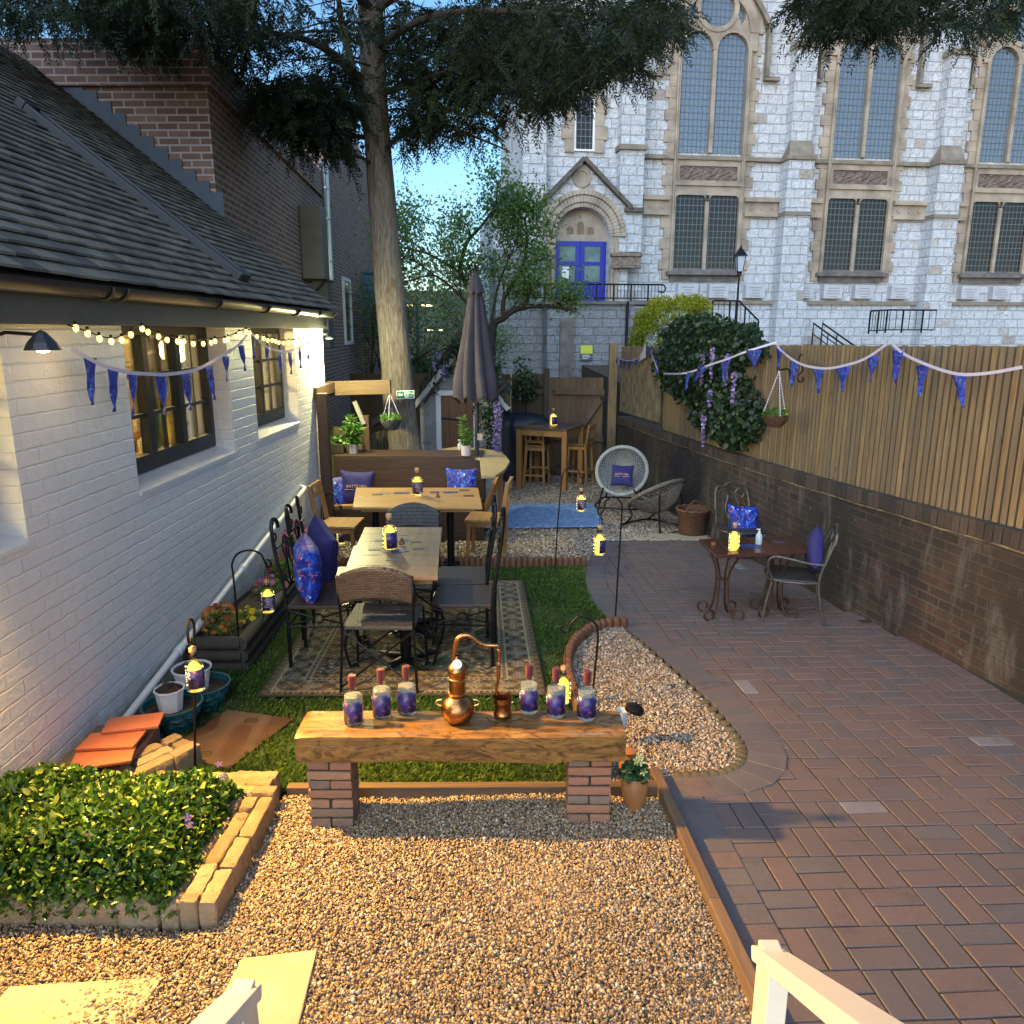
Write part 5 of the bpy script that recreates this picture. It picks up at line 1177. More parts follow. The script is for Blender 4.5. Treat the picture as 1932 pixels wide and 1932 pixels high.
for x in(-1.25,1.25): b=MB(); b.tube([(x,-.82,.32),(x,-.62,.32)],.32,14); b.build('wheel',m_iron,cr)
b=MB(); b.vprism([(-1.2,.97),(1.1,.97),(.72,1.36),(-.82,1.38)],-.81,-.79); b.build('window',plain('car_glass',(.02,.03,.04),.1),cr)
b=MB(); b.bb((-4.4,30,-.75),(-3.1,31,.95)); b.bb((-4.45,29.95,.95),(-3.05,31.05,1.05)); o=b.build('utility_cabinet',plain('dark_green_metal',(.01,.10,.06),.5),bevel=.03); tag(o,'dark green cabinet at the foot of the street lamp','cabinet')
# ---------------------------------------------------------------- shrubs, wisteria, ivy
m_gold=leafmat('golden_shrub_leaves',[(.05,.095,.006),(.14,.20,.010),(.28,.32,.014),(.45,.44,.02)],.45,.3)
gs=thing('golden_shrub','rounded bright yellow-green shrub behind the fence','shrub',(YP(1275,620,16.2).x,16.2,.9))
PP=[];
for k in range(95):
    a=rng.uniform(0,math.pi*2); e=rng.uniform(-.15,1); c0=(1.0*.80*math.cos(a)*math.sqrt(max(0,1-e*e*.8)),.55*math.sin(a)*math.sqrt(max(0,1-e*e*.8)),.85+.88*e); P,_=blob(c0,(.19,.19,.16),230,.6); PP.append(P)
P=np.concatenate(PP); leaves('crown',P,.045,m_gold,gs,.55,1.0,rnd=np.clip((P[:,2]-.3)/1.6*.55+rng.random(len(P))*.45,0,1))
b=MB(); [b.tube([(0,0,-.2),(.3*math.cos(a),.2*math.sin(a),.3),(.6*math.cos(a),.4*math.sin(a),.55)],[.03,.02,.01],5) for a in np.linspace(0,6,9)]; b.build('stem',m_twig,gs)
m_ivy=leafmat('ivy_leaves',[(.012,.028,.012),(.02,.045,.018),(.035,.065,.025),(.03,.06,.04)],.4,.15)
m_wist=leafmat('wisteria_flowers',[(.18,.11,.34),(.28,.18,.48),(.42,.32,.62),(.55,.48,.72)],.6,.3)
def fencept(u,v,off=0):
    # along the fence face
    best=None
    for k in range(200):
        p,d=along(WL,WLEN*k/199); q=Vector((d.y,-d.x,0)); q=q if q.x>0 else -q; p=p+q*(.06-off); 
        zc=p.y*cP-0*sP; r0=ray(u,v); e=abs(p.x/p.y-r0.x/r0.y)
        if best is None or e<best[0]: best=(e,p,r0)
    e,p,r0=best; return Vector((p.x,p.y,CAMH+r0.z/r0.y*p.y))
iv=thing('ivy_hedge','large dark ivy and wisteria mass hanging over the board fence','climber',tuple(fencept(1340,700)))
ib_=Vector(iv.location); PP=[]
for (u,v,ru,rv,n_,o_2) in((1330,640,75,42,2600,.1),(1320,700,75,60,2600,.22),(1370,760,62,62,2600,.2),(1390,800,45,38,1300,.12),(1290,690,50,45,1200,.1),(1395,650,50,32,1200,.05),(1262,680,22,30,300,.1),(1395,820,30,20,300,.05)):
    for _ in range(n_//14):
        a=random.uniform(0,6.283);q=math.sqrt(random.random()); c0=fencept(u+ru*q*math.cos(a),v+rv*q*math.sin(a),random.uniform(0,o_2*(1.2-q)+.05)); P,_d=blob(tuple(c0-ib_),(.09,.08,.10),14,.2); PP.append(P)
P=np.concatenate(PP); n=len(P); leaves('foliage',P,.060,m_ivy,iv,.9,.4,dirs=np.tile(np.array([-.5,-.3,-.7]),(n,1)),jit=.6,fold=.12)
b=MB(); rn_=random.Random(3)
def racemes(mb,starts,ln,rad,ib0):
    for c0 in starts:
        L_=ln*random.uniform(.6,1.2)
        for k in range(int(L_*170)):
            z=random.random(); r=rad*(1-.7*z); a=random.uniform(0,6.283); p=Vector((c0.x+r*math.cos(a),c0.y+r*math.sin(a),c0.z-z*L_))-ib0; s=.013; d=Vector((random.gauss(0,1),random.gauss(0,1),random.gauss(0,1))).normalized(); e=d.orthogonal().normalized()
            mb.add([p-d*s-e*s,p+d*s-e*s,p+d*s+e*s,p-d*s+e*s],[(0,1,2,3)])
racemes(b,[fencept(u,v,.26) for u,v in((1325,668),(1345,655),(1372,668),(1340,735),(1385,700),(1330,785))],.34,.022,ib_)
b.build('blossom',m_wist,iv)
# wisteria over the outhouse and the tall raceme beside the parasol
wi_=thing('wisteria','wisteria with long lilac flower trail beside the brown outhouse door','climber',(-.28,11.8,gz(11.8)))
wb_=Vector(wi_.location); b=MB()
for L_ in([(955,870),(950,790),(935,745),(900,700),(860,690),(830,720),(800,760)],[(940,745),(930,690),(890,660),(850,665)],[(935,745),(960,720),(985,690)]):
    P=[YP(u,v,11.75)-wb_ for u,v in L_]; b.tube(catmull([tuple(p) for p in P],4),.018,6)
b.build('stem',m_twig,wi_,smooth=True); PP=[]
for (u,v,ru,rv,n_) in((878,662,34,20,560),(840,690,16,20,90),(815,728,14,22,50),(925,700,26,35,520),(928,800,14,60,420),(912,770,14,40,200),(985,700,14,30,160)):
    for _ in range(n_//5):
        a=random.uniform(0,6.283);q=math.sqrt(random.random()); c0=YP(u+ru*q*math.cos(a),v+rv*q*math.sin(a),random.uniform(11.6,11.85))-wb_; P,_d=blob(tuple(c0),(.05,.05,.05),5,.2); PP.append(P)
leaves('foliage',np.concatenate(PP),.055,m_ivy,wi_,.7,.5)
b=MB(); racemes(b,[YP(u,v,11.55) for u,v in((938,755),(942,770),(934,790),(937,810),(933,830),(940,790),(936,745))],.36,.055,wb_); racemes(b,[YP(u,v,11.6) for u,v in((828,665),(872,668),(820,680),(886,672),(838,690))],.2,.035,wb_); b.build('blossom',m_wist,wi_)
iv2=thing('ivy','small dark ivy clump hanging on the back fence','climber',(.25,14.45,1.0)); P,_=blob((0,0,0),(.28,.12,.30),420,.1); leaves('foliage',P,.07,m_ivy,iv2,.8,.4)
b=MB(); b.tube([(0,.05,-1.4),(.02,.03,-.7),(0,0,0)],.015,5); b.build('stem',m_twig,iv2)
# ---------------------------------------------------------------- beam bench
HB=.47
def BT(u,v): return G(u,v,HB) # a point on the beam's top
yf=G(555,1385,HB).y; xl,xr=G(555,1385,HB).x,G(1178,1372,HB).x
zt=gz(yf)+HB; yb=G(700,1340,HB).y; zt=G(700,1362,HB).z
t=NT('aged_beam'); o_=t.obj(); m1=t.map(o_,(1.4,13,13)); f=t.noise(m1,1.6,7,.65,1.6)
c=t.ramp(f,[(.28,(.07,.034,.010)),(.5,(.18,.096,.027)),(.72,(.31,.18,.058))])
k1=t.noise(t.map(o_,(3.2,7,8)),1.5,6,.7,3.5); c=t.mix(t.ramp(k1,[(.50,(0,0,0)),(.60,(.85,.85,.85))]),c,(.05,.022,.009))
k2=t.vor(t.map(o_,(1.9,2.5,5),loc=(.3,.2,.1)),1.1); c=t.mix(t.ramp(k2,[(.06,(.95,.95,.95)),(.20,(.2,.2,.2)),(.26,(.6,.6,.6)),(.34,(0,0,0))]),c,(.04,.017,.007))
cr_=t.noise(t.map(o_,(.9,9,9),loc=(2,1,4)),2.2,5,.6,1.2); crk=t.ramp(cr_,[(.485,(0,0,0)),(.497,(1,1,1)),(.509,(0,0,0))]); c=t.mix(t.math('MULTIPLY',crk,.55),c,(.03,.013,.006))
m_beam=t.fin(col=c,rough=.36,normal=t.bump(t.math('SUBTRACT',t.math('MULTIPLY',f,.6),t.math('MULTIPLY',crk,.35)),.35,.006),coat=.12)
bn=thing('beam_bench','thick knotty oak beam bench resting on two brick piers','bench',((xl+xr)/2,(yf+yb)/2,gz((yf+yb)/2)))
bx_=Vector(bn.location); bw2=(xr-xl)/2; bd=(yb-yf)/2; th=.135; ztl=zt-bx_.z
b=MB()
def bfn(a,c_):
    # closed cross-section swept along x with hewn irregularity
    x=-bw2+2*bw2*a; q=c_*4; k=int(q)%4; f_=q-int(q)
    cor=[(-bd,ztl-th),(bd,ztl-th),(bd,ztl),(-bd,ztl)]; p=cor[k];r=cor[(k+1)%4]; y=p[0]+(r[0]-p[0])*f_; z=p[1]+(r[1]-p[1])*f_
    rd=.016; ed=min(f_,1-f_)
    w_=.004*math.sin(x*7+z*9)+.003*math.sin(x*17+y*11); sy=1 if y>0 else -1; sz=1 if z>ztl-th/2 else -1
    if ed<.06: y-=sy*rd*(1-ed/.06)*.5; z-=sz*rd*(1-ed/.06)*.5
    e=min(a,1-a)*2*bw2
    if e<.02: y*=1-.02*(1-e/.02); z=(z-(ztl-th/2))*(1-.05*(1-e/.02))+ztl-th/2
    return Vector((x,y+(w_ if abs(z-(ztl-th/2))<th*.45 else 0),z+w_*.5*(1 if sz<0 else .3)))
b.grid(bfn,90,48)
for a in(0,1): pts=[bfn(a,j/48) for j in range(48)]; b.add(pts,[tuple(range(48)) if a==0 else tuple(range(47,-1,-1))])
b.build('beam',m_beam,bn,smooth=True)
t=NT('tumbled_bricks'); o_=t.obj(); c=t.ramp(t.rnd(),[(0,(.24,.120,.072)),(.25,(.31,.135,.076)),(.45,(.21,.110,.070)),(.62,(.28,.165,.10)),(.80,(.12,.105,.095)),(.88,(.17,.125,.095)),(1,(.30,.11,.06))],'CONSTANT')
c=t.mix(t.math('MULTIPLY',t.noise(o_,16,6,.7),.6),c,(.19,.12,.080)); m_tb=t.fin(col=c,rough=.85,normal=t.bump(t.noise(o_,70,6,.7),.6,.006))
for (u0,u1,v) in((583,668,1572),(1069,1152,1560)):
    pl=G(u0,v);pr=G(u1,v); cx=(pl.x+pr.x)/2-bx_.x; y0=pl.y-bx_.y; w_=pr.x-pl.x; y0=max(y0,-bd+.02); y1=bd-.05; z0=gz(pl.y)-bx_.z-.03; z1=ztl-th
    b=MB(); b.box((cx,(y0+y1)/2,(z0+z1)/2),(w_-.022,y1-y0-.022,z1-z0)); b.build('mortar_core',m_joint,bn); b=MB(); n=8; hh=(z1-z0)/n
    for k in range(n):
        z=z0+(k+.5)*hh; j=lambda:random.uniform(-.003,.003)
        nb_=max(1,round((y1-y0)/.1))
        if k%2==0:
            for q in range(nb_):
                yy=y0+(q+.5)*(y1-y0)/nb_; b.rock((cx+j(),yy+j(),z),(w_-.004,(y1-y0)/nb_-.005,hh-.006),rz=random.uniform(-.018,.018),amp=.0022,rd=.30)
        else:
            for sg in(-1,1):
                for q in range(max(1,nb_//2)):
                    l_=(y1-y0)/max(1,nb_//2); b.rock((cx+sg*w_/4+j(),y0+(q+.5)*l_+j(),z),(w_/2-.006,l_-.005,hh-.006),rz=random.uniform(-.025,.025),amp=.0022,rd=.30)
    b.build('brick_pier',m_tb,bn,smooth=True)

# ---------------------------------------------------------------- bottles
m_bglass=glassy('bottle_glass',(1,1,1),.03,.05,(.96,.98,.98))
m_frost=plain('spirit_fill',(.62,.66,.64),.25,0,.05); 
t=NT('purple_label'); o_=t.obj(); v_=t.n('ShaderNodeTexVoronoi',{'Vector':o_,'Scale':34.}); f=t.noise(o_,22,5,.6,1.5)
c=t.ramp(f,[(.3,(.007,.005,.022)),(.48,(.020,.013,.08)),(.58,(.05,.04,.24)),(.66,(.018,.012,.06))]); c=t.mix(t.ramp(t.noise(t.map(o_,loc=(5,2,1)),40,4,.7),[(.60,(0,0,0)),(.68,(.9,.9,.9))]),c,(.40,.50,.75))
c=t.mix(t.ramp(t.noise(t.map(o_,loc=(1,7,3)),30,4,.6),[(.60,(0,0,0)),(.68,(.85,.85,.85))]),c,(.35,.10,.04)); m_label=t.fin(col=c,rough=.3)
m_backlabel=plain('plum_back_label',(.055,.028,.075),.4,0,.1)
m_cork=plain('cork',(.45,.28,.14),.7); m_cop2=plain('copper_foil',(.26,.12,.08),.3,.6,.1); m_maroon=plain('maroon_seal',(.09,.018,.03),.35)
t=NT('fairy_light_fill'); gl_=t.ramp(t.noise(t.obj(),55,3),[(.35,(.55,.34,.02)),(.5,(.95,.64,.07)),(.62,(1,.84,.28))]); m_glow=t.fin(col=(.4,.3,.05),em=gl_,es=.62); m_fairy=emit('fairy_bulbs',(1,.9,.5),3)
m_textpale=plain('pale_print',(.45,.38,.42),.6)
def bprof(s): return [(0,0),(.040,0),(.044,.006),(.044,.128),(.042,.140),(.030,.150),(.0165,.156),(.0150,.162),(.0150,.196),(.017,.198),(.017,.206),(0,.207)]
def bottle(name,label,loc,scale=1,rz=0,glow=True,grp=None,wrap=1.6,back=False,hang=0,cap='cork'):
    root=thing(name,label,'bottle',loc,rz,grp); s=scale; P=[(r*s,z*s) for r,z in bprof(s)]
    b=MB(); b.lathe(P,(0,0,hang),28); b.build('glass',m_bglass if not glow else glassy('lit_bottle_glass',(1,1,1),.05,.06,(1,.97,.85)) if 'lg' not in KIDS else KIDS['lg'],root,smooth=True)
    b=MB(); 
    if glow:
        b.lathe([(0,.006*s),(.030*s,.007*s),(.034*s,.014*s),(.034*s,.120*s),(.022*s,.140*s),(.009*s,.152*s),(0,.153*s)],(0,0,hang),20,); b.build('lit_core',m_glow,root,smooth=True)
        b=MB(); q=[(.0415*s*math.cos(a*2.1),.0415*s*math.sin(a*2.1),hang+.012*s+.0085*s*a) for a in np.linspace(0,13,26)]
        for p in q: b.lathe([(0,-.0022*s),(.0022*s,0),(0,.0022*s)],p,5)
        b.build('fairy_lights',m_fairy,root)
    else:
        b.lathe([(0,.010*s),(.0395*s,.012*s),(.0395*s,.130*s),(.0385*s,.136*s),(0,.1365*s)],(0,0,hang),24); b.build('spirit',t_liq,root,smooth=True)
    b=MB(); wrap=wrap*1.12; a0=-math.pi/2-wrap; a1=-math.pi/2+wrap; b.lathe([(.0446*s,.018*s),(.0446*s,.118*s)],(0,0,hang),20,a0,a1); lb_=b.build('label',m_backlabel if back else m_label,root,smooth=True,solid=.0004)
    if back:
        b=MB()
        for k in range(7):
            wz=(.106-k*.0105)*s; ww=random.uniform(.35,.8); b.lathe([(.0451*s,wz-.0017*s),(.0451*s,wz+.0017*s)],(0,0,hang),8,-math.pi/2-ww,-math.pi/2+ww)
        b.lathe([(.0451*s,.022*s),(.0451*s,.036*s)],(0,0,hang),4,-math.pi/2+.1,-math.pi/2+.6); b.build('print',m_textpale,lb_)
    b=MB(); 
    if cap=='cork': b.lathe([(.013*s,.190*s),(.0165*s,.205*s),(.019*s,.206*s),(.019*s,.224*s),(.016*s,.228*s),(0,.228*s)],(0,0,hang),16); b.build('stopper',m_cork,root,smooth=True)
    else:
        b.lathe([(.0155*s,.178*s),(.0185*s,.179*s),(.0185*s,.228*s),(.0175*s,.231*s),(0,.231*s)],(0,0,hang),20); st=b.build('stopper',m_cop2,root,smooth=True)
        b=MB(); b.lathe([(.0190*s,.165*s),(.0190*s,.2315*s)],(0,0,hang),6,-math.pi/2-.45,-math.pi/2+.75); b.lathe([(.0150*s,.2318*s),(0,.2322*s)],(0,0,hang),16); b.build('seal',m_maroon,st)
    return root
t=NT('clear_spirit'); t.fin(col=(.42,.46,.45),rough=.15); tr=t.n('ShaderNodeBsdfTransparent',{'Color':(.85,.9,.9)}); mx=t.n('ShaderNodeMixShader',{0:.66,1:t.b.outputs[0],2:tr.outputs[0]}); t.t.links.new(mx.outputs[0],t.out.inputs[0]); t_liq=t.m
KIDS['lg']=glassy('lit_bottle_glass',(1,1,1),.05,.06,(1,.97,.85))
SB=(G(688,1372,HB).x-G(650,1372,HB).x)/.088*1.0
for i,(u,v,lb) in enumerate(((669,1372,'first clear gin bottle with purple label at the left end of the beam'),(722,1360,'clear gin bottle second from the left end of the beam'),(769,1354,'clear gin bottle on the beam just left of the copper still'),(998,1351,'clear gin bottle just right of the copper condenser pot'),(1048,1358,'clear gin bottle second from the right end of the beam'),(1106,1363,'clear gin bottle nearest the right end of the beam'))):
    p=G(u,v,HB-.02); p.z=zt+.001; bottle('gin_bottle',lb,p,SB*.98,random.uniform(-.25,.25),False,'gin bottles lined up on the beam bench',1.25,cap='foil')
print('bottle scale',SB)
# copper still
t=NT('hammered_copper'); o_=t.obj(); m_copper=t.fin(col=t.ramp(t.noise(o_,9,4),[(.3,(.24,.105,.04)),(.7,(.46,.235,.10))]),rough=.27,metal=1.0,normal=t.bump(t.vor(o_,150),.25,.002))
m_brass=plain('brass',(.6,.42,.15),.3,1,.1)
sp=G(864,1360,HB); sp.z=zt+.001; k_=(G(896,1340,HB).x-G(833,1340,HB).x)/.126
st=thing('copper_still','copper alembic still with swan neck and round dial thermometer','still',sp)
S_=lambda L:[(r*k_,z*k_) for r,z in L]
b=MB(); b.lathe(S_([(0,0),(.034,.001),(.050,.012),(.061,.034),(.063,.055),(.058,.072),(.048,.085),(.036,.094),(.031,.100)]),(0,0,0),36); b.build('pot',m_copper,st,smooth=True)
b=MB(); b.lathe(S_([(.031,.098),(.033,.101),(.033,.106),(.030,.108),(.030,.165),(.032,.167),(.032,.171),(.030,.173),(.030,.180),(.036,.190),(.037,.203),(.031,.217),(.020,.228),(.012,.240),(.009,.255)]),(0,0,0),32); b.build('column',m_copper,st,smooth=True)
for z in(.1035,.112,.169): b=MB(); b.lathe(S_([(.030,z-.002),(.0345,z-.001),(.0345,z+.001),(.030,z+.002)]),(0,0,0),32); b.build('collar',m_brass if z>.11 else m_copper,st,smooth=True)
def SP(u,v): # point in the still's own plane
    q=YP(u,v,sp.y); return (q.x-sp.x,0,q.z-sp.z)
neck=catmull([SP(857,1241),SP(858,1225),SP(863,1207),SP(874,1199),SP(888,1200),SP(901,1210),SP(916,1217),SP(932,1218),SP(941,1220),SP(942,1240),SP(941,1275),SP(937,1300),SP(937,1312)],6)
b=MB(); b.tube(neck,[.0105*k_*(1-.55*i/(len(neck)-1)) for i in range(len(neck))],12); b.build('swan_neck',m_copper,st,smooth=True)
b=MB(); 
for uu,vv in((941,1226),(941,1252),(858,1240)): q=SP(uu,vv); b.lathe([(.005*k_,-.006*k_),(.008*k_,-.003*k_),(.008*k_,.003*k_),(.005*k_,.006*k_)],q,12)
b.build('union_nut',m_brass,st,smooth=True)
for sg in(-1,1):
    b=MB(); b.tube([(sg*(.055+.024*math.sin(a))*k_,0,(.072+.012*math.cos(a)*1.0)*k_) for a in np.linspace(.1,2.9,10)],.0035*k_,8); b.build('handle',m_brass,st,smooth=True)
q=SP(864,1245); b=MB(); mx=Matrix.Translation(Vector((q[0]+.0,-.036*k_,q[2])))@Matrix.Rotation(math.pi/2-.25,4,'X')
b.lathe(S_([(0,0),(.0165,0),(.0165,.006),(0,.0061)]),(0,0,0),28,mx=mx); dl=b.build('thermometer',plain('dial_rim',(.7,.7,.7),.25,.8,0),st,smooth=True)
b=MB(); b.lathe(S_([(0,.0066),(.0142,.0066)]),(0,0,0),28,mx=mx); b.build('dial_face',plain('dial_white',(.8,.84,.88),.4,0,0),dl)
b=MB(); b.box((.003*k_,.002*k_,.0072*k_),(.017*k_,.0016*k_,.0004),rz=.7,mx=mx); [b.box((.0118*k_*math.cos(a),.0118*k_*math.sin(a),.0070*k_),(.003*k_,.0008*k_,.0004),rz=a,mx=mx) for a in np.linspace(-.6,3.8,12)]; b.build('needle',m_iron,dl)
cpp=G(948,1354,HB); cpp.z=zt+.001
cn2=thing('condenser_pot','small cylindrical copper condenser pot under the still spout','pot',cpp)
b=MB(); b.lathe(S_([(0,0),(.031,0),(.032,.003),(.032,.012),(.0335,.014),(.0335,.018),(.032,.020),(.032,.060),(.0335,.062),(.0335,.066),(.033,.068),(.0355,.084),(.0345,.084),(.031,.068),(.030,.010),(0,.008)]),(0,0,0),32); b.build('body',m_copper,cn2,smooth=True)
b=MB(); b.tube([(-.033*k_,0,.012*k_),(-.042*k_,-.004,.010*k_)],.003*k_,6); b.tube([(.033*k_,0,.058*k_),(.04*k_,0,.06*k_)],.003*k_,6); b.build('tap',m_brass,cn2)
lamp_cable=MB(); lamp_cable.tube(catmull([(cpp.x-.07,cpp.y-.01,zt+.004),(cpp.x-.04,cpp.y-.05,zt+.004),(cpp.x+.02,cpp.y-.045,zt+.004),(cpp.x+.09,cpp.y-.02,zt+.004)],5),.0016,5); o=lamp_cable.build('thin_cable',m_iron); tag(o,'thin black cable lying in front of the copper condenser pot','cable')

# ---------------------------------------------------------------- tables
def ped_table(name,label,corners,h,peds,mat=m_oakY,apron=True,th=.025,split=None,planks=3):
    """corners: near-left, near-right, far-right, far-left pixel quad at the height h"""
    P=[G(u,v,h) for u,v in corners]; c0=sum(P,Vector())/4; base=Vector((c0.x,c0.y,gz(c0.y))); rt=thing(name,label,'table',base)
    zt_=max(0,h); L=[Vector((p.x-base.x,p.y-base.y,0)) for p in P]
    b=MB()
    for k in range(planks):
        f0,f1=k/planks+.001,(k+1)/planks-.001; A=[L[0].lerp(L[3],f0),L[1].lerp(L[2],f0),L[1].lerp(L[2],f1),L[0].lerp(L[3],f1)]
        b.add([(q.x,q.y,h-th) for q in A]+[(q.x,q.y,h) for q in A],[(3,2,1,0),(4,5,6,7)]+[(i,(i+1)%4,4+(i+1)%4,4+i) for i in range(4)])
    b.build('tabletop',mat,rt,bevel=.004)
    b=MB(); I=[c.lerp(sum(L,Vector())/4,.12) for c in L]; b.add([(q.x,q.y,h-th-.035) for q in I]+[(q.x,q.y,h-th-.001) for q in I],[(3,2,1,0)]+[(i,(i+1)%4,4+(i+1)%4,4+i) for i in range(4)]); b.build('apron',mat,rt)
    for (px,py) in peds:
        dz=gz(base.y+py)-base.z
        b=MB(); b.tube([(px,py,dz+.07),(px,py,h-th-.03)],.037,14); pd=b.build('pedestal',m_iron,rt,smooth=True)
        b=MB(); 
        for a in(math.pi/4,3*math.pi/4,5*math.pi/4,7*math.pi/4): e=Vector((math.cos(a)*.29,math.sin(a)*.29,0)); b.beam(Vector((px,py,dz+.075)),Vector((px+e.x,py+e.y,dz+.02)),.05,.03)
        b.build('foot',m_iron,pd,bevel=.006)
    return rt,base
NT1,nb1=ped_table('dining_table','near half of the two pushed-together oak tables with black pedestal',[(645,1083),(826,1083),(830,1034),(667,1034)],.75,[(.06,0)])
NT2,nb2=ped_table('dining_table','far half of the two pushed-together oak tables, a glowing bottle near its edge',[(669,1032),(830,1031),(834,998),(688,998)],.75,[(.06,0)])
FT,fb=ped_table('dining_table','long golden oak table in front of the planked bench',[(665,952),(910,952),(902,924),(672,924)],.75,[(-.42,0),(.32,0)],mat=m_oak,planks=2)
# ---------------------------------------------------------------- built-in bench with planter back
y0b=8.62;y1b=9.22; xlb,xrb=-2.10,-.355
bb_=thing('planked_bench','dark stained built-in plank bench with planter top along its back','bench',(xlb,y0b,gz(y0b)))
Wd=xrb-xlb; zb=gz(9.05)-gz(8.62)
def plankwall(mb,x0,x1,y,z0,z1,n,thk=.03):
    for k in range(n): mb.box(((x0+x1)/2,y,z0+(z1-z0)*(k+.5)/n),(x1-x0,thk,(z1-z0)/n-.006))
b=MB(); plankwall(b,0,Wd,0,-.03,.40,3); b.build('front_panel',m_brownwood,bb_,bevel=.003)
b=MB(); plankwall(b,0,Wd,.40,.40,.93,4); b.box((Wd/2,.62,.945),(Wd+.02,.47,.03)); b.build('backrest',m_brownwood,bb_,bevel=.003)
b=MB(); b.box((Wd/2,.20,.425),(Wd-.01,.42,.04)); b.build('seat',m_oak,bb_,bevel=.004)
b=MB(); 
for k in range(6): b.box((Wd-.016,.43+.0,0),(0.001,.001,.001)) if False else None
b.box((Wd+.012,.62,.44),(.03,.46,.96)); b.box((Wd+.012,.19,.19),(.03,.40,.42)); b.box((.015,.62,.44),(.03,.46,.96)); b.build('end_panel',m_brownwood,bb_,bevel=.003)
# pergola corner frame
pg=thing('corner_frame','dark timber corner frame with flat top beams by the cottage corner','pergola',(-2.07,8.45,gz(8.45)))
zb_=.0
P1=YP(590,742,8.45); zt1_=P1.z-pg.location.z
b=MB(); b.box((0,0,zt1_/2-.02),(.11,.11,zt1_+.04)); b.build('post',m_brownwoodZ,pg,bevel=.005)
pA=YP(592,745,8.45); pB=YP(626,733,9.5); pC=YP(737,730,9.5)
l0=Vector(pg.location); lz=plain('light_timber',(.35,.25,.12),.6,0,.3,12)
b=MB(); b.beam(Vector((pA.x,8.40,pA.z+.02))-l0,Vector((pB.x,9.5,pB.z+.02))-l0,.09,.12); b.beam(Vector((pB.x-.05,9.52,pB.z))-l0,Vector((pC.x,9.52,pC.z))-l0,.10,.17); b.build('top_beam',wood('frame_beam',(.07,.042,.022),(.16,.10,.055),.6,0,.8),pg,bevel=.005)
b=MB(); q=YP(615,760,9.5); 
for k in range(5): b.box((q.x-l0.x-.02+k*.105,9.62-l0.y,.55),(.10,.02,1.34))
for k in range(4): b.box((q.x-l0.x+.52+k*.05,9.75-l0.y+k*.18,.52),(.12,.02,1.2),rz=1.1)
b.build('back_boards',wood('olive_boards',(.05,.042,.02),(.11,.09,.045),.8,2,.6),pg)
b=MB(); q=YP(690,800,9.5); b.box((q.x-l0.x,9.5-l0.y,.7),(.09,.09,1.35)); b.build('post',m_brownwoodZ,pg); b=MB(); a_=YP(669,757,9.45)-l0; c_=YP(687,800,9.45)-l0; b.beam(a_,c_,.05,.05); a_=YP(704,800,10.4)-l0; c_=YP(738,775,9.9)-l0; b.beam(a_,c_,.05,.08); b.build('brace',plain('grey_brace',(.20,.20,.19),.7,0,.2),pg)
# D-shaped table behind the bench
dt=thing('curved_table','pale curved wooden table jutting out behind the parasol','table',(-.45,9.55,gz(9.55)))
l0=Vector(dt.location); zz=.95; Q=[(825,856),(829,851),(862,847),(900,849),(930,852),(953,858),(962,866),(953,876),(935,884),(908,885),(905,862)]
Q=[G(u,v,zz+.02) for u,v in Q]; poly=[(p.x-l0.x,p.y-l0.y) for p in Q]; zo=Q[0].z
b=MB(); b.prism(poly[::-1],.955,.985); b.build('tabletop',wood('pale_table',(.30,.21,.10),(.50,.38,.20),.5,0,.8),dt,bevel=.004)
b=MB(); b.beam(Vector((-.02,-.35,.35))+Vector((.14,-.4,0)),Vector((.37,-.55,.94)),.05,.06); b.beam((.30,.1,.0),(.30,.1,.95),.07,.07); b.build('leg',m_teak,dt)
# bricks lying on the gravel by the table
b=MB(); g_=G(935,930); b.box((0,0,.03),(.20,.08,.05),rz=.1); b.box((.16,-.16,.03),(.10,.26,.05),rz=.25); o=b.build('loose_bricks',m_tb,bevel=.006); o.location=g_; tag(o,'few loose red bricks lying on gravel near the blue mat','bricks')
# ---------------------------------------------------------------- parasol
pu=YP(900,862,9.15); pr_=thing('parasol','closed dark plum parasol with pole standing on the planter top','parasol',(pu.x,9.15,pu.z-.005))
def UZ(v,u=895): return YP(u,v,9.15).z-pu.z
zt2_=UZ(500); zbm=UZ(762)
b=MB(); b.tube([(0,0,0),(0,0,zt2_-.05)],.024,12); b.lathe([(.085,0),(.085,.008),(.032,.012),(.03,.08),(0.024,.085)],(0,0,0),16); b.build('pole',plain('anthracite_pole',(.035,.04,.05),.4,.4),pr_,smooth=True)
m_can=plain('plum_grey_canvas',(.042,.034,.048),.9,0,.2,6,.2,120)
def can(a,c_):
    an=2*math.pi*a; 
    pf=[(1,.035),(.93,.055),(.86,.092),(.855,.085),(.6,.135),(.3,.20),(.1,.235),(0,.225)]
    zf=1-c_; r=np.interp(c_,[0,.08,.2,.5,.8,1],[.028,.05,.092,.15,.215,.235]); fold=1+ (.44*abs(math.sin(an*4+.6*math.sin(3*c_)))-.24)*min(1,.25+c_)+.05*math.sin(an*3+c_*5)
    zedge=.09*abs(math.sin(an*4))*max(0,c_-.75)*4
    return Vector((r*fold*math.cos(an),r*fold*math.sin(an)*.85,zbm+(zt2_-zbm-.10)*zf+zedge))
b=MB(); b.grid(can,96,30); b.build('canopy',m_can,pr_,smooth=True,solid=.004)
b=MB(); 
def cap_(a,c_):
    an=2*math.pi*a; r=.03+.075*c_; fold=1+.14*abs(math.sin(an*4)); return Vector((r*fold*math.cos(an),r*fold*math.sin(an)*.9,zt2_-.07-.22*c_-.025*abs(math.sin(an*4))*c_))
b.grid(cap_,64,8); b.build('vent_flap',m_can,pr_,smooth=True,solid=.004)
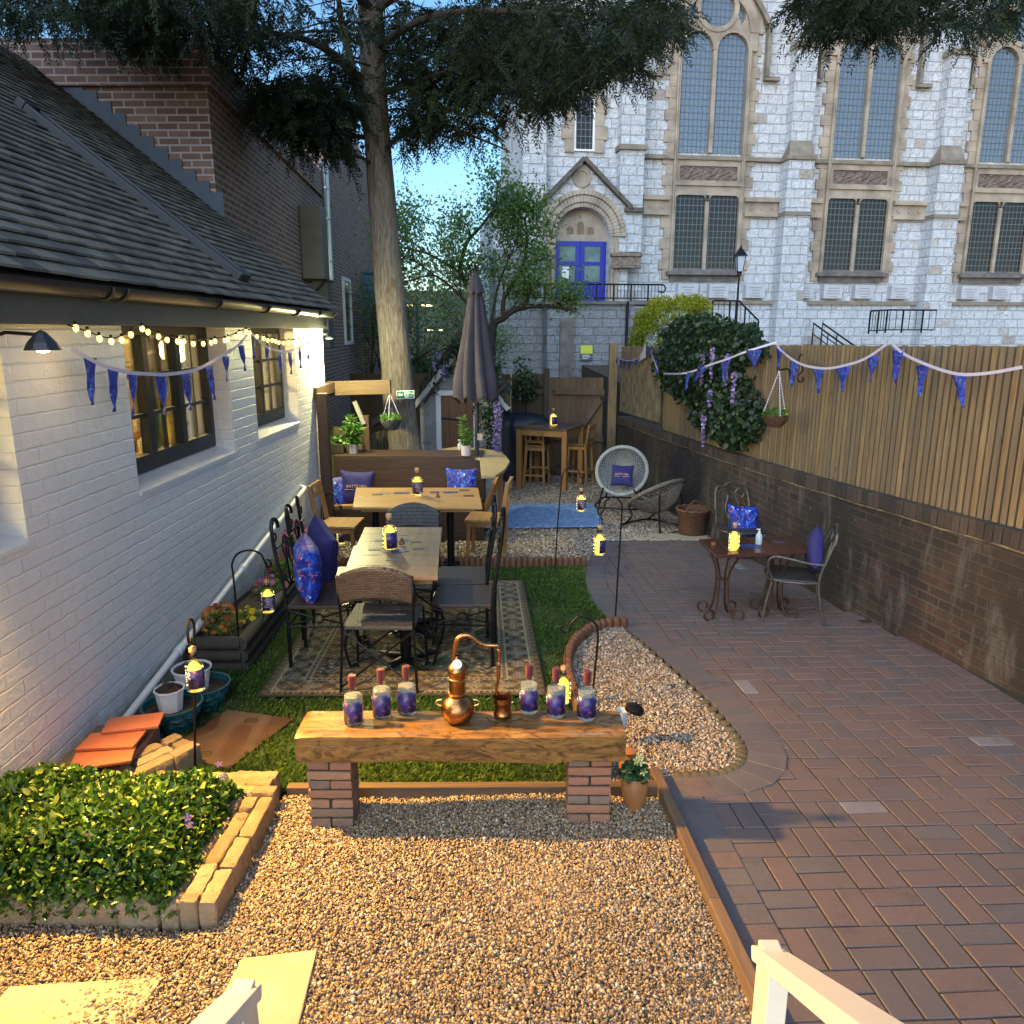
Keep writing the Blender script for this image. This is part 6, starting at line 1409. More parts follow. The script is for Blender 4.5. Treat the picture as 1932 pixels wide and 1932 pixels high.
b=MB(); b.lathe([(0,0),(.03,0),(.028,.05),(.012,.07),(.02,.085),(0,.10)],(0,0,zt2_-.09),12); b.build('finial',m_iron,pr_,smooth=True)
b=MB(); b.tube([(.03,-.03,UZ(800)),(.07,-.09,UZ(790)),(.075,-.09,UZ(812))],.008,6); b.box((.04,-.04,UZ(822)),(.06,.05,.08)); b.build('crank',plain('chrome',(.5,.5,.52),.2,1),pr_)

# ---------------------------------------------------------------- chairs
m_darkseat=wood('dark_plank_seat',(.030,.020,.017),(.085,.055,.042),.4,0,.8)
def iron_chair(label,loc,rz,grp):
    """front faces +y"""
    r_=thing('iron_chair',label,'chair',loc,rz,group=grp)
    b=MB(); b.prism([(-.20,-.19),(.20,-.19),(.21,.14),(.16,.20),(-.16,.20),(-.21,.14)],.455,.48); b.build('seat',m_darkseat,r_,bevel=.004)
    for sg in(-1,1):
        b=MB(); pts=[(sg*.185,-.20,-.03),(sg*.185,-.20,.48),(sg*.185,-.245,.80),(sg*.185,-.262,.97),(sg*.165,-.262,1.03),(sg*.135,-.258,1.04),(sg*.105,-.25,1.015),(sg*.105,-.245,.975)]
        P=catmull(pts,4); b.tube(P,[.0125]*len(P),7); lg=b.build('leg',m_iron,r_,smooth=True)
        b=MB(); b.tube([(sg*(.185)-sg*.028*math.sin(a),-.245,.93+.028*math.cos(a)) for a in np.linspace(0,5.8,14)],.006,5); b.build('scroll',m_iron,lg)
        b=MB(); P=catmull([(sg*.175,.185,.455),(sg*.18,.20,.36),(sg*.185,.165,.20),(sg*.185,.185,.08),(sg*.185,.215,.02),(sg*.185,.245,.035),(sg*.185,.235,.07),(sg*.185,.21,.06)],5); b.tube(P,.0095,6)
        b.tube([(sg*.18+sg*.02*math.cos(a),.205,.33+.03*math.sin(a)) for a in np.linspace(0,6,12)],.006,5); b.build('leg',m_iron,r_,smooth=True)
    b=MB(); b.tube([(-.185,-.235,.86),(.185,-.235,.86)],.008,6); b.tube([(-.185,-.215,.56),(.185,-.215,.56)],.008,6)
    for sg in(-1,1):
        b.tube(catmull([(sg*.02,-.215,.56),(sg*.10,-.225,.66),(sg*.04,-.228,.74),(sg*.06,-.24,.84),(0,-.24,.90)],5),.006,5); b.tube(catmull([(0,-.215,.56),(0,-.23,.72),(0,-.235,.86)],4),.006,5)
    b.build('back_frame',m_iron,r_,smooth=True)
    b=MB()
    for sg in(-1,1):
        b.tube([(sg*.185,-.20,.33),(sg*.18,.19,.33)],.007,5); b.tube([(sg*.185,-.20,.445),(sg*.18,-.03,.39)],.006,5); b.tube([(sg*.18,.19,.445),(sg*.18,.03,.39)],.006,5); b.tube([(sg*.185,-.20,.34),(sg*.18,-.03,.38)],.006,5); b.tube([(sg*.18,.19,.34),(sg*.18,.03,.38)],.006,5)
        b.tube([(sg*.182,.032*math.cos(a),.385+.032*math.sin(a)) for a in np.linspace(0,2*math.pi,14)],.006,5)
    for yy in(.19,-.20):
        b.tube([(-.18,yy,.33),(.18,yy,.33)],.007,5); b.tube([(-.18,yy,.445),(-.03,yy,.39)],.006,5); b.tube([(.18,yy,.445),(.03,yy,.39)],.006,5); b.tube([(.032*math.cos(a),yy,.385+.032*math.sin(a)) for a in np.linspace(0,2*math.pi,14)],.006,5)
    b.build('stretcher',m_iron,r_)
    return r_
gi='wrought iron dining chairs'
def base_at(u,v,h): p=G(u,v,h); return Vector((p.x,p.y,gz(p.y)))
ic=iron_chair('wrought iron chair holding the patterned coral-blue cushion, near left of table',base_at(612,1126,.47),-math.pi/2,gi)
dup(ic,base_at(628,1087,.47),-math.pi/2+.05,'wrought iron chair holding the plain navy cushion, far left of table',gi)
dup(ic,base_at(876,1124,.47),math.pi/2-.03,'near wrought iron chair with bare dark seat, right of table',gi)
dup(ic,base_at(868,1086,.47),math.pi/2+.04,'far wrought iron chair with bare dark seat, right of table',gi)
# woven chairs
def weavemat(name,a,b_,sx,sy):
    t=NT(name); u=t.uv(); bt=t.n('ShaderNodeTexBrick',{'Vector':u,'Color1':a+(1,),'Color2':b_+(1,),'Mortar':(.008,.007,.006,1),'Scale':1.,'Mortar Size':.0022,'Mortar Smooth':.6,'Brick Width':sx,'Row Height':sy},offset=.5)
    return t.fin(col=bt.outputs['Color'],rough=.55,normal=t.bump(t.math('SUBTRACT',1.0,bt.outputs['Fac']),.9,.006))
m_weave=weavemat('brown_weave',(.070,.052,.045),(.12,.092,.078),.03,.011); m_weaveg=weavemat('grey_weave',(.055,.06,.07),(.10,.105,.12),.011,.03)
def wicker_chair(label,loc,rz,mat,grp='woven dining chairs'):
    r_=thing('wicker_chair',label,'chair',loc,rz,group=grp)
    b=MB(); b.box((0,.02,.445),(.44,.42,.025)); b.build('seat',m_weaveg,r_,bevel=.008)
    b=MB(); 
    def bf_(a,c_):
        x=-.225+.45*a; q=1-(2*a-1)**2; z0=.60+.05*q; z1=.78+.075*q; return Vector((x,-.20-.04*q-.03*(c_),z0+(z1-z0)*c_))
    b.grid(bf_,24,8); b.build('backrest',mat,r_,smooth=True,solid=.03)
    for sg in(-1,1):
        b=MB(); b.tube([(sg*.222,-.235,.79),(sg*.215,-.195,.44),(sg*.235,-.245,-.02)],.009,6); b.build('leg',m_iron,r_)
        b=MB(); b.tube([(sg*.215,.22,.44),(sg*.235,.255,-.02)],.009,6); b.build('leg',m_iron,r_)
    b=MB(); b.tube([(-.215,-.19,.43),(.23,-.235,.08)],.007,5); b.tube([(.215,-.19,.43),(-.23,-.235,.08)],.007,5)
    b.tube([(-.215,.21,.43),(.23,.245,.08)],.007,5); b.tube([(.215,.21,.43),(-.23,.245,.08)],.007,5)
    for yy in(-.24,.25): b.tube(catmull([(-.234,yy,.03),(-.12,yy,.075),(0,yy,.09),(.12,yy,.075),(.234,yy,.03)],4),.008,5)
    b.build('brace',m_iron,r_); return r_
wicker_chair('brown woven back chair at the near end of the tables, its back to us',base_at(724,1163,.45),-.02,m_weave)
q=base_at(773,985,.75); wicker_chair('grey woven back chair at the far end of the pushed-together tables',q,math.pi+.02,m_weaveg)
# slab-seat wooden chairs
def slab_chair(label,loc,rz):
    r_=thing('wooden_chair',label,'chair',loc,rz,group='blond wooden chairs at the long table')
    b=MB(); b.prism([(-.19,-.19),(.19,-.19),(.205,.20),(-.205,.20)],.44,.465); b.build('seat',m_oak,r_,bevel=.004)
    for sx in(-1,1):
        b=MB(); b.beam((sx*.165,.16,.44),(sx*.175,.18,-.02),.035,.035); b.build('leg',m_teak,r_,bevel=.003)
        b=MB(); b.vprism([(sx*.165-.014,-.02),(sx*.165+.014,-.02),(sx*.165+.014,.86),(sx*.165-.014,.86)],-.21,-.17)
        b=MB(); P=[(-.19,-.02),(-.155,-.02),(-.16,.46),(-.225,.86),(-.265,.86),(-.205,.46)]; vs=[(sx*.165-.014,y,z) for y,z in P]+[(sx*.165+.014,y,z) for y,z in P]
        b.add(vs,[(0,1,2,3,4,5),(11,10,9,8,7,6)]+[((i+1)%6,i,6+i,6+(i+1)%6) for i in range(6)]); b.build('leg',m_teak,r_,bevel=.003)
    b=MB(); b.box((0,-.247,.84),(.33,.022,.04),rx=.15); b.box((0,-.238,.745),(.33,.022,.05),rx=.15); b.box((-.115,-.243,.79),(.09,.022,.06),rx=.15); b.box((.115,-.243,.79),(.09,.022,.06),rx=.15); b.build('backrest',m_oak,r_)
    b=MB(); b.box((0,.165,.41),(.31,.02,.05)); b.box((0,-.165,.41),(.31,.02,.05)); b.box((-.165,0,.41),(.02,.30,.05)); b.box((.165,0,.41),(.02,.30,.05)); b.build('rail',m_teak,r_)
    return r_
wc=slab_chair('blond wooden chair at the left end of the long table',base_at(642,987,.45),-math.pi/2-.05)
dup(wc,base_at(918,976,.45),math.pi/2-.12,'blond wooden chair at the right end of the long table','blond wooden chairs at the long table')
# ---------------------------------------------------------------- bar table and stools
bt=[YP(974,799,13),YP(1047,808,12.68),YP(1104,797,13.1),YP(1031,791,13.5)]
bp=Vector((.66,13.02,gz(13.02))); ba=thing('bar_table','tall square brown wooden bar table near the back gate','table',bp,-.42)
hb=.46-bp.z
b=MB(); 
for k in range(6): b.box((-.375+.15*k-.0,0,hb-.012),(.147,.90,.024))
b.build('tabletop',wood('bar_top',(.06,.035,.024),(.13,.08,.055),.4,1,.8),ba,bevel=.003)
b=MB(); [b.box((sx*.40,0,hb-.08),(.03,.76,.10)) for sx in(-1,1)]; [b.box((0,sx*.40,hb-.08),(.76,.03,.10)) for sx in(-1,1)]; b.build('apron',m_teak,ba)
for sx in(-1,1):
    for sy in(-1,1): b=MB(); b.box((sx*.405,sy*.405,hb/2-.03),(.085,.085,hb)); b.build('leg',m_teak,ba,bevel=.004)
def stool(label,loc,rz):
    r_=thing('bar_stool',label,'bar stool',loc,rz,group='wooden bar stools')
    b=MB(); [b.box((-.135+.09*k,0,.725),(.085,.36,.025)) for k in range(4)]; b.build('seat',m_teak,r_,bevel=.004)
    for sx in(-1,1):
        b=MB(); b.beam((sx*.15,-.15,.72),(sx*.18,-.20,-.02),.042,.042); b.beam((sx*.15,-.155,.70),(sx*.15,-.21,1.07),.04,.035,up=(0,1,0)); b.build('leg',m_teak,r_,bevel=.003)
        b=MB(); b.beam((sx*.15,.15,.72),(sx*.175,.19,-.02),.042,.042); b.build('leg',m_teak,r_,bevel=.003)
    b=MB(); b.box((0,-.207,1.03),(.34,.028,.09),rx=.14); b.box((0,-.175,.80),(.28,.025,.05),rx=.14); [b.beam((x,-.178,.80),(x,-.203,1.0),.045,.014,up=(0,1,0)) for x in(-.075,.075)]; b.build('backrest',m_teak,r_,bevel=.003)
    b=MB(); b.box((0,-.185,.22),(.34,.024,.035)); b.box((0,.18,.30),(.34,.024,.035)); b.box((-.168,0,.26),(.024,.36,.035)); b.box((.168,0,.26),(.024,.36,.035)); b.box((0,-.155,.67),(.30,.024,.06)); b.box((0,.155,.67),(.30,.024,.06)); b.box((-.152,0,.67),(.024,.30,.06)); b.box((.152,0,.67),(.024,.30,.06)); b.build('rail',m_teak,r_)
    return r_
def gl(u,v): p=G(u,v); return Vector((p.x,p.y,gz(p.y)))
s1_=stool('bar stool with its back to us at the left front of the bar table',gl(1013,917),-.30)
dup(s1_,gl(1093,914),1.15,'bar stool at the right of the bar table facing left','wooden bar stools')
dup(s1_,gl(1075,897),math.pi-.4,'bar stool tucked behind the bar table, only its seat and legs showing','wooden bar stools')
dup(s1_,gl(1005,898),-1.9,'bar stool tucked at the far left of the bar table','wooden bar stools')
# covered barbecue
cv=thing('covered_barbecue','large object under a dark navy waterproof cover by the back fence','barbecue cover',(.15,14.0,gz(14)))
def cvf(a,c_):
    an=2*math.pi*a; sq=1/max(abs(math.cos(an)),abs(math.sin(an)))**.75; rr=(.52 if c_<.7 else .52*(1-((c_-.7)/.3)**2*.75)) if c_<1 else 0; z=1.02*min(c_/.7,1)+(.20*math.sin((c_-.7)/.3*math.pi/2) if c_>.7 else 0)
    w_=.02*math.sin(an*9+z*4)*(1-c_)+.012*math.sin(an*17); return Vector(((rr+w_)*sq*math.cos(an)*1.0,(rr+w_)*.75*sq*math.sin(an),z))
b=MB(); b.grid(cvf,72,26); b.build('cover',plain('navy_cover',(.010,.017,.030),.45,0,.2,6,.4,30),cv,smooth=True)
# ---------------------------------------------------------------- cushions
def cushmat(name,plainc=None):
    t=NT(name); o_=t.obj()
    if plainc: return t.fin(col=plainc,rough=.85,normal=t.bump(t.noise(o_,9,3),.4,.02))
    f=t.noise(o_,9,4,.6,1.6); c=t.ramp(f,[(.3,(.006,.010,.10)),(.47,(.010,.025,.33)),(.56,(.02,.08,.55)),(.66,(.10,.35,.65)),(.75,(.01,.02,.2))])
    s_=t.noise(t.map(o_,loc=(3,8,1)),26,3,.6); gz_=t.noise(t.map(o_,loc=(9,2,5)),3.5,2); mk=t.math('MULTIPLY',t.ramp(s_,[(.58,(0,0,0)),(.63,(1,1,1))]),t.ramp(gz_,[(.45,(0,0,0)),(.55,(1,1,1))])); c=t.mix(mk,c,(.55,.14,.07))
    s2=t.noise(t.map(o_,loc=(1,1,7)),38,2,.5); c=t.mix(t.ramp(s2,[(.66,(0,0,0)),(.70,(1,1,1))]),c,(.55,.70,.80))
    s3=t.noise(t.map(o_,loc=(6,3,2)),12,3,.6); c=t.mix(t.ramp(s3,[(.66,(0,0,0)),(.72,(.9,.9,.9))]),c,(.02,.22,.24))
    return t.fin(col=c,rough=.6)
m_cn=cushmat('sea_life_print'); m_cp=cushmat('navy_velvet',(.022,.020,.125)); m_cgold=plain('copper_embroidery',(.62,.32,.14),.5)
def cushion(label,loc,rot,size=.42,mat=None,text=False,th=.075,grp=None):
    r_=thing('cushion',label,'cushion',loc); r_.rotation_euler=rot; r_['group']=grp or 'scatter cushions'
    def cf(sd):
        def f(a,c_):
            x,y=2*a-1,2*c_-1; e=max(0,(1-x**4)*(1-y**4))**.55; pn=1-.10*(1-abs(x))*abs(y)**3-.0; px=x*(1-.10*(1-y*y)); py=y*(1-.10*(1-x*x))
            return Vector((px*size/2,sd*th*e+.004*math.sin(x*7+y*5)*e,py*size/2))
        return f
    b=MB(); b.grid(cf(-1),22,22); b.grid(lambda a,c_:cf(1)(1-a,c_),22,22); b.build('cover',mat,r_,smooth=True)
    if text:
        mx=Matrix.Translation((0,-th-.004,size*.02))@Matrix.Rotation(math.pi/2,4,'X'); text_obj('lettering','BATTS HILL',size*.118,m_cgold,r_,mx,.004)
        b=MB(); b.box((0,-th*1.0,-size*.075),(size*.66,.005,.005)); b.build('underline',m_cgold,r_)
    return r_
p=YP(635,925,8.82); cushion('sea print blue cushion at the left end of the planked bench',(p.x-.04,8.74,p.z-.02),(-.30,0,.35),.40,m_cn)
p=YP(675,920,8.80); cushion('navy cushion with copper BATTS HILL lettering on the planked bench',(p.x-.005,8.80,p.z+.0),(-.28,.05,.12),.40,m_cp,True)
p=YP(871,908,8.86); cushion('sea print blue cushion at the right end of the planked bench',(p.x,8.84,p.z-.03),(-.22,0,-.05),.38,m_cn)
l1=base_at(612,1126,.47)
cushion('tall patterned blue and coral cushion on the near left iron chair',(l1.x-.095,l1.y-.02,l1.z+.675),(0,-.10,math.pi/2+.35),.38,m_cn,th=.085)
l2=base_at(628,1087,.47)
cushion('plain navy velvet cushion on the far left iron chair',(l2.x-.06,l2.y-.02,l2.z+.675),(0,-.30,math.pi/2+.55),.40,m_cp,True,.085)
# ---------------------------------------------------------------- glowing bottles on tables, cards and menus
def on(u,v,h): p=G(u,v,h); return p
for (u,v,h,lb,bk) in((736,1038,.75,'glowing fairy-light bottle on the two pushed-together tables',False),(788,935,.75,'glowing bottle with plum back label on the long table by the bench',True)):
    p=on(u,v,h+.002); bottle('lit_bottle',lb,(p.x,p.y,p.z+.002),1.12 if not bk else 1.2,.35 if bk else .9,True,'bottles lit by fairy lights',1.35 if bk else 1.1,bk)
p=YP(1044,798,13.0); bottle('lit_bottle','faintly lit clear bottle on the tall bar table',(p.x,13.0,bp.z+hb+.002),1.3,.5,True,'bottles lit by fairy lights',.9)
m_card=plain('grey_green_card',(.16,.21,.20),.6); m_menu=plain('navy_menu',(.03,.05,.20),.4,0,.3,30); m_plumc=plain('plum_card',(.07,.045,.07),.5)
def card(u,v,h,w_,d_,rz,mat,lb,cat='card',grp='cards and menus on the tables',zz=None):
    p=G(u,v,h); b=MB(); b.box((0,0,0),(w_,d_,.002),rz=rz); o=b.build('menu_card' if cat=='menu' else 'coaster',mat); o.location=(p.x,p.y,p.z+.003 if zz is None else zz); tag(o,lb,cat,grp); return o
z1=nb1.z+.752; z2=nb2.z+.752; z3=fb.z+.752
card(708,1040,.75,.085,.045,.05,m_card,'grey-green coaster at the left of the pushed-together tables','coaster',zz=z1)
card(754,1043,.75,.11,.07,.5,m_menu,'navy menu lying askew on the near oak tabletop','menu',zz=z1)
card(733,1043,.75,.09,.05,.6,m_card,'pale coaster just left of the navy menu','coaster',zz=z1); card(790,1039,.75,.08,.045,.1,m_plumc,'grey card on the right half of the near oak tabletop','coaster',zz=z1); card(740,1056,.75,.085,.04,.02,m_card,'coaster closest to the near edge of the oak tabletop','coaster',zz=z1)
card(722,1018,.75,.11,.06,.3,m_card,'pale green card on the far half left of the glowing bottle','coaster',zz=z2); card(757,1019,.75,.11,.06,.6,m_menu,'blue menu on the far half right of the glowing bottle','menu',zz=z2); card(785,1021,.75,.08,.045,.05,m_plumc,'grey card on the right of the far half tabletop','coaster',zz=z2); card(760,1010,.75,.08,.04,.1,m_card,'small card at the far edge of the pushed-together tables','coaster',zz=z2)
for u,v,w_,mt,lb in((712,934,.10,m_plumc,'leftmost small grey card on the long table'),(727,932,.10,m_card,'second small card from the left on the long table'),(758,932,.15,m_menu,'navy menu left of the bottle on the long table'),(820,931,.09,m_plumc,'plum card just right of the bottle on the long table'),(850,931,.15,m_menu,'navy menu right of the bottle on the long table'),(876,928,.10,m_plumc,'plum card near the back right corner of the long table'),(884,936,.10,m_plumc,'plum card near the front right corner of the long table')):
    card(u,v,.75,w_,.07,.03,mt,lb,'menu' if mt is m_menu else 'coaster',zz=z3)
for u,v,zz,lb in((758,1032,z1,'small copper coloured tent card beside the glowing bottle'),(826,938,z3,'small copper tent card on the long table')):
    p=G(u,v,.75); b=MB(); b.vprism([(-.022,0),(.022,0),(0,.045)],-.02,.02); o=b.build('tent_card',m_cop2); o.location=(p.x,p.y,zz); tag(o,lb,'tent card','copper tent cards on the tables')
for u,v,lb in((1020,797,'navy menu at the left on the bar table'),(1060,800,'navy menu at the right on the bar table')):
    p=YP(u,v,13.); b=MB(); b.box((0,0,0),(.2,.14,.002),rz=.4); o=b.build('menu_card',m_menu); o.location=(p.x,13.05,bp.z+hb+.003); tag(o,lb,'menu','cards and menus on the tables')
# ---------------------------------------------------------------- round wicker chairs
def round_chair(label,loc,nrm,rad,mat,dep=.24):
    r_=thing('round_wicker_chair',label,'chair',loc,group='round woven lounge chairs'); n_=Vector(nrm).normalized(); q=n_.to_track_quat('Z','Y').to_matrix().to_4x4()
    cz=.46; M_=Matrix.Translation((0,0,cz))@q
    def pt(r,a): return M_@Vector((r*math.cos(a),r*math.sin(a),-dep*(1-(r/rad)**2)))
    b=MB(); b.tube([pt(rad,2*math.pi*k/48) for k in range(48)],.026,8,closed=True); b.build('rim',mat,r_,smooth=True)
    b=MB(); ns=44
    for k in range(ns):
        a=2*math.pi*k/ns
        for sg in(-1,1): b.tube([pt(rad*f,a+sg*(1-f)*1.3) for f in np.linspace(.36,1,9)],.0055,4)
    b.tube([pt(rad*.36,2*math.pi*k/32) for k in range(32)],.014,6,closed=True); b.build('lattice',mat,r_)
    b=MB(); nr=40
    for f in np.linspace(.04,.35,9): b.tube([pt(rad*f,2*math.pi*k/24) for k in range(24)],.0085,4,closed=True)
    b.build('centre',mat,r_)
    # tubular stand
    b=MB(); fr=Vector((n_.x,n_.y,0)).normalized(); sd=fr.cross(Vector((0,0,1)))
    P=[fr*(.34)+sd*(-.26)+Vector((0,0,.02)),fr*(.34)+sd*.26+Vector((0,0,.02)),fr*(.05)+sd*.30+Vector((0,0,.015)),fr*(-.30)+sd*.26+Vector((0,0,.02)),fr*(-.30)+sd*(-.26)+Vector((0,0,.02)),fr*.05-sd*.30+Vector((0,0,.015))]
    b.tube(catmull(P,4,True),.012,6,closed=True)
    for sg in(-1,1):
        b.tube(catmull([fr*.32+sd*sg*.24+Vector((0,0,.02)),fr*.18+sd*sg*.24+Vector((0,0,.16)),fr*.26+sd*sg*.2+Vector((0,0,.26))],5),.012,6); b.tube(catmull([fr*-.28+sd*sg*.24+Vector((0,0,.02)),fr*-.24+sd*sg*.22+Vector((0,0,.3)),fr*-.22+sd*sg*.2+Vector((0,0,.5))],5),.012,6)
    b.build('stand',m_iron,r_); return r_
m_wg=plain('silver_wicker',(.30,.31,.30),.6,0,.2,30); m_wd=plain('brown_grey_wicker',(.14,.12,.10),.65,0,.25,30)
p=YP(1173,888,10.15); round_chair('pale grey round wicker chair holding a navy cushion',(p.x,10.15,p.z-.46),(-.28,-1,.52),.335,m_wg,.22)
cushion('navy cushion with copper BATTS HILL lettering in the pale round chair',(p.x-.0,10.08,p.z-.055),(-.42,0,-.25),.30,m_cp,True,.05)
p=YP(1238,930,9.45); round_chair('brown round wicker chair turned away from us against the brick wall',(p.x,9.45,gz(9.45)),(-.42,.5,1.0),.37,m_wd,.25)
# log basket
p=G(1305,1010); bk=thing('wicker_basket','round brown wicker log basket beside the paving edge','basket',p)
m_bask=weavemat('basket_weave',(.10,.045,.020),(.19,.09,.045),.03,.012)
b=MB(); b.lathe([(0,.01),(.15,.01),(.155,0),(.185,.28),(.20,.30),(.205,.33),(.19,.335),(.17,.29),(.145,.03),(0,.03)],(0,0,0),32); b.build('body',m_bask,bk,smooth=True)
b=MB(); b.tube([(.195*math.cos(a),.195*math.sin(a),.33+.006*math.sin(a*14)) for a in np.linspace(0,2*math.pi,80)][:-1],.016,6,closed=True); b.build('rim',plain('basket_rim',(.12,.055,.025),.7),bk)
for sg,ax_ in((1,1.2),(-1,1.2)): b=MB(); c0=Vector((.19*math.cos(ax_)*sg,.19*math.sin(ax_)*sg,.33)); b.tube([c0+Vector((.06*math.cos(a),0,.06*math.sin(a))) for a in np.linspace(0,math.pi,9)],.010,6); b.build('handle',plain('basket_handle',(.12,.055,.025),.7),bk)
# ---------------------------------------------------------------- bistro set
bq=[G(1350,1044,.60),G(1532,1036,.60),G(1500,1014,.60),G(1318,1019,.60)]; bc_=sum(bq,Vector())/4; bz=gz(bc_.y); hb2=.60
bs=thing('bistro_table','dark red-brown wooden table on scrolled iron legs on the paving','table',(bc_.x,bc_.y,bz)); L=[Vector((p.x-bc_.x,p.y-bc_.y)) for p in bq]
b=MB()
for k in range(6):
    f0,f1=k/6+.002,(k+1)/6-.002; A=[L[0].lerp(L[1],f0),L[0].lerp(L[1],f1),L[3].lerp(L[2],f1),L[3].lerp(L[2],f0)]; b.prism([(q.x,q.y) for q in A],hb2-.028,hb2)
b.build('tabletop',wood('red_brown_top',(.040,.016,.013),(.10,.040,.028),.22,1,.8),bs,bevel=.004)
m_rust=plain('rusty_iron',(.055,.026,.018),.6,.4,.4,20)
for f in(.18,.74):
    cb_=L[0].lerp(L[1],f).lerp(L[3].lerp(L[2],f),.5)
    for (dx,dy) in((-1,-1),(1,-1),(-1,1),(1,1)):
        b=MB(); P=[(cb_.x+dx*.10,cb_.y+dy*.12,hb2-.03),(cb_.x+dx*.045,cb_.y+dy*.06,hb2-.18),(cb_.x+dx*.035,cb_.y+dy*.045,.30),(cb_.x+dx*.05,cb_.y+dy*.06,.10),(cb_.x+dx*.09,cb_.y+dy*.09,.015)]
        o_x,o_y=cb_.x+dx*.11,cb_.y+dy*.10
        for a in np.linspace(-1.4,3.9,11): rr_=.052*(1-(a+1.4)/9.5); P.append((o_x+dx*rr_*math.cos(a)*1.0+dx*.0,o_y+dy*rr_*math.cos(a)*.35,.068+rr_*math.sin(a)))
        P=catmull(P,3); b.tube(P,.0095,6); b.build('leg',m_rust,bs,smooth=True)
    b=MB(); b.tube([(cb_.x-.04,cb_.y,.33),(cb_.x+.04,cb_.y,.33)],.008,6); b.tube([(cb_.x,cb_.y-.05,.33),(cb_.x,cb_.y+.05,.33)],.008,6); b.lathe([(0,-.02),(.016,0),(0,.02)],(cb_.x,cb_.y,.33),8); b.build('brace',m_rust,bs)
m_pew=plain('pewter_frame',(.085,.080,.072),.45,.5,.3,20)
def arm_chair(label,loc,rz,cat='chair'):
    r_=thing('metal_armchair',label,cat,loc,rz,group='pewter metal armchairs by the brown table')
    b=MB(); b.box((0,0,.40),(.40,.38,.02)); b.build('seat',plain('dark_mesh_seat',(.035,.032,.034),.6,0,.2,50),r_,bevel=.01)
    b=MB(); b.tube(catmull([(-.20,-.19,.40),(-.20,.19,.40),(.20,.19,.40),(.20,-.19,.40)],3,True),.010,6,closed=True); b.build('seat_frame',m_pew,r_)
    for sg in(-1,1):
        b=MB(); b.tube(catmull([(sg*.20,-.29,-.02),(sg*.20,-.22,.20),(sg*.20,-.19,.42),(sg*.205,-.24,.62),(sg*.19,-.29,.76)],4),.012,6); b.build('leg',m_pew,r_,smooth=True)
        b=MB(); b.tube(catmull([(sg*.22,.24,-.02),(sg*.205,.215,.2),(sg*.20,.18,.38)],4),.012,6); b.build('leg',m_pew,r_,smooth=True)
        b=MB(); P=catmull([(sg*.205,-.23,.56),(sg*.225,-.10,.57),(sg*.235,.06,.60),(sg*.235,.17,.61),(sg*.235,.22,.57),(sg*.225,.215,.48),(sg*.205,.17,.40)],5); b.tube(P,.0115,6); b.build('armrest',m_pew,r_,smooth=True)
    b=MB(); b.tube(catmull([(-.19,-.29,.74),(-.17,-.30,.82),(-.09,-.305,.83),(0,-.31,.87),(.09,-.305,.83),(.17,-.30,.82),(.19,-.29,.74)],5),.012,6)
    for sg in(-1,1): b.tube([(sg*(.10+.055*math.cos(a)),-.29,.74+.055*math.sin(a)) for a in np.linspace(-1,4.2,14)],.009,5); b.tube(catmull([(sg*.03,-.21,.44),(sg*.08,-.24,.58),(sg*.04,-.28,.72)],4),.009,5)
    b.build('back_frame',m_pew,r_,smooth=True); return r_
ac=arm_chair('metal armchair behind the brown table carrying the sea print cushion',gl(1400,1075),math.pi+.15)
l3=gl(1392,1062); ac.location=(l3.x,l3.y,gz(l3.y)); ac.scale=(.92,.92,.92)
c2=gl(1490,1166); a2=dup(ac,(c2.x,c2.y,gz(c2.y)),math.pi/2-.30,'metal armchair at the right side with navy cushion against its back','pewter metal armchairs by the brown table')
p=YP(1404,985,l3.y+.02); cushion('sea print blue cushion propped on the chair behind the brown table',(p.x,l3.y+.06,p.z),(-.25,.06,.08),.34,m_cn)
cushion('navy cushion on the right-hand metal armchair',(c2.x+.13,c2.y-.05,gz(c2.y)+.58),(.0,.40,math.pi/2-.30),.34,m_cp,th=.06)
p=G(1384,1036,.60); bottle('lit_bottle','glowing yellow bottle on the dark red-brown table',(p.x,p.y,bz+hb2+.002),.95,2.2,True,'bottles lit by fairy lights',.8)
p=G(1431,1027,.60); sn=thing('sanitiser_bottle','clear pump bottle of hand sanitiser on the dark brown table','pump bottle',(p.x,p.y,bz+hb2+.002))
def pump(root,s,mat):
    b=MB(); b.lathe([(0,0),(.030*s,0),(.032*s,.005*s),(.032*s,.085*s),(.026*s,.100*s),(.012*s,.108*s)],(0,0,0),20); b.build('body',mat,root,smooth=True)
    b=MB(); b.lathe([(.013*s,.106*s),(.014*s,.125*s),(.005*s,.126*s),(.005*s,.145*s),(0,.146*s)],(0,0,0),12); b.box((-.010*s,0,.148*s),(.036*s,.012*s,.009*s)); b.build('pump',m_white,root)
m_gel=plain('clear_gel',(.42,.50,.56),.15,0,.05)
pump(sn,.82,m_gel)
p=G(1395,1034,.60); card(1415,1030,.60,.14,.10,.15,m_menu,'navy menu beside the glowing bottle on the dark brown table','menu',zz=bz+hb2+.002); card(1470,1024,.60,.10,.07,.1,m_plumc,'plum card at the back of the dark brown table','coaster',zz=bz+hb2+.002)
b=MB(); p=G(1346,1028,.60); b.lathe([(0,0),(.018,0),(.02,.012),(.018,.02),(0,.022)],(p.x,p.y,bz+hb2+.001),14); o=b.build('tealight_holder',plain('terracotta_holder',(.25,.07,.03),.7),smooth=True); tag(o,'tiny terracotta candle dish on the left of the dark brown table','candle dish')
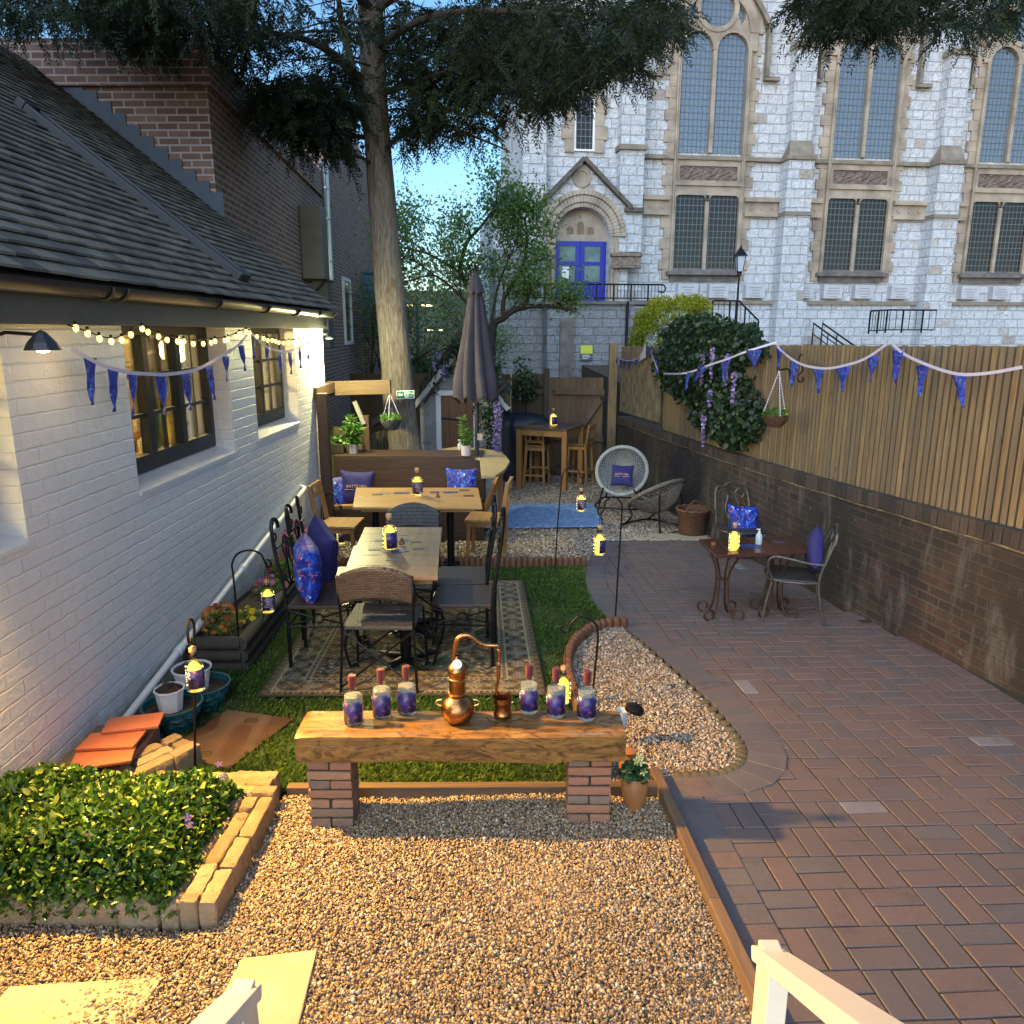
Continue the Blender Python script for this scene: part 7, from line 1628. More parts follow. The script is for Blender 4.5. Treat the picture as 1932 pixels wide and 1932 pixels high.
# ---------------------------------------------------------------- mats
t=NT('blue_mat'); u=t.uv(); wv=t.n('ShaderNodeTexWave',{'Vector':t.map(u,(1,1,1)),'Scale':7.,'Distortion':1.2,'Detail':1.},wave_type='BANDS',bands_direction='Y'); vv=t.vor(t.map(u,(16,30,1)),1.0); c=t.mix(t.ramp(vv,[(.25,(1,1,1)),(.5,(0,0,0))]),(.13,.23,.44),(.34,.50,.68)); m_mat=t.fin(col=c,rough=.7)
mq=[G(905,1003),G(1138,1000),G(1120,956),G(905,958)]; mq=[G(800,1004)]+mq[1:3]+[G(820,958)]
b=MB(); b.add([(p.x,p.y,p.z+.052) for p in mq]+[(p.x,p.y,p.z+.040) for p in mq],[(0,1,2,3)]+[((i+1)%4,i,4+i,4+(i+1)%4) for i in range(4)]); o=b.build('outdoor_mat',m_mat); tag(o,'light blue woven outdoor mat on the gravel beyond the tables','mat')
# patterned carpet : colours laid out cell by cell
def carpet():
    nx,ny=250,360; A,B_,C_,D_=[Vector((x,y,0)) for x,y in RUG]; V=np.zeros(((nx+1)*(ny+1),3)); 
    for j in range(ny+1):
        for i in range(nx+1):
            p=(A.lerp(B_,i/nx)).lerp(D_.lerp(C_,i/nx),j/ny); V[j*(nx+1)+i]=(p.x,p.y,gz(p.y)+.040)
    i,j=np.meshgrid(np.arange(nx),np.arange(ny)); i=i.ravel();j=j.ravel(); a=j*(nx+1)+i; Fc=np.stack([a,a+1,a+nx+2,a+nx+1],1)
    X=(i+.5)/nx*1.74; Y_=(j+.5)/ny*2.62; W_,H_=1.74,2.62; ed=np.minimum(np.minimum(X,W_-X),np.minimum(Y_,H_-Y_)); horiz=(np.minimum(Y_,H_-Y_)<=np.minimum(X,W_-X)); s=np.where(horiz,X,Y_)
    dk=np.array([.020,.022,.024]); gold=np.array([.16,.12,.062]); cream=np.array([.26,.23,.16]); grn=np.array([.028,.055,.032]); rust=np.array([.10,.045,.028]); olive=np.array([.085,.078,.038]); navy=np.array([.022,.030,.055])
    col=np.tile(grn,(len(X),1)).astype(float)
    def put(m,c_): col[m]=c_
    # symmetric floral clutter
    cx,cy_=np.abs(X-W_/2),np.abs(Y_-H_/2)
    def fl(x,y,k,ph=0): return np.sin(x*k+2.1*np.sin(y*k*.6+ph))*np.sin(y*k*.9+1.7*np.sin(x*k*.7+ph))
    a1=fl(cx,cy_,34,.3);a2=fl(cx,cy_,61,1.3);a3=fl(cx,cy_,23,2.2)
    field=ed>.30
    corner=field&((cx/(W_/2-.30))+(cy_/(H_/2-.30))**1.1>1.12+.10*np.sin(cy_*18)); put(corner,olive); put(corner&(a1>.25),gold);put(corner&(a1<-.35),dk);put(corner&(a2>.55),cream);put(corner&(a3>.6),rust)
    med=field&((cx/.46)**2+(cy_/.78)**2<1+.16*np.cos(np.arctan2(cy_,cx)*8)); put(med,gold*.75); put(med&(a1>.1),olive);put(med&(a1<-.3),dk);put(med&(a2>.5),cream);put(med&(a3>.5),rust)
    m2=field&((cx/.2)**2+(cy_/.32)**2<1+.2*np.cos(np.arctan2(cy_,cx)*8)); put(m2,navy);put(m2&(a2>.2),cream);put(m2&(a1>.4),rust)
    mid=field&~corner&~med; put(mid&(a2>.78),gold*.6)
    rim=field&(np.abs((cx/.46)**2+(cy_/.78)**2-1-.16*np.cos(np.arctan2(cy_,cx)*8))<.06); put(rim,cream*.8)
    b0_=ed<=.30
    put(b0_,olive*.75)
    wide=(ed>.075)&(ed<=.225); put(wide,np.array([.075,.058,.036])); f1=np.sin(s*42)*np.cos((ed-.15)*52)+.5*np.sin(s*95+6*np.sin(ed*80)); put(wide&(f1>.45),gold);put(wide&(f1<-.5),dk);put(wide&(f1>1.0),cream)
    rose=wide&((((s*5)%1-.5)/.28)**2+((ed-.15)/.048)**2<1); put(rose,navy); put(rose&(np.sin(s*170)*np.sin(ed*210)>-.1),cream*.8)
    for e0 in(.068,.232,.262): l_=np.abs(ed-e0)<.0065; put(l_,cream*.85)
    for e0 in(.05,.247): l_=(np.abs(ed-e0)<.011); put(l_,dk); put(l_&(np.sin(s*190)>.2),cream*.7)
    put((ed>.272)&(ed<=.30),rust*.8); put((ed>.272)&(ed<=.30)&(np.sin(s*120)>.3),gold)
    put(ed<.036,gold*.55); put((ed<.036)&(np.sin(s*80)>.2),dk); put(ed<.014,np.array([.018,.02,.018]))
    col=col*.72+np.array([.075,.068,.042])*.28; col*=1.45*rng.uniform(.8,1.15,(len(X),1))
    t=NT('oriental_carpet'); at=t.n('ShaderNodeAttribute',attribute_name='weave'); m_=t.fin(col=at.outputs['Color'],rough=.95,spec=.1,normal=t.bump(t.noise(t.obj(),300,2),.4,.003))
    o=np_obj('carpet',V,Fc,m_); me=o.data; ca=me.color_attributes.new('weave','FLOAT_COLOR','CORNER'); cc_=np.ones((len(X),4),np.float32); cc_[:,:3]=col; ca.data.foreach_set('color',np.repeat(cc_,4,axis=0).ravel())
    s_=o.modifiers.new('thick','SOLIDIFY'); s_.thickness=.008; s_.offset=-1
    tag(o,'olive and cream oriental patterned carpet under the dining set','carpet')
carpet()
# ---------------------------------------------------------------- shepherd hooks with hanging bottles
def hook(label,base,arc,bot,bl_,sc__=1.0,back=False,rz=0,P3=None,wrap=1.25):
    g_=G(*base); r_=thing('shepherd_hook',label,'garden hook',(g_.x,g_.y,gz(g_.y)),group='black shepherd hooks'); o0=Vector(r_.location)
    pts=[Vector((0,0,-.03))]+([YP(u,v,g_.y)-o0 for u,v in arc] if P3 is None else [Vector(p) for p in P3])
    P=catmull([tuple(p) for p in pts],6); b=MB(); b.tube(P,.0065,7); 
    e=pts[-1]; b.build('hook',m_iron,r_,smooth=True)
    b=MB(); b.tube([(-.06,0,.0),(-.06,0,-.03)],.004,5) ; b.tube([(-.06,0,.01),(0,0,.01)],.004,5); b.build('foot_prong',m_iron,r_)
    if bot:
        y=(e+o0).y; q=YP(bot[0],bot[1],y); hx=e+o0
        bt_=bottle('hanging_bottle',bl_,(q.x,y,q.z-.073*sc__),sc__,rz,True,'glowing bottles hanging from hooks',wrap,back)
        b=MB(); L=hx-Vector((q.x,y,q.z-.073*sc__)); n_z=.18*sc__
        c_,s_=math.cos(-rz),math.sin(-rz); L=Vector((L.x*c_-L.y*s_,L.x*s_+L.y*c_,L.z-.01))
        for dx,dy in((-.016,0),(.016,0),(0,-.016)): b.tube([(dx,dy,n_z),(dx*.9+L.x*.5,dy*.9+L.y*.5,(n_z+L.z)/2),(L.x,L.y,L.z)],.0022,4)
        b.lathe([(.0165*sc__,-.006),(.019*sc__,0),(.0165*sc__,.006)],(0,0,n_z),12); b.build('cord',m_iron,bt_)
g_=G(367,1470); ht=YP(362,1163,g_.y).z-gz(g_.y)
lx_a=YP(362,1163,g_.y).x-g_.x
hook('shepherd hook seen edge-on in front of the white pots',(367,1470),None,(368,1275),'glowing bottle hanging in front of the white plant pots',.92,False,.9,P3=[(lx_a,0,ht-.12),(lx_a+.003,0,ht-.03),(lx_a+.004,-.035,ht+.0),(lx_a+.006,-.07,ht-.03),(lx_a+.008,-.08,ht-.08),(lx_a+.010,-.07,ht-.10),(lx_a+.010,-.055,ht-.085)])
hook('shepherd hook curving over the flower bed beside the white wall',(455,1268),[(446,1150),(440,1085),(438,1064),(448,1045),(470,1038),(490,1044),(499,1058),(504,1070),(511,1066),(510,1058),(503,1056)],(506,1134),'glowing bottle with plum back label hanging by the flower bed',.95,True,.45,wrap=1.2)
hook('small shepherd hook in front of the left blond chair',(606,1036),[(606,980),(609,945),(622,930),(634,940),(640,955),(644,960),(643,952)],(643,1013),'glowing bottle hanging over the left blond chair',1.0,False,.9)
hook('tall thin shepherd hook rising behind the log edging near the blue mat',(1046,1080),[(1053,980),(1060,905),(1066,887),(1078,881),(1090,887),(1095,899),(1100,903),(1101,897)],(1096.5,950),'glowing bottle with plum label hanging above the blue mat',1.0,True,.35)
hook('tall shepherd hook at the corner of lawn and paving',(1160,1180),[(1166,1080),(1173,968),(1171,948),(1158,937),(1143,946),(1139,962),(1131,971),(1128,962),(1134,958)],(1131,1028),'glowing yellow bottle hanging at the paving corner',1.02,False,.9,wrap=.9)
hook('shepherd hook arching over the right end of the beam bench',(1114,1342),[(1122,1270),(1128,1200),(1122,1175),(1096,1163),(1079,1175),(1072,1190),(1062,1192),(1056,1183),(1064,1183)],(1063,1302),'glowing bottle hanging just behind the right end of the beam',.98,False,-.9,wrap=1.0)
# ---------------------------------------------------------------- bunting
t=NT('bunting_print'); o_=t.obj(); f=t.noise(o_,14,4,.6,1.5); c=t.ramp(f,[(.35,(.006,.008,.10)),(.5,(.015,.03,.36)),(.62,(.04,.10,.50)),(.72,(.01,.02,.2))]); c=t.mix(t.ramp(t.noise(t.map(o_,loc=(3,1,1)),34,3,.6),[(.60,(0,0,0)),(.66,(.9,.9,.9))]),c,(.10,.35,.36)); c=t.mix(t.ramp(t.noise(t.map(o_,loc=(8,1,4)),26,3,.6),[(.63,(0,0,0)),(.68,(.9,.9,.9))]),c,(.40,.10,.14)); m_bunt=t.fin(col=c,rough=.7)
m_tape=plain('lilac_tape',(.55,.52,.66),.7,0,.05)
def bunting(label,segs,flags,toP,width=.018):
    r_=thing('bunting',label,'bunting',toP(*segs[0][0]),group='blue printed bunting strings'); o0=Vector(r_.location)
    for sg in segs:
        P=catmull([tuple(toP(u,v)-o0) for u,v in sg],5); b=MB()
        for p,q in zip(P,P[1:]): b.beam(p,q,.003,width)
        b.build('tape',m_tape,r_)
    for (ua,ub,va,ut,vt) in flags:
        A=toP(ua,va)-o0;B_=toP(ub,va)-o0; T=toP(ut,vt)-o0; b=MB(); n=7
        def ff(a,c_):
            e0=A.lerp(B_,a); p=e0.lerp(T,c_); wv=.012*math.sin(a*3+c_*6+ua)*c_; nrm=(B_-A).normalized().cross(Vector((0,0,1))); return p+nrm*wv
        b.grid(ff,5,9); b.build('flag',m_bunt,r_,smooth=True,solid=.0015)
D5=lambda x,y:(239.6+.248*x,479.2+.248*y); D2=lambda x,y:(1102+.305*x,479.2+.305*y)
WX=lambda u,v: XP(u,v,-2.045)
fl_=[((10,80),900,(50,1240)),((210,310),915,(290,1225)),((410,490),905,(480,1190)),((585,655),850,(665,1110)),((722,778),780,(765,970)),((843,893),695,(900,890))]
fl2=[((958,990),640,(965,800)),((1050,1088),700,(1068,890)),((1143,1182),737,(1170,910)),((1222,1260),740,(1250,915)),((1298,1326),710,(1322,870)),((1362,1386),662,(1380,800))]
cv_=lambda L:[(D5(a[0],v)[0],D5(a[1],v)[0],D5(0,v)[1],*D5(*t_)) for a,v,t_ in L]
bunting('blue bunting strung across the lit cottage windows',[[D5(*p) for p in((-420,720),(-200,840),(10,900),(210,915),(310,915),(490,890),(590,850),(720,775),(840,700),(915,610))],[D5(*p) for p in((950,605),(1050,700),(1150,735),(1230,740),(1300,715),(1380,665),(1430,590))]],cv_([((-330,-230),790,(-270,1150)),((-150,-60),868,(-100,1200))]+fl_+fl2),WX,.02)
FX=lambda u,v: fencept(u,v,.13 if not(1230<u<1450) else .34)
r1=[((620,662),730,(630,840)),((700,772),695,(690,795)),((846,908),655,(870,790)),((1003,1100),595,(1055,718)),((1193,1240),580,(1195,715)),((1280,1342),668,(1285,818)),((1420,1482),700,(1437,860)),((1563,1636),693,(1592,855)),((1745,1822),632,(1790,792)),((1900,1985),590,(1905,800)),((2060,2150),690,(2090,880)),((2290,2390),740,(2320,950))]
cv2=lambda L:[(D2(a[0],v)[0],D2(a[1],v)[0],D2(0,v)[1],*D2(*t_)) for a,v,t_ in L]
bunting('blue bunting with pale tape along the right-hand board fence',[[D2(*p) for p in((490,740),(620,737),(770,687),(910,642),(1000,605),(1190,545))],[D2(*p) for p in((1195,560),(1240,608),(1340,680),(1480,708),(1640,680),(1740,640),(1885,560))],[D2(*p) for p in((1890,560),(2000,640),(2250,735),(2500,740),(2720,700))]],cv2(r1),FX,.02)
bunting('small faded bunting with one white flag on the grey slat screen',[[D2(*p) for p in((178,612),(200,640),(270,660),(340,640),(378,548))],[D2(*p) for p in((398,560),(425,640),(455,720))]],cv2([((190,215),635,(200,690)),((215,240),650,(228,705)),((245,270),657,(257,715)),((280,300),657,(290,700)),((315,335),650,(325,695)),((395,420),575,(412,650)),((435,455),660,(448,745))]),FX,.012)
q=[FX(*D2(375,545)),FX(*D2(340,665)),FX(*D2(378,640))]; b=MB(); b.add(q,[(0,1,2)]); o=b.build('white_flag',m_tape,solid=.003); tag(o,'single plain white pennant on the grey slat screen','pennant')
# fairy light string under the gutter
sl__=thing('string_lights','string of warm round bulbs under the cottage gutter','string lights',XP(*D5(80,545),-2.02)); o0=Vector(sl__.location)
bul=[(115,565),(160,590),(240,625),(305,650),(385,662),(432,660),(505,680),(580,680),(640,672),(670,660),(745,655),(768,645),(830,628),(855,605),(908,588),(932,598),(990,625),(1040,640),(1070,655),(1105,655),(1130,662),(1155,672),(1190,675),(1230,670),(1268,670),(1308,660),(1345,655),(1380,632),(1402,618),(30,610),(-40,650),(-120,660),(-210,640),(-300,600),(-390,560)]
wire=[(-450,540),(-300,590),(-200,625),(-100,640),(-10,600),(80,540)],[(80,540),(160,568),(305,625),(505,655),(670,640),(768,625),(900,565)],[(900,565),(990,602),(1070,633),(1190,655),(1308,640),(1430,590)]
m_bulb=emit('warm_bulb',(1,.62,.15),1.7)
for w__ in wire:
    b=MB(); b.tube(catmull([tuple(XP(*D5(*p),-2.02)-o0) for p in w__],6),.004,5); b.build('wire',m_iron,sl__)
for p in bul:
    q=XP(*D5(*p),-2.02)-o0; b=MB(); b.lathe([(0,-.021),(.009,-.016),(.0135,-.005),(.012,.006),(.007,.013)],q,10); bu=b.build('bulb',m_bulb,sl__,smooth=True); b=MB(); b.tube([q+Vector((0,0,.012)),q+Vector((0,0,.030))],.007,6); b.build('socket',m_iron,bu)
for yy in(3.6,5.3,7.4): lamp('string_light_glow',(-1.98,yy,1.84),.7,(1,.62,.2),.25)
# ---------------------------------------------------------------- hanging baskets
m_herb=leafmat('fresh_green_leaves',[(.03,.09,.015),(.06,.17,.03),(.12,.26,.05),(.20,.34,.09)],.4,.3)
def hbasket(label,c0,r,h,top,mat,rim=None,bracket=None,flow=None):
    r_=thing('hanging_basket',label,'hanging basket',c0); b=MB(); b.lathe([(r*.45,-h),(r*.75,-h*.6),(r*.95,-h*.15),(r,0),(r*.95,.0),(r*.7,-h*.5),(0,-h*.5)],(0,0,0),28); b.lathe([(0,-h),(r*.45,-h)],(0,0,0),28); b.build('basket',mat,r_,smooth=True)
    b=MB()
    for a in(.5,2.6,4.7): 
        p=Vector((r*.97*math.cos(a),r*.97*math.sin(a),0)); n=16
        for k in range(n): u=p.lerp(Vector(top),k/n);v=p.lerp(Vector(top),(k+.8)/n); b.tube([u,v],.0045,4)
    b.build('chain',m_tape,r_)
    P,_=blob((0,0,.01),(r*.9,r*.9,r*.38),420,.2); leaves('foliage',P,.04,m_herb if flow is None else m_spring,r_,.7,.8)
    if flow: b=MB(); P,_=blob((0,-.02,.03),(r*.8,r*.8,r*.35),7,.9); flowers(b,P,.014,6); b.build('flowers',flow,r_)
    if bracket: b=MB(); b.tube(catmull([tuple(p) for p in bracket],4),.008,5); b.build('bracket',m_iron,r_)
m_yel=plain('yellow_petals',(.75,.55,.03),.6,0,.2,30); m_grb=weavemat('grey_basket_weave',(.07,.075,.08),(.13,.14,.15),.03,.012)
c0=YP(737,791,9.38); hbasket('grey hanging basket of green leaves hung before the trunk',c0,.135,.13,YP(735,742,9.5)-c0,m_grb)
c0=fencept(1465,783,.22); tp=fencept(1470,699,.22); hbasket('orange-brown hanging basket of greenery on the board fence',c0,.125,.11,tp-c0,m_bask,flow=m_yel,bracket=[fencept(1488,716,.0)-c0,fencept(1488,698,.02)-c0,fencept(1480,697,.12)-c0,tp-c0])
b=MB(); q=fencept(1508,700,.05); b.tube(catmull([q+Vector(p) for p in((0,0,.15),(-.03,0,.10),(.02,0,.02),(-.02,0,-.05),(.0,0,-.10),(.03,-.0,-.08),(.02,0,-.05))],4),.006,5); o=b.build('iron_hook',m_iron); tag(o,'small scrolled black iron bracket on the fence right of the hanging basket','bracket')
# ---------------------------------------------------------------- raised bed and flowers by the wall
yb0,yb1=4.68,7.25; rbed=thing('raised_bed','low dark log raised bed with flowers along the white wall','raised bed',(-2.13,yb0,gz(yb0)))
m_slp=wood('dark_sleeper',(.035,.030,.022),(.085,.075,.055),.85,1,.7,bump=.4)
b=MB(); dzf=gz(yb1)-gz(yb0); xo0,xo1=.36,.22
for k in range(3): z=.035+k*.085; b.tube([(xo0,0,z),((xo0+xo1)/2,(yb1-yb0)/2,z+dzf/2),(xo1,yb1-yb0,z+dzf)],.045,10); b.tube([(0,.02,z),(xo0,.02,z)],.045,10)
b.build('log_side',m_slp,rbed,smooth=True)
b=MB(); b.add([(0,.03,.21),(xo0-.02,.03,.21),(xo1-.02,yb1-yb0,.21+dzf),(0,yb1-yb0,.21+dzf)],[(0,1,2,3)]); b.build('soil',m_pot_soil,rbed)
def plant(name,label,c0,r,n,fl,fm,fr,lm=None,ls=.04,grp=None,cat='flowers'):
    r_=thing(name,label,cat,c0,group=grp); P,_=blob((0,0,r[2]*.6),r,n,.2); leaves('foliage',P,ls,lm or m_spring,r_,.55,.6)
    b=MB(); P,v=blob((0,0,r[2]*.65),(r[0]*1.0,r[1]*1.0,r[2]*1.05),fl*3,.95); P=[p for p,q in zip(P,v) if q[2]>-.2 and q[1]<.8][:fl]; flowers(b,P,fr,8); b.build('flowers',fm,r_); 
    b=MB(); [b.tube([(0,0,-.03),(r[0]*.5*math.cos(a),r[1]*.5*math.sin(a),r[2]*.8)],.004,4) for a in np.linspace(0,5.5,6)]; b.build('stem',m_spring,r_); return r_
def petalm(name,cols): return leafmat(name,cols,.6,.2)
m_orng=petalm('rust_petals',[(.30,.05,.015),(.42,.12,.02),(.50,.20,.03)]); m_pink=petalm('pink_petals',[(.45,.06,.20),(.60,.20,.38),(.35,.03,.10)]); m_red=petalm('red_petals',[(.45,.015,.03),(.50,.10,.10),(.6,.25,.2)]); m_yl=petalm('yellow_flower_petals',[(.75,.50,.02),(.85,.65,.06)])
q=YP(412,1196,4.95); plant('chrysanthemum','rust orange chrysanthemum at the near end of the raised bed',(-1.98,4.93,gz(4.93)+.18),(.13,.12,.13),260,60,m_orng,.022)
plant('primrose','bright yellow primroses behind the orange flowers in the raised bed',(-1.86,5.15,gz(5.15)+.20),(.10,.10,.06),160,11,m_yl,.028,m_herb)
plant('bedding_plant','dark red flowers half hidden by the hanging bottle in the bed',(-1.93,5.85,gz(5.85)+.19),(.12,.13,.09),200,16,m_pink,.026,m_spring)
plant('bedding_plant','red and white small flowers in the bed behind the near iron chair',(-1.98,6.35,gz(6.35)+.20),(.11,.13,.12),320,16,m_red,.020,m_spring)
plant('azalea','pink blossoming azalea at the far end of the raised bed',(-1.99,6.85,gz(6.85)+.2),(.12,.16,.24),260,80,m_pink,.022)
# ---------------------------------------------------------------- pots
m_teal=plain('teal_glaze',(.008,.085,.11),.35,0,.2,6); m_wpot=plain('white_pot',(.66,.66,.68),.5,0,.06,6)
def tealpot(label,c0,r,h):
    r_=thing('teal_planter',label,'plant pot',c0,group='faceted teal planters'); n=12; b=MB(); lv=[(.10*0+r*.42,0),(r*.62,h*.25),(r*.80,h*.5),(r*.93,h*.75),(r*.98,h*.95)]
    vs=[];fs=[]
    for k,(q,z) in enumerate(lv):
        for i in range(n): a=2*math.pi*(i+.5*(k%2))/n; rr_=q*(1.0); vs.append((rr_*math.cos(a),rr_*math.sin(a),z))
    for k in range(len(lv)-1):
        for i in range(n):
            a,b1=k*n+i,k*n+(i+1)%n; c1,d1=(k+1)*n+i,(k+1)*n+(i+1)%n
            if k%2==0: fs+=[(a,b1,c1),(b1,d1,c1)]
            else: fs+=[(a,d1,c1),(a,b1,d1)]
    # raised pyramids on each facet
    b.add(vs,fs,.5)
    vsN=[];
    for f in fs:
        ctr=sum((Vector(vs[i]) for i in f),Vector())/3; nn=Vector((ctr.x,ctr.y,0)).normalized(); b.add([vs[f[0]],vs[f[1]],vs[f[2]],tuple(ctr+nn*.012)],[(0,1,3),(1,2,3),(2,0,3)],.5)
    b.build('body',m_teal,r_); b=MB(); b.lathe([(r*.98,h*.93),(r*1.04,h*.95),(r*1.04,h),(r*.97,h),(r*.93,h*.80)],(0,0,0),32); b.build('rim',m_teal,r_,smooth=True); b=MB(); b.lathe([(0,h*.80),(r*.94,h*.80)],(0,0,0),24); b.build('soil',m_pot_soil,r_)
def whitepot(label,c0,r,h,rib):
    r_=thing('white_pot',label,'plant pot',c0,group='white pots of soil'); b=MB(); n=48 if rib else 10; vs=[];fs=[]
    for k,(q,z) in enumerate([(r*.78,0),(r*.97,h*.93),(r*1.05,h*.93),(r*1.05,h),(r*.97,h),(r*.94,h*.86)]):
        for i in range(n): a=2*math.pi*i/n; rr_=q*(1-.045*(i%2) if rib and k<2 else 1); vs.append((rr_*math.cos(a),rr_*math.sin(a),z))
    fs=[(k*n+i,k*n+(i+1)%n,(k+1)*n+(i+1)%n,(k+1)*n+i) for k in range(5) for i in range(n)]; b.add(vs,fs,.5); b.build('body',m_wpot,r_)
    b=MB(); b.grid(lambda a,c_: Vector((c_*r*.95*math.cos(a*2*math.pi),c_*r*.95*math.sin(a*2*math.pi),h*.93+.02*math.sin(a*12+c_*5)*c_*(1-c_)*4+.015*(1-c_))),24,6); b.build('soil',m_pot_soil,r_,smooth=True)
t1=G(333,1388); t1=Vector((-1.86,3.86,gz(3.86))); tealpot('near faceted teal planter holding a smooth-sided white pot',t1,.155,.17)
t2=Vector((-1.80,4.13,gz(4.13))); tealpot('far faceted teal planter holding a ribbed white pot',t2,.150,.17)
whitepot('smooth-sided white pot of dark soil in the near teal planter',(t1.x-.005,t1.y-.005,t1.z+.135),.078,.125,False)
whitepot('ribbed white pot of dark soil in the far teal planter',(t2.x-.055,t2.y+.0,t2.z+.135),.105,.135,True)
# rusty cover plate
pc=[G(309,1428),G(428,1459),G(556,1366),G(431,1349)]; pc=[G(309,1428),G(432,1462),G(556,1366),G(431,1349)]
b=MB(); b.add([(p.x,p.y,p.z+.034) for p in pc]+[(p.x,p.y,p.z-.01) for p in pc],[(0,1,2,3)]+[((i+1)%4,i,4+i,4+(i+1)%4) for i in range(4)])
t=NT('rusted_plate'); o_=t.obj(); m_plate=t.fin(col=t.ramp(t.noise(o_,4,7,.7),[(.35,(.028,.019,.017)),(.5,(.055,.028,.020)),(.65,(.075,.038,.026)),(.75,(.035,.032,.032))]),rough=.65,metal=.2,normal=t.bump(t.noise(o_,60,5),.3,.004))
pl_=thing('drain_cover','large rusty steel cover plate with two round holes on the lawn','cover plate',(0,0,0)); b.build('plate',m_plate,pl_)
for uu,vv in((386,1436),(475,1371)): p=G(uu,vv); b=MB(); b.lathe([(0,.0355),(.034,.0355)],tuple(p),20); b.build('hole',plain('hole_soil',(.03,.02,.014),.95),pl_); b=MB(); b.lathe([(.034,.0345),(.036,.038),(.040,.0345)],tuple(p),20); b.build('hole_rim',m_plate,pl_)
# bed of periwinkle with yellow sandstone edging
t=NT('yellow_stone_brick'); o_=t.obj(); c=t.ramp(t.math('ADD',t.math('MULTIPLY',t.rnd(),.4),t.math('MULTIPLY',t.noise(o_,9,6,.7),.65)),[(.3,(.30,.22,.125)),(.55,(.46,.36,.22)),(.75,(.56,.47,.32))]); m_ystone=t.fin(col=c,rough=.85,normal=t.bump(t.noise(o_,38,7,.78),1,.035))
bedt=thing('stone_edging','yellow rough stone brick edging around the periwinkle bed','edging',(0,0,0))
def run(x0,y0,x1,y1,rows,wd,L_,h,side=1):
    b=MB()
    d=Vector((x1-x0,y1-y0)); ln=d.length; d.normalize(); n_=Vector((-d.y,d.x))*side; an=math.atan2(d.y,d.x)
    for r_ in range(rows):
        s=-random.random()*L_*.7
        while s<ln-.02:
            a_=max(0,s)+.004;c_=min(s+L_,ln)-.004
            if c_-a_>.03:
                m_=d*((a_+c_)/2)+n_*(wd*(r_+.5)); x,y=x0+m_.x,y0+m_.y; b.rock((x,y,gz(y)+h/2-.02+random.uniform(-.006,.006)),(c_-a_,wd-.004,h),rz=an+random.uniform(-.03,.03),rx=random.uniform(-.03,.03),amp=.0042,k=(12,6,6),rd=.40)
            s+=L_*random.uniform(.85,1.1)
    b.build('stone_course',m_ystone,bedt,smooth=True)
ZB=.13
run(-1.045,3.02,-1.045,2.32,3,.068,.19,ZB,-1); run(-1.66,3.24,-1.05,3.24,3,.068,.21,ZB,-1); run(-2.12,2.32,-1.25,2.32,1,.085,.16,ZB,1)
run(-2.10,3.03,-1.72,3.58,3,.075,.2,.15,-1)
sheet('bed_soil',[(-2.14,2.36),(-1.24,2.36),(-1.24,3.06),(-2.14,3.06)],.06,m_pot_soil)
m_peri=leafmat('periwinkle_leaves',[(.018,.055,.008),(.028,.085,.010),(.045,.12,.014),(.08,.17,.022),(.18,.24,.05)],.28,.12)
n=19000; x=rng.uniform(-2.13,-1.08,n); y=rng.uniform(2.30,3.22,n); edx=np.minimum.reduce([(-1.19-x)/.20,(y-2.32)/.16,(3.06-y)/.15]); k=(edx>0)&((x<-1.19+.03*np.sin(y*23))); x,y,edx=x[k],y[k],edx[k]; n=len(x)
hh=.235*np.clip(edx,0,1)**.5*(1+.12*np.sin(x*9)*np.sin(y*11+1)); z=G0+GS*y+.05+hh*(1-.55*rng.random(n)**2.2)
pe=thing('periwinkle','dense glossy periwinkle ground cover with few purple flowers','ground cover',(-1.6,2.8,0)); pe['kind']='thing'
leaves('foliage',np.stack([x+1.6,y-2.8,z],1),.036,m_peri,pe,.52,1.8,dirs=np.tile([0,-.15,.25],(n,1)),jit=.75,fold=.10)
b=MB(); [(lambda a_,c_: b.tube([(a_,c_,0),(a_+random.uniform(-.04,.04),c_+random.uniform(-.04,.04),.13)],.003,4))(random.uniform(-.5,.35),random.uniform(-.35,.15)) for _ in range(60)]; b.build('stem',m_spring,pe)
b=MB(); fp=[(random.uniform(-1.9,-1.2)+1.6,random.uniform(2.42,3.0)-2.8) for _ in range(7)]; flowers(b,[(p[0],p[1],gz(p[1]+2.8)+.285) for p in fp],.018,5); b.build('flowers',petalm('violet_petals',[(.07,.03,.26),(.11,.06,.34)]),pe)
# broken low wall with terracotta tiles beside it
b=MB(); 
for k in range(2):
    for i in range(3): b.box((-2.10+.0,3.32+i*.13,gz(3.5)+.04+k*.068),(.22,.122,.062),rz=random.uniform(-.04,.04))
o=b.build('low_brick_wall',m_tb,bevel=.008); tag(o,'stub of low red brick wall beside the teal planters','wall')
m_terr=plain('terracotta_tile',(.36,.11,.055),.7,0,.15,6,.2,60)
for k,(xx,yy,zz,rz_,lb) in enumerate(((-1.90,3.52,.215,.25,'topmost terracotta tile lying on the low brick wall'),(-1.93,3.36,.20,.10,'middle terracotta tile lying beside the stone edging'),(-1.90,3.22,.185,.32,'nearest terracotta tile above the periwinkle bed'))):
    b=MB(); b.box((0,0,0),(.26,.17,.014),rz=rz_,rx=-.06); o=b.build('terracotta_tile',m_terr,bevel=.002); o.location=(xx,yy,gz(yy)+zz+.0); tag(o,lb,'tile','loose terracotta tiles by the wall')
b=MB(); b.box((-1.93,3.36,gz(3.36)+.07),(.24,.48,.17)); o=b.build('rubble_support',m_tb,bevel=.01); tag(o,'rough brick rubble under the terracotta tiles','rubble')
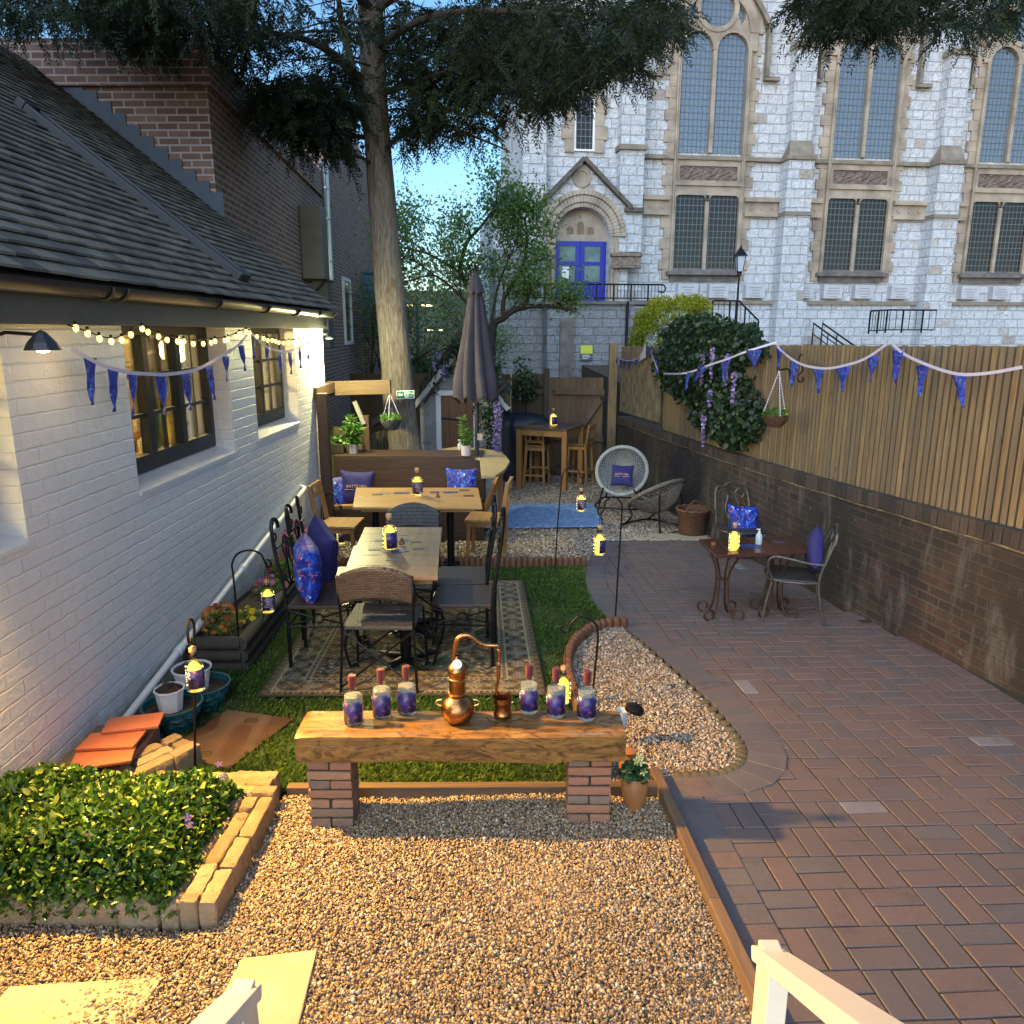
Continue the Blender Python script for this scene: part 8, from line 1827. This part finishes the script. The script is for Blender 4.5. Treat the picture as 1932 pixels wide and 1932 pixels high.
# ---------------------------------------------------------------- pot, solar lamp right of the pier
p=G(1196,1528); fp_=thing('terracotta_pot','orange-brown urn of pale yellow pansies beside the right pier','plant pot',p)
m_urn=plain('ochre_ceramic',(.30,.13,.045),.5,0,.35,7,.4,15)
b=MB(); b.lathe([(0,0),(.030,.0),(.036,.02),(.052,.055),(.062,.10),(.060,.14),(.052,.165),(.050,.175),(.044,.170),(0,.15)],(0,0,0),28); b.build('body',m_urn,fp_,smooth=True)
P,_=blob((0,0,.19),(.060,.055,.05),260,.2); leaves('foliage',P,.032,leafmat('pansy_leaves',[(.015,.05,.02),(.03,.08,.03),(.05,.12,.04)],.5,.2),fp_,.7,.6)
b=MB(); flowers(b,[(-.005,-.02,.255),(.02,-.01,.245),(-.045,-.03,.21),(.03,-.04,.215),(.015,.0,.265)],.022,5); b.build('flowers',petalm('pale_yellow_petals',[(.75,.70,.25),(.8,.78,.4)]),fp_)
p=G(1184,1465); u2=thing('small_urn','small orange ceramic urn half hidden behind the right pier','urn',p); b=MB(); b.lathe([(0,0),(.03,0),(.042,.04),(.045,.08),(.03,.115),(.032,.13),(.038,.14),(.026,.145),(0,.145)],(0,0,0),24); b.build('body',m_urn,u2,smooth=True)
p=G(1172,1408); so_=thing('solar_lamp','small black topped solar lamp just behind the beam end','solar lamp',(p.x-.005,p.y,gz(p.y)-.07))
b=MB(); b.lathe([(0,.30),(.035,.295),(.05,.28),(.05,.262),(.0,.262)],(0,0,0),20,mx=Matrix.Translation((0,0,.02))@Matrix.Rotation(.25,4,'Y')); b.build('cap',m_iron,so_,smooth=True)
b=MB(); b.lathe([(.036,.28),(.03,.20),(.012,.16)],(0,0,0),16); b.build('diffuser',m_gel,so_,smooth=True); b=MB(); b.tube([(0,0,-.02),(0,0,.17)],.007,6); b.build('stake',m_iron,so_)
# ---------------------------------------------------------------- white handrails of the steps in front of us
def rail(label,tipL,tipR,y,target,dz=.661/.873):
    A=YP(*tipL,y);B_=YP(*tipR,y); c0=(A+B_)/2; w__=(B_-A).length
    lo,hi=-2.,2.
    def prj(p): q=p-Vector((0,0,CAMH)); zc=q.y*cP-q.z*sP; yc=q.y*sP+q.z*cP; return 966+F_*q.x/zc,966-F_*yc/zc
    def u_at(dx):
        # follow the rail towards us until it reaches the target row
        for k in range(1,400):
            t_=k*.005; p=c0+Vector((dx,-1,dz))*t_; u,v=prj(p)
            if v>=target[1]: return u
        return u
    for _ in range(30):
        m=(lo+hi)/2
        if u_at(m)<target[0]: lo=m
        else: hi=m
    dx=(lo+hi)/2; d=Vector((dx,-1,dz)).normalized(); side=d.cross(Vector((0,0,1))).normalized(); side=side if side.x>0 else -side; up=side.cross(d); up=up if up.z>0 else -up
    r_=thing('handrail',label,'handrail',(c0.x,c0.y,gz(c0.y)),group='white wooden step handrails'); o0=Vector(r_.location); b=MB(); e=c0+d*1.25
    def P(p,s,h): return p-o0+side*(s*w__/2)+up*h
    vs=[P(p,s,h) for p in(c0,e) for s in(-1,1) for h in(-.03,0)]; b.add(vs,[(0,1,3,2),(4,6,7,5),(0,4,5,1),(2,3,7,6),(1,5,7,3),(0,2,6,4)]); b.build('top_rail',m_white,r_,bevel=.004)
    b=MB(); q=c0+d*.085-o0; b.box((q.x+.0,q.y,(q.z-.035)/2),(w__*.62,.075,q.z-.035+.06)); b.build('post',plain('cream_white_paint',(.70,.66,.54),.5,0,.06),r_,bevel=.003)
    b=MB(); q2=c0+d*.16-o0; b.beam(q2-Vector((0,0,.62)),e-o0-Vector((0,0,.62)),.035,.06); b.build('lower_rail',m_white,r_,bevel=.003)
rail('white wooden step handrail at the lower right corner',(1418,1786),(1478,1786),1.38,(1655,1924))
rail('white wooden step handrail end at the lower left over a slab',(432,1860),(493,1857),1.30,(388,1932))
# ---------------------------------------------------------------- fire exit sign on the trunk
pS=YP(765,744.5,9.98); es=thing('exit_sign','green and white fire exit sign fixed to the conifer trunk','sign',pS); es.rotation_euler=(0,-.04*-1,0); es.rotation_euler=(0,-.035,0)
W2=(YP(782,744,9.98).x-YP(748,744,9.98).x)/2; H2_=.052
m_grn=plain('sign_green',(.0,.20,.075),.4,0,0); m_sw=plain('sign_white',(.80,.85,.84),.4,0,0)
b=MB(); b.box((0,0,0),(2*W2,.006,2*H2_)); b.build('board',m_sw,es,bevel=.002)
b=MB(); b.box((0,-.004,0),(2*W2-.016,.003,2*H2_-.016)); b.build('green_panel',m_grn,es)
b=MB(); x0=-W2+.014; 
b.vprism([(x0+.004,0),(x0+.034,.028),(x0+.034,.012),(x0+.068,.012),(x0+.068,-.012),(x0+.034,-.012),(x0+.034,-.028)],-.0075,-.0056); b.build('arrow',m_sw,es)
b=MB(); b.box((.012,-.006,0),(.052,.0012,.078)); b.build('door_panel',m_sw,es)
b=MB(); xm=.014; b.lathe([(0,0),(.0075,0),(.0075,.001),(0,.001)],(0,0,0),12,mx=Matrix.Translation((xm-.004,-.0068,.028))@Matrix.Rotation(math.pi/2,4,'X'))
for (a,c_,w__) in(((xm-.004,.018),(xm+.002,-.006),.011),((xm-.003,.014),(xm-.018,.006),.005),((xm-.002,.014),(xm+.014,.004),.005),((xm+.0,-.006),(xm-.012,-.016),.007),((xm-.012,-.016),(xm-.014,-.030),.006),((xm+.002,-.006),(xm+.013,-.016),.007),((xm+.013,-.016),(xm+.021,-.016),.005)):
    b.beam((a[0],-.0075,a[1]),(c_[0],-.0075,c_[1]),w__,.0015,up=(0,1,0))
b.build('running_figure',m_grn,es)
for s_,zz in(('Fire',.016),('exit',-.018)): text_obj('lettering',s_,.040,m_sw,es,Matrix.Translation((W2-.042,-.0062,zz))@Matrix.Rotation(math.pi/2,4,'X'),.0006)
# ---------------------------------------------------------------- things on the planter top
ztp=lambda u,v: YP(u,v,9.24)
p=YP(634,859,9.20); tr_=thing('trough_planter','dark wicker trough of lettuce-green leaves at the left of the planter top','planter',(p.x-.01,9.22,gz(8.62)+.962))
b=MB(); b.box((0,0,.055),(.24,.17,.13)); b.build('body',m_bask if False else weavemat('dark_weave',(.03,.022,.018),(.06,.045,.035),.03,.012),tr_,bevel=.015)
P,_=blob((0,0,.14),(.13,.09,.05),150,.3); leaves('foliage',P,.055,m_herb,tr_,.8,.8)
def stalky(name,label,c0,potr,poth,pm,stems,sh,lm,ln,ls,droop=.0):
    r_=thing(name,label,'potted plant',c0); b=MB(); b.lathe([(0,0),(potr*.88,0),(potr,poth*.93),(potr*1.07,poth*.93),(potr*1.07,poth),(potr*.9,poth),(potr*.88,poth*.9),(0,poth*.9)],(0,0,0),24); b.build('pot',pm,r_,smooth=True)
    PP=[];DD=[]; b=MB()
    for (dx,dy,hh) in stems:
        b.tube([(dx*.3,dy*.3,poth*.8),(dx,dy,poth+hh)],.004,5); k=int(ln*hh/sh); f=rng.random(k); a=rng.uniform(0,6.283,k); P=np.stack([dx*(.3+.7*f),dy*(.3+.7*f),poth*.9+hh*f],1); D=np.stack([np.cos(a),np.sin(a),.35-droop*rng.random(k)],1); PP.append(P);DD.append(D)
    b.build('stem',m_herb,r_); leaves('foliage',np.concatenate(PP),ls,lm,r_,.24,.8,dirs=np.concatenate(DD),jit=.25)
m_pinkpot=plain('pinkish_pot',(.55,.45,.44),.6,0,.08,30)
p=YP(667,858,9.2); stalky('lily_plant','bushy bright green leafy plant in a small white pot on the planter',(p.x,9.18,gz(8.62)+.962),.058,.115,m_pinkpot,[(0,0,.36),(.06,.02,.28),(-.07,0,.24),(.09,-.02,.20),(.03,-.04,.3),(-.03,.03,.3)],.36,m_herb,95,.10,.6)
p=YP(880,862,9.1); stalky('lily_plant','slim feathery green lily in a ribbed pink pot beside the parasol pole',(p.x,9.02,gz(8.62)+.962),.060,.12,m_pinkpot,[(-.04,0,.34),(.05,.0,.2),(.06,.02,.15)],.34,m_spring,150,.07,.1)
p=YP(868,849,9.5); sn2=thing('sanitiser_bottle','white topped pump bottle behind the ribbed pot on the curved table','pump bottle',(p.x,9.5,gz(9.55)+.985)); pump(sn2,.95,m_gel)
# ---------------------------------------------------------------- assumed wall lantern and added warm house fill for the foreground
wl3=thing('assumed_wall_lantern','assumed small dark lantern added under the eave on the near white wall','assumed wall lamp',(-2.14,3.15,1.90))  # unseen fixture, added as the assumed source of the warm gravel light
b=MB(); b.box((.01,0,.02),(.02,.09,.14)); b.tube([(.02,0,.07),(.12,0,.10),(.26,0,.09)],.008,6); b.build('bracket',m_iron,wl3)
b=MB(); b.lathe([(.07,.0),(.055,.03),(.02,.07),(0,.08)],(.26,0,.03),8); b.build('shade',m_dark,wl3)
b=MB(); b.lathe([(0,-.012),(.022,-.006),(.028,.006),(.022,.016)],(.26,0,.03),12); b.build('bulb',emit('assumed_lantern_glow',(1,.7,.3),6),wl3,smooth=True)
_l=lamp('assumed_lantern_light',(-1.88,3.15,1.905),520,(1,.53,.11),.05,'SPOT',spot=128); _l.data.spot_blend=.8; aim(_l,(.2,2.1,0))  # warm spot for the assumed lantern, placed by the beam's shadow
lamp('house_glow_fill',(-.5,-.9,2.7),30,(1,.54,.14),.2)  # added warm fill for window glow of the unseen house behind the camera
